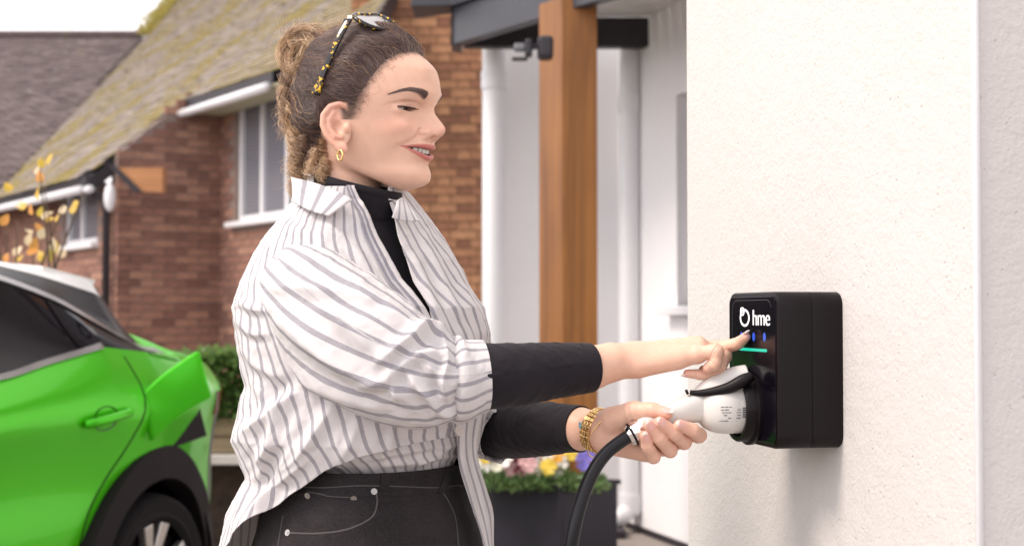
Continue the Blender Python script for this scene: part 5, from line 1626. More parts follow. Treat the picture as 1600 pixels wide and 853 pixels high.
def face_bits():
    # eyeballs, dark under lowered lids
    for sg in (-1, 1):
        bm = bmesh.new(); bmesh.ops.create_uvsphere(bm, u_segments=24, v_segments=16, radius=.01315)
        me = bpy.data.meshes.new('eye'); bm.to_mesh(me); bm.free(); me.polygons.foreach_set('use_smooth', [True] * len(me.polygons))
        t = NT('eye_surface'); gd = h2w(np.array([1.0, -.10 * sg, -.42])) - HC; gd = gd / np.linalg.norm(gd)
        dp = t.add("ShaderNodeVectorMath", operation='DOT_PRODUCT'); nrm_ = t.add("ShaderNodeVectorMath", operation='NORMALIZE'); t.link(t.coord(), nrm_.inputs[0]); t.link(nrm_.outputs[0], dp.inputs[0]); dp.inputs[1].default_value = tuple(gd)
        t.base(t.ramp(dp.outputs['Value'], [(.80, (.62, .54, .50, 1)), (.85, (.045, .024, .014, 1)), (.955, (.06, .030, .016, 1)), (.97, (.004, .003, .003, 1))])); t.set(Roughness=.08)
        o = link_mesh('eye', me, t.m, WOMAN); o.location = h2w(np.array([EYE[0] - .0001, EYE[1] * sg, EYE[2]])) - WB
    # teeth: upper row as separate crowns along the dental arch
    tm = NT('tooth'); tm.base((.78, .74, .68, 1)); tm.set(Roughness=.22); tm.b.inputs['Subsurface Weight'].default_value = .1
    yy = 0.0; teeth = []
    widths = [.0082, .0066, .0074, .0070, .0068, .0090]
    for sg in (-1, 1):
        y = 0.0
        for i, w in enumerate(widths):
            yc = y + w / 2; y += w
            # arch: parabola in the (x,y) plane
            ya = yc * (.97 - .004 * i); xa = .1045 - 13.5 * ya * ya - 2500 * abs(ya) ** 3 * .15
            tang = math.atan2(-2 * 13.5 * ya - 3 * 375 * ya * ya, 1)
            m = MB(); V = []; Fc = []
            hgt = [.0088, .0080, .0086, .0078, .0074, .007][i]
            top = -.0345 + .0015 * (i / 5)
            for a_ in range(7):
                for b_ in range(6):
                    u = -1 + 2 * a_ / 6; v = b_ / 5
                    bulge = .0016 * (1 - u * u) ** .7 * (1 - .5 * v)
                    ww = w * .485 * (.86 + .14 * math.sin(math.pi * min(1, v * 1.1) * .9))
                    rnd = .0009 * u * u * (v > .9)
                    lx, ly = bulge, u * ww
                    X = xa + lx * math.cos(tang) + ly * math.sin(tang); Yv = ya + ly * math.cos(tang) - lx * math.sin(tang)
                    V.append(h2w(np.array([X - .0008 * v, sg * Yv, top - hgt * v + rnd])) - WB)
            for a_ in range(6):
                for b_ in range(5): Fc.append((a_ * 6 + b_, a_ * 6 + b_ + 1, (a_ + 1) * 6 + b_ + 1, (a_ + 1) * 6 + b_))
            mesh_obj('tooth', V, Fc, tm.m, WOMAN, smooth=True)
    # eyebrow hairs and lashes
    paths = []; rad = []; cols = []
    for sg in (-1, 1):
        n = 420; ay = RN.uniform(.0182, .0535, n); hh = brow_h(ay); v = RN.uniform(-1, 1, n); z = brow_c(ay) + v * hh * .95
        L = RN.uniform(.0045, .0085, n) * np.interp(ay, [.016, .024, .051], [.75, .9, .65])
        ang = np.interp(ay, [.0165, .021, .033, .054], [1.25, .75, .25, -.35]) - v * .35 + RN.normal(0, .12, n)
        k = 5; tt = np.linspace(0, 1, k)
        Y = ay[:, None] + (np.cos(ang) * L)[:, None] * tt; Z = z[:, None] + (np.sin(ang) * L)[:, None] * tt - .0006 * tt ** 2
        X = surf_x(Y, Z) + .0003 + .0007 * np.sin(np.pi * tt)
        paths.append(np.stack([X, sg * Y, Z], -1)); rad.append(np.tile(np.linspace(.00022, .00006, k), (n, 1))); cols.append(np.tile(DARK * 1.3, (n, 1)) * RN.uniform(.7, 1.5, (n, 1)))
        n = 90; ay = RN.uniform(.0240, .0470, n); z = .0172 + .0006 * (ay - .0360) / .013 - .0016 * ((ay - .0360) / .014) ** 2 * .5 + RN.uniform(-.0002, .0004, n)
        x = surf_x(ay, z + .0010) - .0002
        out = (ay - .0360) / .014; L = RN.uniform(.0060, .0085, n)
        X = x[:, None] + (L * .85)[:, None] * tt; Y = ay[:, None] + (out * L * .45)[:, None] * tt; Z = z[:, None] - (L * .55)[:, None] * tt + (L * .45)[:, None] * tt ** 2
        paths.append(np.stack([X, sg * Y, Z], -1)); rad.append(np.tile(np.linspace(.00036, .00010, k), (n, 1))); cols.append(np.tile([.012, .008, .008], (n, 1)))
        # lash line itself
        ay = np.linspace(.0232, .0472, 40); z = .0174 + .0006 * (ay - .0360) / .013 - .0008 * ((ay - .0360) / .014) ** 2; x = surf_x(ay, z + .0008) + .0001
        seg = np.stack([x, sg * ay, z], -1); sg_p = np.stack([seg[i:i + 5] for i in range(0, 36, 4)], 0)
        paths.append(sg_p); rad.append(np.full(sg_p.shape[:2], .00070)); cols.append(np.tile([.015, .010, .010], (len(sg_p), 1)))
    P = np.concatenate(paths); V, F, C = strands_mesh(h2w(P) - WB, np.concatenate(rad), np.concatenate(cols))
    stuff(np_mesh('brow_and_lash', V, F, M['hair'], WOMAN, attrs={'col': C}))
face_bits()

def hair():
    V, F = surface_nets(d_hair, (-.12, -.10, -.10), (.13, .10, .16), .0025)
    # keep the shell only where there is hair
    th = hair_thick(V.astype(np.float32)); keep = th > -.0012
    fk = keep[F].all(1); F = F[fk]
    x, y, z = V.T
    g = np.clip((-.035 - x) / .05, 0, 1)[:, None]
    C = DARK * (1 - .6 * g) + MID * .6 * g
    used = np.unique(F); remap = np.full(len(V), -1); remap[used] = np.arange(len(used)); F = remap[F]; V = V[used]; C = C[used]
    o = np_mesh('hair', h2w(V) - WB, F, M['hair_mass'], WOMAN, attrs={'col': C})
    # ---- combed strands flowing back to the bun
    n = 7500
    cand = V[RN.integers(0, len(V), n)].astype(np.float32)
    p = cand + RN.normal(0, .0006, cand.shape).astype(np.float32)
    K = 26; path = np.zeros((n, K, 3)); seed = RN.uniform(0, 6.28, (n, 3)); lift = RN.uniform(.0004, .0030, n).astype(np.float32)
    step = RN.uniform(.0022, .0050, n)[:, None]
    for k in range(K):
        path[:, k] = p
        d = BUN - p; dist = np.linalg.norm(d, axis=1, keepdims=True); d = d / (dist + 1e-6)
        d[:, 2] += .10 * np.clip(p[:, 0] / .06, 0, 1.2)                      # sweep up and over from the forehead
        g = grad(d_hair, p)
        w = .55 * np.sin(k * .50 + seed[:, 0] * .35 + 30 * cand[:, 2])[:, None] * np.cross(g, d) + .12 * np.sin(k * 1.3 + seed[:, 1])[:, None] * g
        d = d + w; d = d - g * (d * g).sum(1, keepdims=True); d /= np.linalg.norm(d, axis=1, keepdims=True) + 1e-6
        mv = step * np.clip(dist / .03, .15, 1)
        p = (p + d * mv).astype(np.float32)
        g = grad(d_hair, p); v = d_hair(p); p = (p - g * (v - lift)[:, None]).astype(np.float32)
    r = np.linspace(1, .45, K)[None] * RN.uniform(.00016, .00034, (n, 1))
    back = np.clip((-.02 - cand[:, 0]) / .06, 0, 1)[:, None]
    mixr = RN.random((n, 1)); C = DARK * RN.uniform(.7, 1.5, (n, 1)); C = np.where(mixr < .30 + .3 * back, MID * RN.uniform(.7, 1.4, (n, 1)), C); C = np.where(mixr < .05 + .30 * back, GOLD * RN.uniform(.5, 1.0, (n, 1)), C)
    Vs, Fs, Cs = strands_mesh(h2w(path) - WB, r, C)
    stuff(np_mesh('combed_hair', Vs, Fs, M['hair'], WOMAN, attrs={'col': Cs}))
    # ---- curls: loose bun and the fuzzy nape
    def curls(n, K, centre_fn, name, rad_rng, rr, cfun):
        P = np.zeros((n, K, 3)); t = np.linspace(0, 1, K)
        for i in range(n): P[i] = centre_fn(t, i)
        R = np.linspace(1, .5, K)[None] * RN.uniform(rr[0], rr[1], (n, 1))
        Vs, Fs, Cs = strands_mesh(h2w(P) - WB, R, cfun(n)); stuff(np_mesh(name, Vs, Fs, M['hair'], WOMAN, attrs={'col': Cs}))
    bc = np.array([-.074, -.016, .104])
    LK = {}
    def bun(t, i):
        # locks of about 34 hairs wind round the bun, each on its own tilted circle
        k = i // 34
        if k not in LK:
            ax = RN.normal(0, 1, 3); ax[1] += 1.1 * np.sign(ax[1]); ax /= np.linalg.norm(ax)
            LK[k] = (ax, RN.uniform(0, 6.28), RN.uniform(1.8, 3.6), RN.uniform(.020, .036), RN.normal(0, .009), RN.uniform(7, 15), RN.uniform(.0025, .0060), RN.random() < .18)
        ax, a0, sw, R, sh, cw, ca, loose = LK[k]
        u = np.cross(ax, [.3, .2, 1.]); u /= np.linalg.norm(u); v = np.cross(ax, u)
        a = a0 + sw * t + RN.normal(0, .05); j = RN.normal(0, 1, 3) * .0023
        q = bc + (np.cos(a)[:, None] * u + np.sin(a)[:, None] * v) * (R + RN.normal(0, .0012)) * np.array([.95, .95, 1.16]) + ax * sh + j
        q = q + ca * np.stack([np.sin(cw * t + a0), np.cos(cw * t + a0), np.sin(cw * t + 2 + a0)], -1) * (.6 + .5 * t)[:, None]
        q = q + RN.normal(0, .0005, 3) * np.sin(30 * t + i)[:, None]
        if loose or RN.random() < .05: q += (t ** 2)[:, None] * np.array([-.014, RN.normal(0, .008), RN.normal(.004, .012)])
        return q
    def gold(n):  # golden hair, with the sun's rim glow also put into its colour
        k = np.arange(n) // 34; r2 = np.random.default_rng(4); m = r2.random((k.max() + 1, 1))[k] + RN.normal(0, .10, (n, 1))
        return np.where(m < .34, GOLD * RN.uniform(.7, 1.2, (n, 1)), np.where(m < .72, BLOND * RN.uniform(.75, 1.15, (n, 1)), MID * RN.uniform(.9, 2.0, (n, 1))))
    curls(34 * 85, 36, bun, 'curly_bun', None, (.00020, .00040), gold)
    LK2 = {}
    def nape(t, i):
        # ringlets hanging down the back of the head to the collar
        k = i // 34
        if k not in LK2:
            LK2[k] = (RN.uniform(-.058, .045), RN.uniform(-.055, .078), RN.uniform(.035, .075), RN.uniform(0, 6.28), RN.uniform(9, 20), RN.uniform(.0030, .0065), RN.random(), RN.uniform(0, 1))
        y0, z0, L, a0, w, am, out, dep = LK2[k]
        if k > 110: y0 = -.018 - .034 * out; z0 = -.012 - .045 * dep; L = .030; dep = .25 + .75 * abs(math.sin(k * 2.3))
        z = z0 + RN.normal(0, .003) - L * t * RN.uniform(.85, 1.15); th = y0 / .075
        x = np.interp(z, [-.12, -.08, -.04, 0, .04, .08], [-.080, -.088, -.088, -.090, -.098, -.100]) + .018 * abs(th) ** 2
        fwd = np.interp(z0, [-.055, -.02, .02, .08], [.066, .058, .016, .006]); x = x + dep ** 1.3 * fwd - .012 * out ** 3 * t
        y = y0 * (1 - .10 * t) - .010 * dep * (y0 < -.02)
        if k <= 110 and y0 < -.03: x = np.minimum(x, -.050)
        A = am * RN.uniform(.7, 1.3) * (0.5 + .8 * t); jx, jy = RN.normal(0, .0028, 2)
        q = np.stack([x + jx + A * np.cos(w * t + a0), y + jy + A * np.sin(w * t + a0), z], -1) + .0009 * np.stack([np.sin(37 * t + i), np.cos(31 * t + 2 * i), 0 * t], -1)
        if RN.random() < .06: q[:, 0] -= .02 * t ** 2 * RN.random()
        return q
    curls(34 * 150, 34, nape, 'nape_curls', None, (.00018, .00036), gold)
    # short frizz and baby hairs round the hairline
    def frizz(t, i):
        a = RN.uniform(0, 1); z0 = np.interp(a, [0, .3, .6, 1], [.004, .03, .0765, .100]); x0 = _XH(np.float32(z0)) + .001 + RN.normal(0, .004)
        y = -np.interp(a, [0, .3, .6, .8, 1], [.071, .069, .055, .03, -.03]) 
        pt = np.array([[x0, y, z0]], np.float32)
        for _ in range(4): pt = pt - grad(d_hair, pt) * (d_hair(pt)[:, None] - .0004)
        d = np.array([RN.normal(-.75, .5), RN.normal(-.15, .3), RN.normal(.5, .5)]); x0 = x0; L = RN.uniform(.010, .032)
        c = RN.normal(0, .004, 3)
        return pt + d / np.linalg.norm(d) * L * t[:, None] + c * np.sin(t * 3)[:, None]
    curls(520, 14, frizz, 'baby_hair', None, (.00010, .00020), lambda n: MID * RN.uniform(.8, 1.8, (n, 1)))
    def fly(t, i):
        th = RN.uniform(-.9, 1.9); ph = RN.normal(0, .5)
        c = np.array([.02, 0, .05]); d = np.array([np.cos(th + .9) * np.cos(ph), np.sin(ph) * .8, np.sin(th + .9) * np.cos(ph)]); d = np.array([-abs(d[0]) if RN.random() < .6 else d[0] * .8, d[1], abs(d[2])])
        p0 = c + d * np.array([.105, .085, .098]); tg = np.array([-d[2], RN.normal(0, .3), d[0]]) * RN.choice([-1, 1]); tg[0] -= .4
        L = RN.uniform(.015, .05); cu = RN.uniform(.002, .007)
        return p0 + tg * L * t[:, None] + d * (.016 * np.sin(t * 2.6) * RN.random() + .002)[:, None] + cu * np.stack([np.sin(9 * t + th), np.cos(8 * t), np.sin(7 * t + ph)], -1) * t[:, None]
    curls(420, 18, fly, 'flyaway_hair', None, (.00008, .00016), lambda n: GOLD * RN.uniform(.5, 1.3, (n, 1)))
hair()
# ------------------------------------------------------------------ hands and forearms (skin)
def J(px, py, Y, r): p = at(px, py, Y); return (p.x, p.y, p.z, r)
def chain_s(p, pts, k=.004): return sd_chain(p, pts, k)
def hand_cols(V, nails, creases=()):
    c = np.tile(SKIN, (len(V), 1))
    for (a, b, r) in creases:     # redder at knuckles and finger ends
        d = np.linalg.norm(V - np.array(a), axis=1); c = mixc(c, np.array([.68, .36, .29]), b * np.exp(-(d / r) ** 2))
    n1 = np.sin(V[:, 0] * 420 + 2 * np.sin(V[:, 2] * 300)) * np.sin(V[:, 2] * 510 + V[:, 1] * 260); c = c * (1 - .045 * (n1[:, None] * .5 + .5) * np.array([.3, 1, 1.1]))
    for (cen, R, rad, tip) in nails:
        q = (V - cen) @ R; e = np.sqrt(((q / rad) ** 2).sum(1)); m = np.clip((1.08 - e) / .08, 0, 1)
        c = mixc(c, np.array([.74, .44, .41]), m * .9)
        w = np.clip((q[:, 0] / rad[0] - tip) / .12, 0, 1) * m; c = mixc(c, np.array([.86, .78, .74]), w)
    return c
def frame(d, up):
    d = np.array(d, float); d /= np.linalg.norm(d); up = np.array(up, float); n = up - d * (up @ d); n /= np.linalg.norm(n); s = np.cross(n, d)
    return np.stack([d, s, n], 1).astype(np.float32)

def joint_creases(p, d, chains, amp=.0010, w=.0012):
    for ch in chains:
        for j in range(1, len(ch) - 1):
            q = np.array(ch[j][:3], np.float32); t = np.array(ch[j + 1][:3]) - np.array(ch[j - 1][:3]); t = (t / np.linalg.norm(t)).astype(np.float32)
            r = p - q; ax = r @ t; rad = np.sqrt(np.maximum((r * r).sum(-1) - ax * ax, 0)); m = rad < ch[j][3] * 1.7
            d = d + amp * m * (np.exp(-((ax + .0012) / w) ** 2) + .7 * np.exp(-((ax - .0018) / w) ** 2))
    return d

def right_hand():
    tipw = on_plane(1173, 526.5, CHP(0, CZ0, .0912), WN) + WN * .0072
    idx = [J(1086, 542, 1.925, .0108), J(1128, 543.5, 1.914, .0094), J(1153, 536.5, (1.914 + tipw.y) / 2, .0080), (tipw.x, tipw.y, tipw.z, .0064)]
    mid = [J(1092, 541.5, 1.908, .0112), J(1131, 556, 1.908, .0098), J(1124, 576, 1.906, .0086), J(1100, 579, 1.905, .0075)]
    rng_ = [J(1094, 546, 1.891, .0108), J(1128, 555, 1.889, .0094), J(1124, 576, 1.887, .0084), J(1097, 585, 1.886, .0072), J(1074, 583.5, 1.886, .0055)]
    pky = [J(1091, 553, 1.876, .0104), J(1119, 549, 1.869, .0094), J(1117, 568, 1.868, .0083), J(1106, 575, 1.873, .0070)]
    thb = [J(1015, 556, 1.925, .0130), J(1060, 556, 1.935, .0105), J(1092, 556, 1.932, .0085)]
    palm_ends = [(1084, 541, 1.924, .0125), (1091, 541, 1.908, .0125), (1092, 546, 1.891, .0125), (1088, 555, 1.877, .0120)]
    nd = np.array(idx[3][:3]) - np.array(idx[2][:3]); nd /= np.linalg.norm(nd)
    up = np.array([-.1, -.35, 1.0])
    Rn = frame(nd, up); nc = np.array(idx[3][:3]) + nd * .0035 + Rn[:, 2] * .0040
    nr = np.array([.0095, .0050, .0016], np.float32)
    rd = np.array(rng_[4][:3]) - np.array(rng_[3][:3]); Rr = frame(rd, [0, -.3, -1.]); rc = np.array(rng_[4][:3]) + rd / np.linalg.norm(rd) * .002 + Rr[:, 2] * .0030; rr = np.array([.0075, .0042, .0014], np.float32)
    def f(p):
        d = sd_chain(p, [J(900, 579, 1.868, .0285), J(925, 574, 1.876, .0270), J(955, 566, 1.887, .0240), J(988, 562.5, 1.897, .0190)], .01)
        # wrist widens flat into the back of the hand
        w0 = J(990, 561, 1.900, .0200)
        pal = None
        for e in palm_ends:
            c = sd_cone(p, w0[:3], J(*e)[:3], .0180, e[3]); pal = c if pal is None else smin(pal, c, .010)
        pal = smin(pal, sd_cone(p, J(1000, 570, 1.886, 0)[:3], J(1058, 562, 1.880, 0)[:3], .0165, .0125), .010)
        pal = smin(pal, sd_cone(p, J(1090, 548, 1.90, 0)[:3], J(1040, 560, 1.905, 0)[:3], .0130, .016), .010)
        d = smin(d, pal, .014)
        fi = chain_s(p, idx)
        fi = smin(fi, sd_ell(p, nc, nr, Rn), .0012)
        d2 = smin(d, fi, .006)
        for ch in (mid, rng_, pky, thb):
            c = chain_s(p, ch)
            if ch is rng_: c = smin(c, sd_ell(p, rc, rr, Rr), .0012)
            base = np.sqrt(((p - np.array(ch[0][:3], np.float32)) ** 2).sum(-1))
            k = .0045 * np.clip(1.6 - base / .018, .06, 1)
            d2 = smin(d2, c, np.maximum(k, .0004))
        # tendons and knuckle relief
        for a, b in ((w0, idx[0]), (w0, mid[0]), (w0, rng_[0])):
            a_ = np.array(a[:3]) + np.array([0, -.004, .012]); b_ = np.array(b[:3]) + np.array([0, -.003, .0085])
            d2 = smin(d2, sd_cone(p, a_, b_, .0034, .0046), .0065)
        # finger joint creases
        for ch in (idx, rng_, pky, mid):
            q = np.array(ch[1][:3], np.float32); dd = np.sqrt(((p - q) ** 2).sum(-1))
            d2 = d2 - .0011 * np.exp(-(dd / .010) ** 2)
        return joint_creases(p, d2, (idx, mid, rng_, pky))
    lo = np.array(at(890, 640, 1.80)); hi = np.array(at(1200, 490, 1.99)); lo[0] = min(lo[0], at(890, 600, 1.9).x); 
    V, F = surface_nets(f, (at(893, 600, 1.87).x, 1.82, at(1000, 615, 1.87).z), (tipw.x + .02, 1.97, at(1000, 500, 1.9).z), .00085)
    V = laplace(V, F, 1, .3)
    warm = [(ch[-1][:3], .55, .012) for ch in (idx, mid, rng_, pky)] + [(ch[1][:3], .45, .009) for ch in (idx, mid, rng_, pky)] + [(ch[0][:3], .30, .010) for ch in (idx, mid, rng_, pky)]
    C = hand_cols(V, [(nc, Rn, nr * np.array([1.05, 1.1, 1.5]), .35), (rc, Rr, rr * np.array([1.05, 1.1, 1.5]), .35)], warm)
    return V, F, C

def left_hand():
    S = SOCK.y; Yh = S - .032
    idx = [J(1070, 676, Yh + .040, .0105), J(1092, 680, Yh + .014, .0098), J(1083, 672, Yh - .012, .0088), J(1062, 664.5, Yh - .022, .0078)]
    mid = [J(1056, 688, Yh + .040, .0108), J(1069, 690, Yh + .008, .0098), J(1053, 676, Yh - .016, .0090), J(1031, 660, Yh - .0255, .0080)]
    rgf = [J(1038, 698, Yh + .036, .0105), J(1047, 703, Yh + .004, .0095), J(1031, 685, Yh - .018, .0088), J(1014, 664, Yh - .0255, .0078)]
    pky = [J(1016, 706, Yh + .030, .0100), J(1021, 713, Yh + .002, .0090), J(1012, 697, Yh - .015, .0080), J(1008, 681, Yh - .0225, .0070)]
    thb = [J(956, 655, Yh + .030, .0165), J(990, 642, Yh + .010, .0125), J(1018, 641, Yh - .006, .0100), J(1041, 646, Yh - .014, .0082)]
    fingers = (idx, mid, rgf, pky)
    nails = []
    for ch, up in ((idx, [-.3, -1., .35]), (mid, [-.1, -1., .45]), (rgf, [-.1, -1., .40]), (pky, [0, -1., .35]), (thb, [0, -.75, .75])):
        a, b = np.array(ch[2][:3]), np.array(ch[3][:3]); d = b - a; R = frame(d, up); r3 = ch[3][3]
        L = .0078 if ch is not thb else .0088
        rad = np.array([L, .0049 if ch is not pky else .0042, .0015], np.float32)
        nails.append((b + R[:, 0] * .0025 + R[:, 2] * r3 * .80, R, rad, .42))
    w0 = J(938, 672, Yh + .055, .0225)
    def f(p):
        d = sd_chain(p, [J(880, 668, Yh + .105, .0300), J(905, 670, Yh + .085, .0275), w0], .01)
        # flatten the wrist
        pal = None
        for ch in fingers:
            c = sd_cone(p, w0[:3], ch[0][:3], .0195, ch[0][3] * 1.15); pal = c if pal is None else smin(pal, c, .010)
        pal = smin(pal, sd_cone(p, J(948, 688, Yh + .044, 0)[:3], J(1008, 704, Yh + .022, 0)[:3], .0180, .0140), .010)     # heel on the little-finger side
        pal = smin(pal, sd_cone(p, J(948, 662, Yh + .042, 0)[:3], J(985, 652, Yh + .022, 0)[:3], .0185, .0160), .010)     # ball of the thumb
        pal = smin(pal, sd_ell(p, J(990, 682, Yh + .036, 0)[:3], (.030, .012, .024)), .008)
        d = smin(d, pal, .012)
        for ch in fingers:
            c = chain_s(p, ch); base = np.sqrt(((p - np.array(ch[0][:3], np.float32)) ** 2).sum(-1))
            k = .005 * np.clip(1.7 - base / .016, .06, 1)
            d = smin(d, c, np.maximum(k, .0004))
        c = chain_s(p, thb, .006); base = np.sqrt(((p - np.array(thb[0][:3], np.float32)) ** 2).sum(-1))
        d = smin(d, c, np.maximum(.008 * np.clip(1.9 - base / .022, .06, 1), .0005))
        for (cen, R, rad, tp) in nails: d = smin(d, sd_ell(p, cen, rad, R), .0010)
        for ch in fingers:
            for j in (1, 2):
                q = np.array(ch[j][:3], np.float32); dd = np.sqrt(((p - q) ** 2).sum(-1)); d = d - .0005 * np.exp(-(dd / .009) ** 2)
        return joint_creases(p, d, fingers + (thb,))
    V, F = surface_nets(f, (at(872, 668, Yh + .105).x, Yh - .045, at(1000, 732, Yh).z), (at(1106, 668, Yh).x, Yh + .15, at(1000, 622, Yh).z), .00085)
    V = laplace(V, F, 1, .3)
    warm = [(ch[-1][:3], .55, .012) for ch in fingers + (thb,)] + [(ch[1][:3], .45, .010) for ch in fingers] + [(ch[2][:3], .30, .008) for ch in fingers]
    C = hand_cols(V, [(c_, R, rad * np.array([1.05, 1.08, 1.6]), tp) for (c_, R, rad, tp) in nails], warm)
    return V, F, C
RH = right_hand(); LH = left_hand()
# ------------------------------------------------------------------ clothes
def pixv(P):
    P = np.asarray(P); d = P - np.array([0, 0, CAMZ]); c, s = math.cos(PITCH), math.sin(PITCH)
    y = d[..., 1] * c + d[..., 2] * s; z = -d[..., 1] * s + d[..., 2] * c
    return CX + FPX * d[..., 0] / y, CY - FPX * z / y
def grid_normals(P, closed_u=False):
    du = (np.roll(P, -1, 0) - np.roll(P, 1, 0)) if closed_u else np.gradient(P, axis=0)
    dv = np.gradient(P, axis=1); n = np.cross(du, dv); return n / (np.linalg.norm(n, axis=2, keepdims=True) + 1e-9)
def grid_faces(nu, nv, closed_u=False):
    F = []
    iu = np.arange(nu if closed_u else nu - 1); jv = np.arange(nv - 1)
    a = iu[:, None] * nv + jv[None]; b = ((iu[:, None] + 1) % nu) * nv + jv[None]
    return np.stack([a, b, b + 1, a + 1], -1).reshape(-1, 4)
def fold_field(px, py, folds):
    """height in metres from crease lines drawn in picture coordinates of the cloth's near side"""
    H = np.zeros(px.shape)
    for (poly, amp, w) in folds:
        pts = catmull(poly, 24); best = np.full(px.shape, 1e9); sgn = np.zeros(px.shape); tt = np.zeros(px.shape)
        for i in range(len(pts) - 1):
            a, b = pts[i], pts[i + 1]; e = b - a; L2 = e @ e
            t = np.clip(((px - a[0]) * e[0] + (py - a[1]) * e[1]) / L2, 0, 1)
            qx, qy = px - a[0] - t * e[0], py - a[1] - t * e[1]; d = np.hypot(qx, qy); m = d < best
            best = np.where(m, d, best); sgn = np.where(m, np.sign(e[0] * qy - e[1] * qx), sgn); tt = np.where(m, (i + t) / (len(pts) - 1), tt)
        env = np.sin(np.pi * np.clip(tt * .9 + .05, 0, 1)) ** .6
        s = best * sgn / w
        H += amp * env * (np.exp(-1.15 * np.abs(s) ** 1.35) - .55 * np.exp(-((s - 1.7) / 1.0) ** 2) - .25 * np.exp(-((s + 2.0) / 1.2) ** 2))
    return H
def cloth_noise(u, v, seed, amp, scale, stretch=(1, 1), ridged=True, n=14):
    r = np.random.default_rng(seed); H = np.zeros(np.broadcast(u, v).shape)
    wx = .25 * np.sin(v * 3.1 * scale / 12 + seed) ; wy = .25 * np.sin(u * 2.7 * scale / 12 + 2 * seed)
    for i in range(n):
        a = r.uniform(0, math.pi); k = scale * r.uniform(.5, 1.6); ph = r.uniform(0, 6.28)
        q = np.sin(k * ((u * stretch[0] + wx * .1) * math.cos(a) + (v * stretch[1] + wy * .1) * math.sin(a)) + ph + 1.3 * np.sin(.37 * k * (u * math.sin(a) - v * math.cos(a)) + ph))
        H += (1 - np.abs(q)) ** 2.6 if ridged else q
    return amp * (H / n - (.25 if ridged else 0)) * 2
def cloth_mesh(name, P, mat, parent, su, closed_u=False, thick=0.0, keep=None):
    nu, nv = P.shape[:2]; F = grid_faces(nu, nv, closed_u)
    if keep is not None: F = F[keep.reshape(-1)[F].all(1)]
    o = np_mesh(name, P.reshape(-1, 3) - WB, F, mat, parent, attrs={'su': su.reshape(-1)})
    if thick:
        m = o.modifiers.new('thickness', 'SOLIDIFY'); m.thickness = thick; m.offset = -1
    return o

def mat_shirt():
    t = NT('striped_cotton'); a = t.add("ShaderNodeAttribute"); a.attribute_name = 'su'; co = t.coord()
    per = .0225
    f = t.math('FRACT', t.math('DIVIDE', a.outputs['Fac'], per))
    band = t.math('LESS_THAN', f, .27)
    lines = t.math('LESS_THAN', t.math('FRACT', t.math('MULTIPLY', f, 4 / .27)), .60)
    wide = t.math('LESS_THAN', f, .27)
    sl = t.noise(co, 420, 2); grain = t.noise(co, 60, 3)
    m = t.math('MULTIPLY', band, t.math('ADD', t.math('MULTIPLY', lines, .55), .40))
    m = t.math('MULTIPLY', m, t.math('ADD', .75, t.math('MULTIPLY', sl, .4)), clamp=True)
    base = t.ramp(grain, [(.3, (.69, .665, .675, 1)), (.7, (.75, .725, .735, 1))])
    t.base(t.mix(m, base, (.235, .225, .275, 1))); t.set(Roughness=.85); t.b.inputs['Specular IOR Level'].default_value = .15
    t.b.inputs['Sheen Weight'].default_value = .05
    t.bump(t.math('ADD', t.noise(co, 900, 2), t.math('MULTIPLY', t.noise(co, 70, 4), 1.2)), .25, .0012)
    # thin cotton lets light through
    tr = t.add("ShaderNodeBsdfTranslucent"); tr.inputs[0].default_value = (.75, .70, .66, 1); mx = t.add("ShaderNodeMixShader"); mx.inputs[0].default_value = .14
    t.link(t.b.outputs[0], mx.inputs[1]); t.link(tr.outputs[0], mx.inputs[2]); t.link(mx.outputs[0], t.out.inputs[0])
    return t.m
M['shirt'] = mat_shirt()
t = NT('black_jersey'); co = t.coord(); n = t.noise(co, 900, 2)
t.base(t.ramp(t.noise(co, 18, 3), [(.3, (.012, .010, .014, 1)), (.7, (.018, .015, .020, 1))])); t.set(Roughness=.75); t.b.inputs['Specular IOR Level'].default_value = .16; t.b.inputs['Sheen Weight'].default_value = .06; t.bump(n, .15, .0006)
M['jersey'] = t.m
t = NT('black_denim'); co = t.coord(); n = t.noise(co, 6, 5, .6); tw = t.noise(t.mapping(co, (900, 900, 300)), 1, 2)
t.base(t.ramp(t.math('ADD', t.math('MULTIPLY', n, .6), t.math('MULTIPLY', tw, .4)), [(.38, (.006, .005, .0055, 1)), (.62, (.036, .031, .033, 1))])); t.set(Roughness=.85); t.b.inputs['Specular IOR Level'].default_value = .2; t.bump(tw, .35, .0010)
M['denim'] = t.m
M['stitch'] = simple('grey_stitching', (.070, .064, .066, 1), .8)
M['rivet'] = simple('steel_rivet', (.40, .38, .37, 1), .38, 1.0)
M['button'] = simple('pale_button', (.62, .58, .55, 1), .3)

# ---- torso levels: photo height -> left edge, right edge, turn of the body, depth ratio
_LV = np.array([  # py, xL, xR, psi, ratio, Yc
    (286, 492, 618, 46, .80, 2.00), (300, 474, 636, 46, .70, 2.00), (318, 466, 650, 46, .62, 2.00), (340, 450, 668, 46, .62, 2.00), (370, 428, 688, 46, .64, 2.00), (400, 411, 704, 45, .68, 2.0), (440, 394, 724, 44, .72, 2.0), (480, 380, 750, 42, .76, 2.0),
    (520, 384, 758, 40, .78, 2.0), (560, 390, 760, 38, .80, 2.0), (600, 399, 757, 35, .82, 2.0), (640, 387, 757, 32, .84, 2.0), (680, 376, 746, 30, .86, 2.0), (710, 386, 738, 29, .88, 2.0), (740, 394, 736, 28, .90, 2.0), (770, 380, 742, 27, .92, 2.0), (800, 368, 750, 26, .94, 2.0), (853, 357, 760, 25, .95, 2.0), (920, 348, 775, 25, .95, 2.0)], float)
def lv(py, c): return np.interp(py, _LV[:, 0], _LV[:, c])
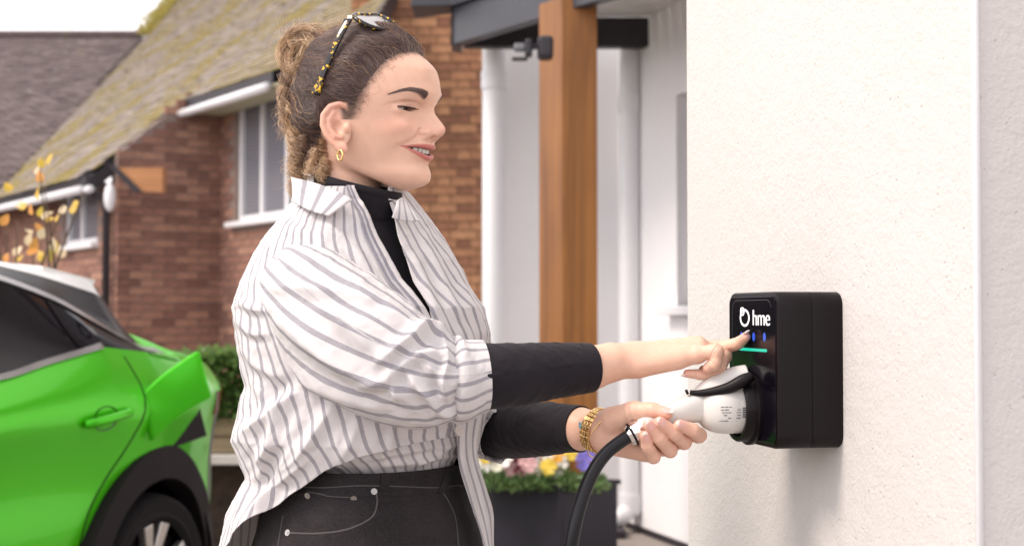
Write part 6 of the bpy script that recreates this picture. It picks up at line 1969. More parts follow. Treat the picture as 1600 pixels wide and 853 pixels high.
def torso_point(th, py, off=0.0, lvf=lv):
    """th measured from straight ahead of the chest, positive to her left"""
    xl, xr, psi, ra, Yc = (lvf(py, i) for i in range(1, 6)); psi = np.radians(psi)
    sc = Yc / FPX
    hw = (xr - xl) / 2 * sc; a = hw / np.sqrt(np.sin(psi) ** 2 + (ra * np.cos(psi)) ** 2); b = a * ra
    cx = ((xl + xr) / 2 - CX) * sc
    kz = Yc / (math.cos(PITCH) - (CY - py) / FPX * math.sin(PITCH)); cz = CAMZ + (math.sin(PITCH) + (CY - py) / FPX * math.cos(PITCH)) * kz
    e = 2.25
    ct, st = np.cos(th), np.sin(th); q = (np.abs(ct) ** e + np.abs(st) ** e) ** (-1 / e)
    A, B = (a + off) * st * q, (b + off) * ct * q
    X = cx + A * np.sin(psi) + B * np.cos(psi); Y = Yc + A * np.cos(psi) - B * np.sin(psi)
    return np.stack([X, Y, np.broadcast_to(cz, X.shape)], -1)
_OX = np.array([(286, 568), (318, 580), (340, 585), (370, 596), (400, 608), (440, 634), (480, 663), (500, 678), (540, 692), (600, 706), (672, 716), (740, 722), (920, 740)], float)
_thg = np.linspace(-1.5, 1.2, 136)
def open_theta(py):
    """direction in which the button line lies, found so that it runs where the photo has it"""
    py = np.atleast_1d(py); out = np.zeros(len(py))
    for i, y in enumerate(py):
        x, _ = pixv(torso_point(_thg, np.full(_thg.shape, y)))
        m = _thg < _thg[np.argmax(x)] + .01
        out[i] = np.interp(np.interp(y, _OX[:, 0], _OX[:, 1]), x[m], _thg[m])
    k = np.ones(9) / 9
    return out
_ys = np.linspace(286, 920, 60); _tht = open_theta(_ys); _tht = np.convolve(np.pad(_tht, 4, 'edge'), np.ones(9) / 9, 'valid')
def th_open(py): return np.interp(py, _ys, _tht)

SHIRT_FOLDS = [
    ([(445, 352), (500, 372), (548, 410), (575, 440)], .0050, 9), ([(470, 335), (530, 372), (575, 425), (600, 470)], .0045, 8), ([(500, 338), (560, 395), (605, 455)], .0040, 8),
    ([(690, 380), (716, 430), (742, 480), (760, 520)], .0055, 9), ([(664, 372), (690, 430), (718, 490)], .0050, 8), ([(648, 400), (668, 450), (694, 510)], .0045, 8), ([(720, 420), (748, 450), (770, 500)], .0045, 7),
    ([(372, 470), (392, 482), (415, 486)], .0050, 7), ([(370, 500), (392, 520), (414, 523)], .0050, 7), ([(380, 545), (400, 570), (432, 590)], .0060, 8),
    ([(468, 612), (430, 640), (400, 662), (378, 676)], .0110, 12), ([(520, 632), (492, 676), (466, 712), (440, 735)], .0085, 11), ([(440, 620), (428, 660), (415, 700), (398, 730)], .0060, 9),
    ([(560, 650), (548, 690), (530, 722)], .0040, 9), ([(620, 650), (612, 690), (604, 705)], .0035, 9), ([(480, 720), (440, 752), (402, 790), (375, 840)], .0075, 10), ([(455, 700), (420, 760), (395, 820)], .0055, 9),
    ([(398, 600), (408, 622), (400, 648)], .0070, 9), ([(392, 700), (410, 726), (402, 752)], .0070, 9), ([(660, 640), (690, 655), (708, 670)], .0040, 8), ([(600, 655), (650, 672), (704, 664)], .0035, 8)]
def shirt_body():
    nu, nv = 320, 250
    U = np.linspace(0, 1, nu)[:, None]; Vv = np.linspace(0, 1, nv)[None]
    # relative angle to the button line: -180..180, cut open at the button line
    rel = -U * 2 * math.pi                        # 0 .. -2pi going round her right side first
    hem_t = np.radians([0, 12, 30, 52, 74, 96, 118, 140, 180, 300, 345, 360]); hem_y = [672, 674, 680, 692, 716, 752, 806, 862, 905, 880, 720, 715]
    hem = np.interp(U * 2 * math.pi, hem_t, hem_y)
    y0 = 298.
    py = y0 + (hem - y0) * Vv
    gap = np.radians(np.interp(py, [286, 318, 340, 370, 400, 440, 480, 503, 530], [26, 19, 15, 11, 8.5, 5.5, 2.2, .3, 0]))
    gn = gap * np.interp(py, [300, 340, 400], [.55, .30, .20]); r2 = -gn + rel * (2 * math.pi - gn - gap * 1.1) / (2 * math.pi)
    th = th_open(py) + r2
    P = torso_point(th, py)
    n = grid_normals(P); ctr = np.stack([((lv(py, 1) + lv(py, 2)) / 2 - CX) * 2.0 / FPX, np.full(py.shape, 2.0), P[..., 2]], -1)
    n *= np.sign(((P - ctr) * n).sum(-1, keepdims=True))
    px_, py_ = pixv(P); near = np.clip(-n[..., 1] * 2 + .9, 0, 1)
    H = fold_field(px_, py_, SHIRT_FOLDS) * near
    H += cloth_noise(th * .2, P[..., 2], 3, .0042, 42, (1.3, .6)) + cloth_noise(th * .2, P[..., 2], 9, .0014, 110, (1.1, .8))
    H += .004 * np.sin(th * 9 + P[..., 2] * 14) * np.clip((py - 600) / 200, 0, 1)
    soft = np.clip(Vv / .06, 0, 1); H = H * soft
    P = P + n * H[..., None]
    su = np.broadcast_to(r2 * .185 + .006, P.shape[:2]) + .003 * np.sin(P[..., 2] * 11)
    o = cloth_mesh('shirt', P, M['shirt'], WOMAN, su, thick=.0012)
    # placket band on the near edge with buttons
    k = 16; edge = P[:9]; nn = n[:9]
    Q = edge + nn * .0022; suq = np.full(Q.shape[:2], .021) + np.linspace(0, .004, 9)[:, None]
    m = (py[:9] < 676); cloth_mesh('placket', Q, M['shirt'], o, suq, thick=.001, keep=m)
    for yb in (560, 610, 660):
        j = int(np.argmin(np.abs(py[4] - yb))); c = Vector(Q[4, j] + nn[4, j] * .0015); d = Vector(nn[4, j])
        MB().tube([c, c + d * .0022], .0052, 14).build('button', M['button'], o, auto=40)
    return o, P, n
SHIRT, SB_P, SB_N = shirt_body()

def lv_in(py, c):   # tucked layer narrows into the waistband
    base = lv(py, c); t = np.clip((py - 660) / 70, 0, 1)
    if c == 1: return base * (1 - t) + 452 * t
    if c == 2: return base * (1 - t) + 727 * t
    return base
def tucked():
    nu, nv = 120, 50
    rel = np.linspace(math.radians(10), math.radians(-125), nu)[:, None]; py = np.linspace(612, 738, nv)[None] + 0 * rel
    th = th_open(py) + rel
    bl = np.sin(np.pi * np.clip((py - 640) / 92, 0, 1)) * .010
    P = torso_point(th, py, -.014, lv_in); n = grid_normals(P); ctr = np.stack([((lv_in(py, 1) + lv_in(py, 2)) / 2 - CX) * 2 / FPX, np.full(py.shape, 2.0), P[..., 2]], -1); n *= np.sign(((P - ctr) * n).sum(-1, keepdims=True))
    H = bl + cloth_noise(th * .2, P[..., 2] * .4, 21, .0050, 75, (1.2, .8)) * np.clip((py - 630) / 40, 0, 1)
    px_, py_ = pixv(P)
    H = H + fold_field(px_, py_, [([(560, 712), (620, 700), (700, 690)], .004, 7), ([(600, 722), (660, 716), (712, 706)], .004, 6), ([(640, 728), (675, 708), (704, 684)], .004, 6)])
    P = P + n * H[..., None]
    cloth_mesh('tucked_front', P, M['shirt'], SHIRT, rel * .185 + .006 + .01 * np.clip((py - 650) / 80, 0, 1) * np.ones_like(rel), thick=.001)
    # far front panel hanging free outside the waistband
    L = catmull([(716, 640), (716, 690), (718, 728), (734, 783), (750, 831), (762, 880), (772, 930)], 60); R = catmull([(754, 640), (745, 690), (748, 725), (761, 768), (770, 802), (771, 855), (778, 930)], 60)
    u = np.linspace(0, 1, 26)[:, None]
    X = L[None, :, 0] * (1 - u) + R[None, :, 0] * u; Yp = L[None, :, 1] * (1 - u) + R[None, :, 1] * u
    D = 1.925 + .05 * u ** 1.3 + .004 * np.sin(u * 9 + Yp * .03)
    P = np.zeros(X.shape + (3,))
    for i in range(P.shape[0]):
        for j in range(P.shape[1]): P[i, j] = at(X[i, j], Yp[i, j], float(D[i, j]))
    cloth_mesh('front_flap', P, M['shirt'], SHIRT, u * .062 + .002 * np.sin(Yp * .04), thick=.001)
    b = at(717, 674, 1.915); n_ = Vector((.5, -.85, 0)); MB().tube([b, b + n_ * .0025], .0055, 14).build('button', M['button'], SHIRT, auto=40)
tucked()

def tube_grid(pts, nu, nv, twist=0.0, flat=None):
    """pts: (x,y,z,r) spine; returns grid (nu round, nv along), angle, arclength"""
    C = catmull(pts, nv); c = C[:, :3]; r = C[:, 3]
    t = np.gradient(c, axis=0); t /= np.linalg.norm(t, axis=1, keepdims=True)
    a = np.zeros_like(c); ref = np.array([0, -1., 0.1]); a[0] = ref - t[0] * (ref @ t[0]); a[0] /= np.linalg.norm(a[0])
    for i in range(1, nv): v = a[i - 1] - t[i] * (a[i - 1] @ t[i]); a[i] = v / np.linalg.norm(v)
    b = np.cross(t, a); L = np.concatenate([[0], np.cumsum(np.linalg.norm(np.diff(c, axis=0), axis=1))])
    w = np.linspace(0, 2 * math.pi, nu, endpoint=False)[:, None]
    ww = w + twist * np.linspace(0, 1, nv)[None]
    N = np.cos(ww)[..., None] * a[None] + np.sin(ww)[..., None] * b[None]
    P = c[None] + N * r[None, :, None]
    return P, N, w + 0 * ww, np.broadcast_to(L, (nu, nv)), c
NEAR_FOLDS = [
    ([(430, 446), (490, 452), (540, 456), (585, 470)], .0065, 10), ([(452, 392), (520, 420), (585, 462), (640, 500)], .0060, 11), ([(440, 500), (500, 552), (570, 590), (650, 618)], .0085, 13),
    ([(585, 570), (620, 545), (668, 512), (715, 528)], .0120, 11), ([(560, 600), (600, 590), (640, 560), (690, 545)], .0080, 10), ([(600, 560), (612, 590), (622, 618)], .0070, 8), ([(630, 575), (655, 605), (690, 628)], .0075, 8),
    ([(650, 545), (676, 580), (700, 610)], .0065, 8), ([(690, 520), (700, 560), (692, 600), (706, 632)], .0075, 7), ([(470, 430), (520, 490), (575, 545)], .0050, 12), ([(420, 540), (460, 575), (520, 608), (590, 632)], .0075, 10), ([(660, 610), (690, 640), (722, 644)], .0070, 7), ([(600, 480), (640, 505), (690, 520)], .0060, 9)]
def sleeves():
    sp = [J(458, 430, 1.920, .044), J(478, 452, 1.888, .066), J(518, 494, 1.852, .0770), J(566, 534, 1.824, .0790), J(622, 568, 1.806, .0720), J(672, 588, 1.800, .0620), J(712, 592, 1.803, .0490), J(750, 588, 1.811, .0390)]
    P, N, w, L, c = tube_grid(sp, 220, 190)
    px_, py_ = pixv(P); near = np.clip(-N[..., 1] * 2 + .8, 0, 1)
    H = fold_field(px_, py_, NEAR_FOLDS) * near + cloth_noise(w * .08, L, 5, .0040, 48, (1.3, .7)) + cloth_noise(w * .08, L, 8, .0012, 140)
    # sleeve cloth bunches towards the rolled cuff
    H += .0045 * np.sin(L * 170 + 3 * np.sin(w * 2) + 1.5 * np.sin(w)) * np.clip((L - .26) / .07, 0, 1) * np.clip((.40 - L) / .03, 0, 1)
    H *= np.clip((L.max() - L) / .03, 0, 1) * .85 + .15
    P = P + N * H[..., None]
    # let the underside sag a little
    P[..., 2] -= .012 * np.clip(-N[..., 2], 0, 1) * np.sin(np.pi * np.clip(L / L.max(), 0, 1))
    s = cloth_mesh('sleeve', P, M['shirt'], WOMAN, w * .068 + .045 * (L / L.max()), closed_u=True, thick=.0012)
    # rolled cuff
    cs = [J(700, 592, 1.801, .0535), J(722, 592, 1.805, .0520), J(744, 589, 1.810, .0478), J(757, 588, 1.8125, .0462)]
    P, N, w, L, c = tube_grid(cs, 120, 50)
    H = .004 * np.exp(-((L - .014) / .010) ** 2) + cloth_noise(w * .05, L, 12, .0035, 90) * np.clip((L.max() - L) / .02, .25, 1) - .010 * np.clip(1 - L / .008, 0, 1)
    P = P + N * H[..., None]
    cloth_mesh('cuff', P, M['shirt'], s, w * .062 + .012 + L * .2, closed_u=True, thick=.0015)
    # far sleeve: only its lower edge and cuff look past the body
    sp = [J(632, 388, 2.05, .034), J(656, 408, 2.09, .046), J(682, 460, 2.11, .050), J(708, 540, 2.125, .057), J(732, 620, 2.13, .059), J(760, 660, 2.115, .052), J(790, 676, 2.085, .046)]
    P, N, w, L, c = tube_grid(sp, 120, 120)
    H = cloth_noise(w * .08, L, 15, .0080, 55) + .005 * np.sin(L * 120 + 2 * np.sin(w)) * np.clip((L - .22) / .06, 0, 1)
    P = P + N * H[..., None]
    cloth_mesh('sleeve', P, M['shirt'], WOMAN, w * .08, closed_u=True, thick=.0012)
sleeves()

def collar():
    # neck band and turned-down leaf, open at the front
    nc = np.array(at(553, 300, 2.005)); psi = math.radians(46); fw = np.array([math.cos(psi), -math.sin(psi), 0]); lf = np.array([math.sin(psi), math.cos(psi), 0])
    nu, nv = 150, 34
    tho = float(th_open(310))
    a = np.linspace(math.radians(-80), math.radians(-338), nu)[:, None]        # from near front edge round the back to the far front edge
    v = np.linspace(0, .36, nv)[None]
    front = np.minimum(np.abs(np.degrees(a)), 360 - np.abs(np.degrees(a)))     # 17 at the front edges, 180 at the back
    k = np.clip((front - 22) / 158, 0, 1)
    # v 0..0.3 rises up the stand, 0.3 fold, 0.3..1 falls outside
    up = np.interp(v, [0, .30, .36, 1], [0, 1, 1, 0])
    stand = .020 + .012 * k; leaf = .040 + .012 * np.exp(-(k / .16) ** 2)
    rx, ry = .069 + 0 * k, .064 + 0 * k
    inner = (v <= .33)
    rad_out = np.where(inner, 0, .006 + (np.clip((v - .33) / .67, 0, 1)) * (.030 + .012 * np.exp(-(k / .2) ** 2)))
    z = np.where(inner, stand * np.clip(v / .33, 0, 1), stand - np.clip((v - .33) / .67, 0, 1) * leaf)
    z = z + .014 * k - .016 * (1 - k)                                            # back of the collar sits higher
    # collar points swing towards the front centre
    aa = a + tho + np.where(inner, 0, np.clip((v - .33) / .67, 0, 1) * .16 * np.exp(-(k / .12) ** 2) * np.sign(np.pi + a) * 1)
    P = nc + fw * ((rx + rad_out) * np.cos(aa))[..., None] + lf * ((ry + rad_out) * np.sin(aa))[..., None] + np.array([0, 0, 1.]) * (z + .0 * aa)[..., None]
    P = P + np.array([0, 0, 1.])[None, None] * .0015 * np.sin(a * 7)[..., None]
    cloth_mesh('collar', P, M['shirt'], SHIRT, a * .075 + v * .03, thick=.0016)
collar()
def collar_leaves():
    from mathutils.bvhtree import BVHTree
    bvh = BVHTree.FromPolygons([tuple(v) for v in SB_P.reshape(-1, 3)], [tuple(int(q) for q in f) for f in grid_faces(*SB_P.shape[:2])])
    def leaf(corn, tops, lift, name):
        # corn: four picture corners (fold edge first two), tops: depth of the fold edge
        n = 22; m = 16; P = np.zeros((n, m, 3)); (a, b, c, d) = [np.array(q, float) for q in corn]
        for i in range(n):
            for j in range(m):
                u, v = i / (n - 1), j / (m - 1)
                q = (a * (1 - u) + b * u) * (1 - v) + (d * (1 - u) + c * u) * v
                q[1] += -5 * math.sin(math.pi * u) * (1 - v) + 3 * math.sin(math.pi * u) * v
                h = bvh.ray_cast(Vector((0, 0, CAMZ)), ray(*q).normalized()); yt = tops[0] * (1 - u) + tops[1] * u
                ys = (h[0].y - lift if h[0] is not None else yt - .02) if lift > 0 else yt + lift
                Y = yt * (1 - v) ** 1.2 + min(ys, yt + .05) * (1 - (1 - v) ** 1.2) - .006 * math.sin(math.pi * v)
                P[i, j] = at(q[0], q[1], Y)
        for _ in range(12):
            Q = np.pad(P, ((1, 1), (1, 1), (0, 0)), 'edge'); P[..., 1] = (Q[:-2, 1:-1, 1] + Q[2:, 1:-1, 1] + Q[1:-1, :-2, 1] + Q[1:-1, 2:, 1]) / 4
        su = np.broadcast_to(np.linspace(0, .075, n)[:, None], (n, m)) + .008
        cloth_mesh(name, P, M['shirt'], SHIRT, su, thick=.0018)
    leaf([(456, 278), (551, 312), (514, 338), (458, 316)], (1.945, 1.888), .017, 'collar_leaf')
    leaf([(621, 314), (634, 316), (656, 346), (612, 340)], (1.935, 1.955), -.014, 'collar_leaf')
collar_leaves()

def jersey():
    # black polo-neck : torso, neck and forearm sleeves
    nu, nv = 96, 60
    th = np.linspace(0, 2 * math.pi, nu, endpoint=False)[:, None]; py = np.linspace(296, 735, nv)[None] + 0 * th
    P = torso_point(th, py, -.022, lambda y, c: lv_in(y, c))
    tor = cloth_mesh('polo_neck_top', P, M['jersey'], WOMAN, th * .1 + 0 * py, closed_u=True)
    n0 = h2w(np.array([.0035, 0, -.083])); 
    rings = []
    ax = np.array([-.022, 0, -.13]); 
    nu, nv = 110, 40; w = np.linspace(0, 2 * math.pi, nu, endpoint=False)[:, None]; v = np.linspace(0, 1, nv)[None]
    # fold at the top: inside up, over, and down outside
    rr = .0565 + .018 * v + .0022 * np.sin(np.pi * np.clip(v / .10, 0, 1)) 
    zz = -.0795 - .012 * (1 - np.cos(w)) * .0 - .100 * v
    cx_ = .002 - .040 * v
    tilt = .016 * np.cos(w)                                                  # lower at the front? rises behind
    X = cx_ + rr * 1.02 * np.cos(w); Y = rr * .95 * np.sin(w); Z = zz - tilt * (1 - v * .6) + .0016 * np.sin(w * 3 + v * 5) * v
    wr = .0016 * np.sin(v * 22 + 1.2 * np.sin(w * 2)) * v
    P = h2w(np.stack([X + wr * np.cos(w), Y + wr * np.sin(w), Z], -1))
    cloth_mesh('polo_neck', P, M['jersey'], WOMAN, w + 0 * v, closed_u=True, thick=.0025)
    def fore(sp, seed, name):
        P, N, w, L, c = tube_grid(sp, 110, 110)
        H = cloth_noise(w * .05, L, seed, .0026, 70, (.8, 1.2)) * np.clip((L.max() - L) / .05, .12, 1)
        H += -.0010 * np.exp(-((L.max() - L - .020) / .0012) ** 2)                # hem stitch line
        P = P + N * H[..., None]
        cloth_mesh(name, P, M['jersey'], WOMAN, w * .05, closed_u=True, thick=.0022)
    fore([J(735, 590, 1.806, .0430), J(765, 588, 1.812, .0425), J(810, 585, 1.828, .0405), J(860, 579, 1.848, .0372), J(922, 574.5, 1.875, .0328)], 31, 'jersey_sleeve')
    Yh = SOCK.y - .032
    fore([J(770, 668, 2.115, .042), J(800, 672, 2.08, .041), J(850, 670, Yh + .135, .0375), J(888, 669, Yh + .100, .0335), J(908, 670, Yh + .082, .0318)], 33, 'jersey_sleeve')
jersey()

def jeans():
    # waist and hips lofted, two legs to the ground
    L = np.array([(722, 447, 723, 30, .80), (735, 446, 724, 30, .80), (760, 436, 730, 29, .82), (800, 422, 738, 28, .85), (853, 408, 752, 27, .88), (905, 400, 764, 26, .90), (960, 404, 768, 26, .9)], float)
    def l2(y, c): return np.interp(y, L[:, 0], L[:, c]) if c < 5 else np.full(np.shape(y), 2.0)
    nu, nv = 200, 130
    th = np.linspace(0, 2 * math.pi, nu, endpoint=False)[:, None]; py = np.linspace(722, 960, nv)[None] + 0 * th
    P = torso_point(th, py, 0, l2)
    n = grid_normals(P, True); ctr = np.stack([((l2(py, 1) + l2(py, 2)) / 2 - CX) * 2 / FPX, np.full(py.shape, 2.0), P[..., 2]], -1); n *= np.sign(((P - ctr) * n).sum(-1, keepdims=True))
    H = cloth_noise(th * .16, P[..., 2], 41, .0035, 40, (1, 1.3)) * np.clip((py - 760) / 40, 0, 1)
    band = (py < 757); H = H + np.where(band, .0028, 0) * np.clip((757 - py) / 3, 0, 1)
    P = P + n * H[..., None]
    j = cloth_mesh('jeans', P, M['denim'], WOMAN, th * .1 + 0 * py, closed_u=True, thick=.002)
    # legs
    for (hx, hy) in ((-.045, -.075), (.045, .085)):
        c = np.array([at(588, 940, 2.0).x, 2.0]); 
        sp = [(c[0] + hx, c[1] + hy, .90, .105), (c[0] + hx, c[1] + hy, .80, .098), (c[0] + hx + .012, c[1] + hy, .52, .068), (c[0] + hx - .005, c[1] + hy, .30, .062), (c[0] + hx - .02, c[1] + hy, .08, .052)]
        Pl, N, w, Ll, cc = tube_grid(sp, 48, 60); Pl = Pl + N * cloth_noise(w * .08, Ll, 44, .003, 40)[..., None]
        cloth_mesh('trouser_leg', Pl, M['denim'], j, w * .1, closed_u=True, thick=.002)
        sh = [(c[0] + hx - .06, c[1] + hy, .045, .040), (c[0] + hx, c[1] + hy - .003, .050, .045), (c[0] + hx + .08, c[1] + hy - .01, .036, .038), (c[0] + hx + .16, c[1] + hy - .016, .028, .022)]
        Ps, N, w, Ll, cc = tube_grid(sh, 32, 40); Ps[..., 2] = np.maximum(Ps[..., 2], .006)
        cloth_mesh('shoe', Ps, M['button'], WOMAN, w, closed_u=True)
    # surface point of the jeans under a photo pixel on the near side
    from mathutils.bvhtree import BVHTree
    dg = P.reshape(-1, 3); F = grid_faces(nu, nv, True)
    bvh = BVHTree.FromPolygons([tuple(v) for v in dg], [tuple(int(q) for q in f) for f in F])
    def hit(px, py, up=.0012):
        o = Vector((0, 0, CAMZ)); d = ray(px, py).normalized(); h = bvh.ray_cast(o, d)
        if h[0] is None: return None
        nn = h[1] if h[1].dot(d) < 0 else -h[1]
        return h[0] + nn * up
    def seam(poly, r, name, mat, dash=False):
        pts = [hit(*q) for q in catmull(poly, 60)]; pts = [p for p in pts if p is not None]
        if len(pts) > 3:
            MB().tube(pts, r, 6).build(name, mat, j, smooth=True)
    seam([(440, 758), (500, 762), (560, 759), (620, 760), (680, 762), (722, 757)], .0012, 'waistband_seam', M['stitch'])
    seam([(440, 755), (500, 759), (560, 756), (620, 757), (680, 759), (722, 754)], .0007, 'waistband_seam', M['stitch'])
    seam([(586, 765), (589, 785), (580, 808), (545, 826), (500, 833), (450, 832)], .0016, 'pocket_edge', M['stitch'])
    seam([(583, 765), (585, 784), (576, 804), (543, 821), (500, 828), (450, 827)], .0007, 'pocket_stitch', M['stitch'])
    seam([(482, 768), (515, 774), (556, 776)], .0012, 'coin_pocket_edge', M['stitch']); seam([(482, 773), (515, 779), (556, 781)], .0007, 'coin_pocket_stitch', M['stitch'])
    seam([(478, 770), (474, 795), (472, 822)], .0008, 'coin_pocket_stitch', M['stitch']); seam([(555, 778), (551, 800), (553, 815)], .0008, 'coin_pocket_stitch', M['stitch'])
    seam([(688, 765), (700, 785), (710, 810), (715, 853), (716, 900)], .0015, 'fly_seam', M['stitch']); seam([(684, 770), (695, 788), (704, 812), (709, 853)], .0007, 'fly_stitch', M['stitch'])
    seam([(444, 805), (436, 853), (434, 900)], .0013, 'side_seam', M['stitch'])
    for (x, y) in ((482, 773), (553, 777), (584, 768), (451, 832)):
        p = hit(x, y, .0005); q = hit(x, y, .0028)
        MB().tube([p, q], .0042, 16).build('rivet', M['rivet'], j, auto=40); MB().tube([q, q + (q - p) * .35], .0018, 10).build('rivet_boss', M['rivet'], j, auto=40)
    def loop(poly, wpx):
        pts = []
        for (x, y) in catmull(poly, 14): 
            a_, b_ = hit(x - wpx / 2, y, .0042), hit(x + wpx / 2, y, .0042); pts.append((a_, b_, hit(x - wpx / 2, y, .0005), hit(x + wpx / 2, y, .0005)))
        vs = []; fs = []
        for (a_, b_, c_, d_) in pts: vs += [c_, a_, b_, d_]
        for i in range(len(pts) - 1):
            for q in range(3): fs.append((i * 4 + q, i * 4 + q + 1, (i + 1) * 4 + q + 1, (i + 1) * 4 + q))
        MB().add(vs, fs).build('belt_loop', M['denim'], j, auto=50)
    loop([(600, 727), (601, 745), (599, 768)], 13); loop([(702, 728), (696, 748), (688, 768)], 12)
jeans()
# ------------------------------------------------------------------ one body mesh under the clothes: head, neck, trunk, arms, hands
def body():
    kf = (HEAD_V[HEAD_F][..., 2] > -.128).all(1)
    parts = [(h2w(HEAD_V), HEAD_F[kf], HEAD_C), RH, LH]
    cb = lambda y, c: lv_in(y, c)
    def f(p):
        RS, RE = J(486, 446, 1.90, .034), J(705, 600, 1.803, .036); LS, LE = J(665, 440, 2.08, .030), J(765, 672, 2.115, .026)
        d = sd_chain(p, [J(548, 322, 2.0, .030), J(550, 360, 2.0, .036), J(554, 410, 2.0, .052), J(562, 500, 2.0, .075), J(575, 640, 2.0, .085), J(585, 760, 2.0, .090), J(590, 900, 2.0, .11)], .03)
        d = smin(d, sd_cone(p, J(553, 400, 2.0, 0)[:3], RS[:3], .036, .032), .03); d = smin(d, sd_cone(p, J(553, 400, 2.0, 0)[:3], LS[:3], .036, .030), .03)
        d = smin(d, sd_chain(p, [RS, RE, J(905, 580, 1.870, .028)], .01), .02); d = smin(d, sd_chain(p, [LS, LE, J(885, 669, SOCK.y - .032 + .10, .026)], .01), .02)
        return d
    V, F = surface_nets(f, (-.45, 1.70, .82), (.14, 2.25, 1.42), .008); parts.append((V, F, np.tile(SKIN, (len(V), 1))))
    n = 0; VV = []; FF = []; CC = []
    for (v, fc, c) in parts: VV.append(v); FF.append(fc + n); CC.append(c); n += len(v)
    np_mesh('body', np.concatenate(VV) - WB, np.concatenate(FF), M['skin'], WOMAN, attrs={'col': np.concatenate(CC)})
body()
# ------------------------------------------------------------------ sunglasses, earring, bracelets
def HW(x, y, z): return Vector(h2w(np.array([x, y, z])))
def sunglasses():
    t = NT('tortoiseshell'); co = t.coord(); n = t.noise(co, 150, 2, .5)
    t.base(t.ramp(n, [(.58, (.012, .008, .008, 1)), (.62, (.62, .36, .01, 1)), (.70, (.75, .48, .03, 1))])); t.set(Roughness=.12); tort = t.m
    t = NT('grey_lens'); t.base((.42, .41, .42, 1)); t.set(Roughness=.03); t.b.inputs['Specular IOR Level'].default_value = .9; t.b.inputs['Alpha'].default_value = 1; lensm = t.m
    metal = simple('hinge_metal', (.8, .78, .75, 1), .15, 1.0)
    g = thing('sunglasses', 'tortoiseshell sunglasses pushed up on the woman\'s head', 'sunglasses', tuple(HW(.03, 0, .135)))
    ld = Vector((.038, 0, -.024)); top0 = Vector((.023, 0, .1535))
    def rim(sg):
        pts = []; n = 44
        for k in range(n):
            a = 2 * math.pi * k / n; e = 2.6; c, s = math.cos(a), math.sin(a); q = (abs(c) ** e + abs(s) ** e) ** (-1 / e)
            u = .0365 + .0275 * c * q; v = .5 + .5 * s * q * (1 - .10 * c)
            wrap = -.010 * (u / .066) ** 2 - .0
            p = top0 + ld * v + Vector((-.004 * (u / .066) ** 2, sg * u, wrap + .010 * math.sin(math.pi * v) * (1 - u / .09)))
            pts.append(HW(*p))
        return pts
    for sg in (-1, 1):
        pts = rim(sg); c = sum(pts, Vector()) / len(pts)
        m = MB(); m.tube(pts + [pts[0]], .0031, 8, cap=False); r = m.build('rim', tort, g, smooth=True)
        vs = [c + Vector((0, 0, .0012))] + pts; m = MB().add(vs, [(0, 1 + k, 1 + (k + 1) % len(pts)) for k in range(len(pts))]); m.build('lens', lensm, g, smooth=True)
        # temple arm down past the ear
        P = [(.0242, .0680, .1380), (.019, .0790, .116), (.010, .0870, .088), (.000, .0915, .062), (-.007, .0925, .045), (-.012, .0915, .034)]
        C = catmull(P, 20); vs = []; fs = []
        for i, q in enumerate(C):
            h = .0115 - .0040 * math.sin(math.pi * min(1, i / 19)) + (.0010 if i > 14 else 0); th = .0018
            d = (C[min(i + 1, 19)] - C[max(i - 1, 0)]); d /= np.linalg.norm(d); side = np.cross(d, [0, 1, 0]); side /= np.linalg.norm(side)
            for (a, b) in ((1, 1), (1, -1), (-1, -1), (-1, 1)):
                p = q + side * h * .5 * a + np.array([0, 1, 0]) * th * b; vs.append(HW(p[0], p[1] * sg, p[2]))
        for i in range(19):
            for j in range(4): fs.append((i * 4 + j, i * 4 + (j + 1) % 4, (i + 1) * 4 + (j + 1) % 4, (i + 1) * 4 + j))
        fs += [(0, 1, 2, 3), (79, 78, 77, 76)]
        MB().add(vs, fs).build('temple_arm', tort, g, bevel=.0006, auto=50)
        q = HW(.0258, .0672 * sg, .1405); MB().box(q, (.006, .003, .005)).build('hinge', metal, g, bevel=.0006)
    MB().tube([HW(.034, -.0095, .152), HW(.031, 0, .1545), HW(.034, .0095, .152)], .0024, 8).build('bridge', tort, g, smooth=True)
sunglasses()
M['gold'] = simple('gold', (.83, .56, .24, 1), .18, 1.0, var=.04)
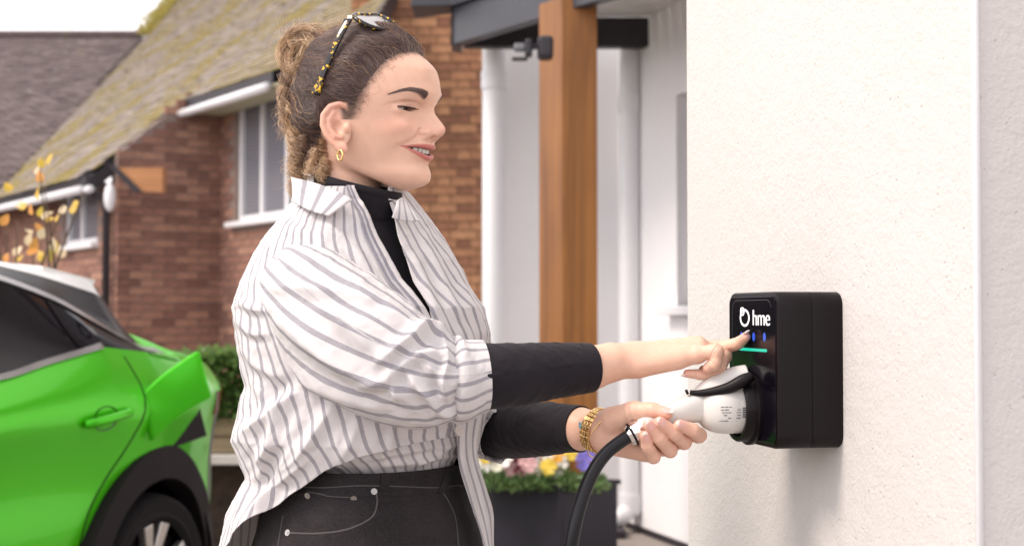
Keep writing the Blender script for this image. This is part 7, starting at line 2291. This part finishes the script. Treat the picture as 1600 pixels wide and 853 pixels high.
def earring():
    c = np.array([.0205, -.0820, -.0490]); e = thing('earring', 'small gold hoop earring in the woman\'s ear', 'earring', tuple(HW(*c)))
    pts = [HW(c[0] + .0050 * math.cos(a), c[1] - .0016 * math.cos(a), c[2] + .0068 * math.sin(a)) for a in np.linspace(0, 2 * math.pi, 25)]
    MB().tube(pts, .0015, 8, cap=False).build('hoop', M['gold'], e, smooth=True)
    MB().tube([HW(c[0] + .001, c[1] - .0045, c[2] - .0062), HW(c[0] + .001, c[1] - .0045, c[2] - .0085)], .0016, 10).build('stud', M['gold'], e, smooth=True)
earring()
def bracelet():
    Yh = SOCK.y - .032
    a = Vector(J(905, 670, Yh + .085, 0)[:3]); b = Vector(J(960, 674, Yh + .040, 0)[:3]); ax = (b - a).normalized()
    ax = (ax + Vector((.0, .0, -.22))).normalized()
    c = Vector(J(936, 672, Yh + .056, 0)[:3])
    u = ax.cross(Vector((0, 1, .2))).normalized(); v = ax.cross(u)
    br = thing('bracelet', 'gold link bracelet round the wrist of the hand holding the plug', 'bracelet', tuple(c))
    R = .0290; n = 28
    for k in range(n):
        w = 2 * math.pi * k / n; d = u * math.cos(w) + v * math.sin(w); tg = -u * math.sin(w) + v * math.cos(w)
        for r in (-1, 0, 1):
            m = MB(); m.box(c + d * (R + (.0005 if r == 0 else 0)) + ax * r * .0054, (.0058, .0050, .0026), (tg, ax, d)); m.build('link', M['gold'], br, bevel=.0007, bseg=1)
    q = c + (Vector((0, -1, 0)) - ax * ax.dot(Vector((0, -1, 0)))).normalized() * (R + .0015) - ax * .009
    t = NT('turquoise_stone'); t.base((.22, .42, .50, 1)); t.set(Roughness=.15)
    MB().box(q, (.005, .004, .009), (ax, Vector((0, -1, 0)), Vector((0, 0, 1)))).build('stone', t.m, br, bevel=.0015)
    g = thing('bangle', 'thin gold bangle hanging loose below the link bracelet', 'bangle', tuple(c + ax * .012))
    cc = c + ax * .013 + Vector((0, 0, -.0045)); ax2 = (ax + Vector((0, 0, -.30))).normalized(); u = ax2.cross(Vector((0, 1, .2))).normalized(); v = ax2.cross(u)
    pts = [cc + (u * math.cos(w) + v * math.sin(w)) * .0335 for w in np.linspace(0, 2 * math.pi, 61)]
    MB().tube(pts, .0009, 6, cap=False).build('ring', M['gold'], g, smooth=True)
bracelet()
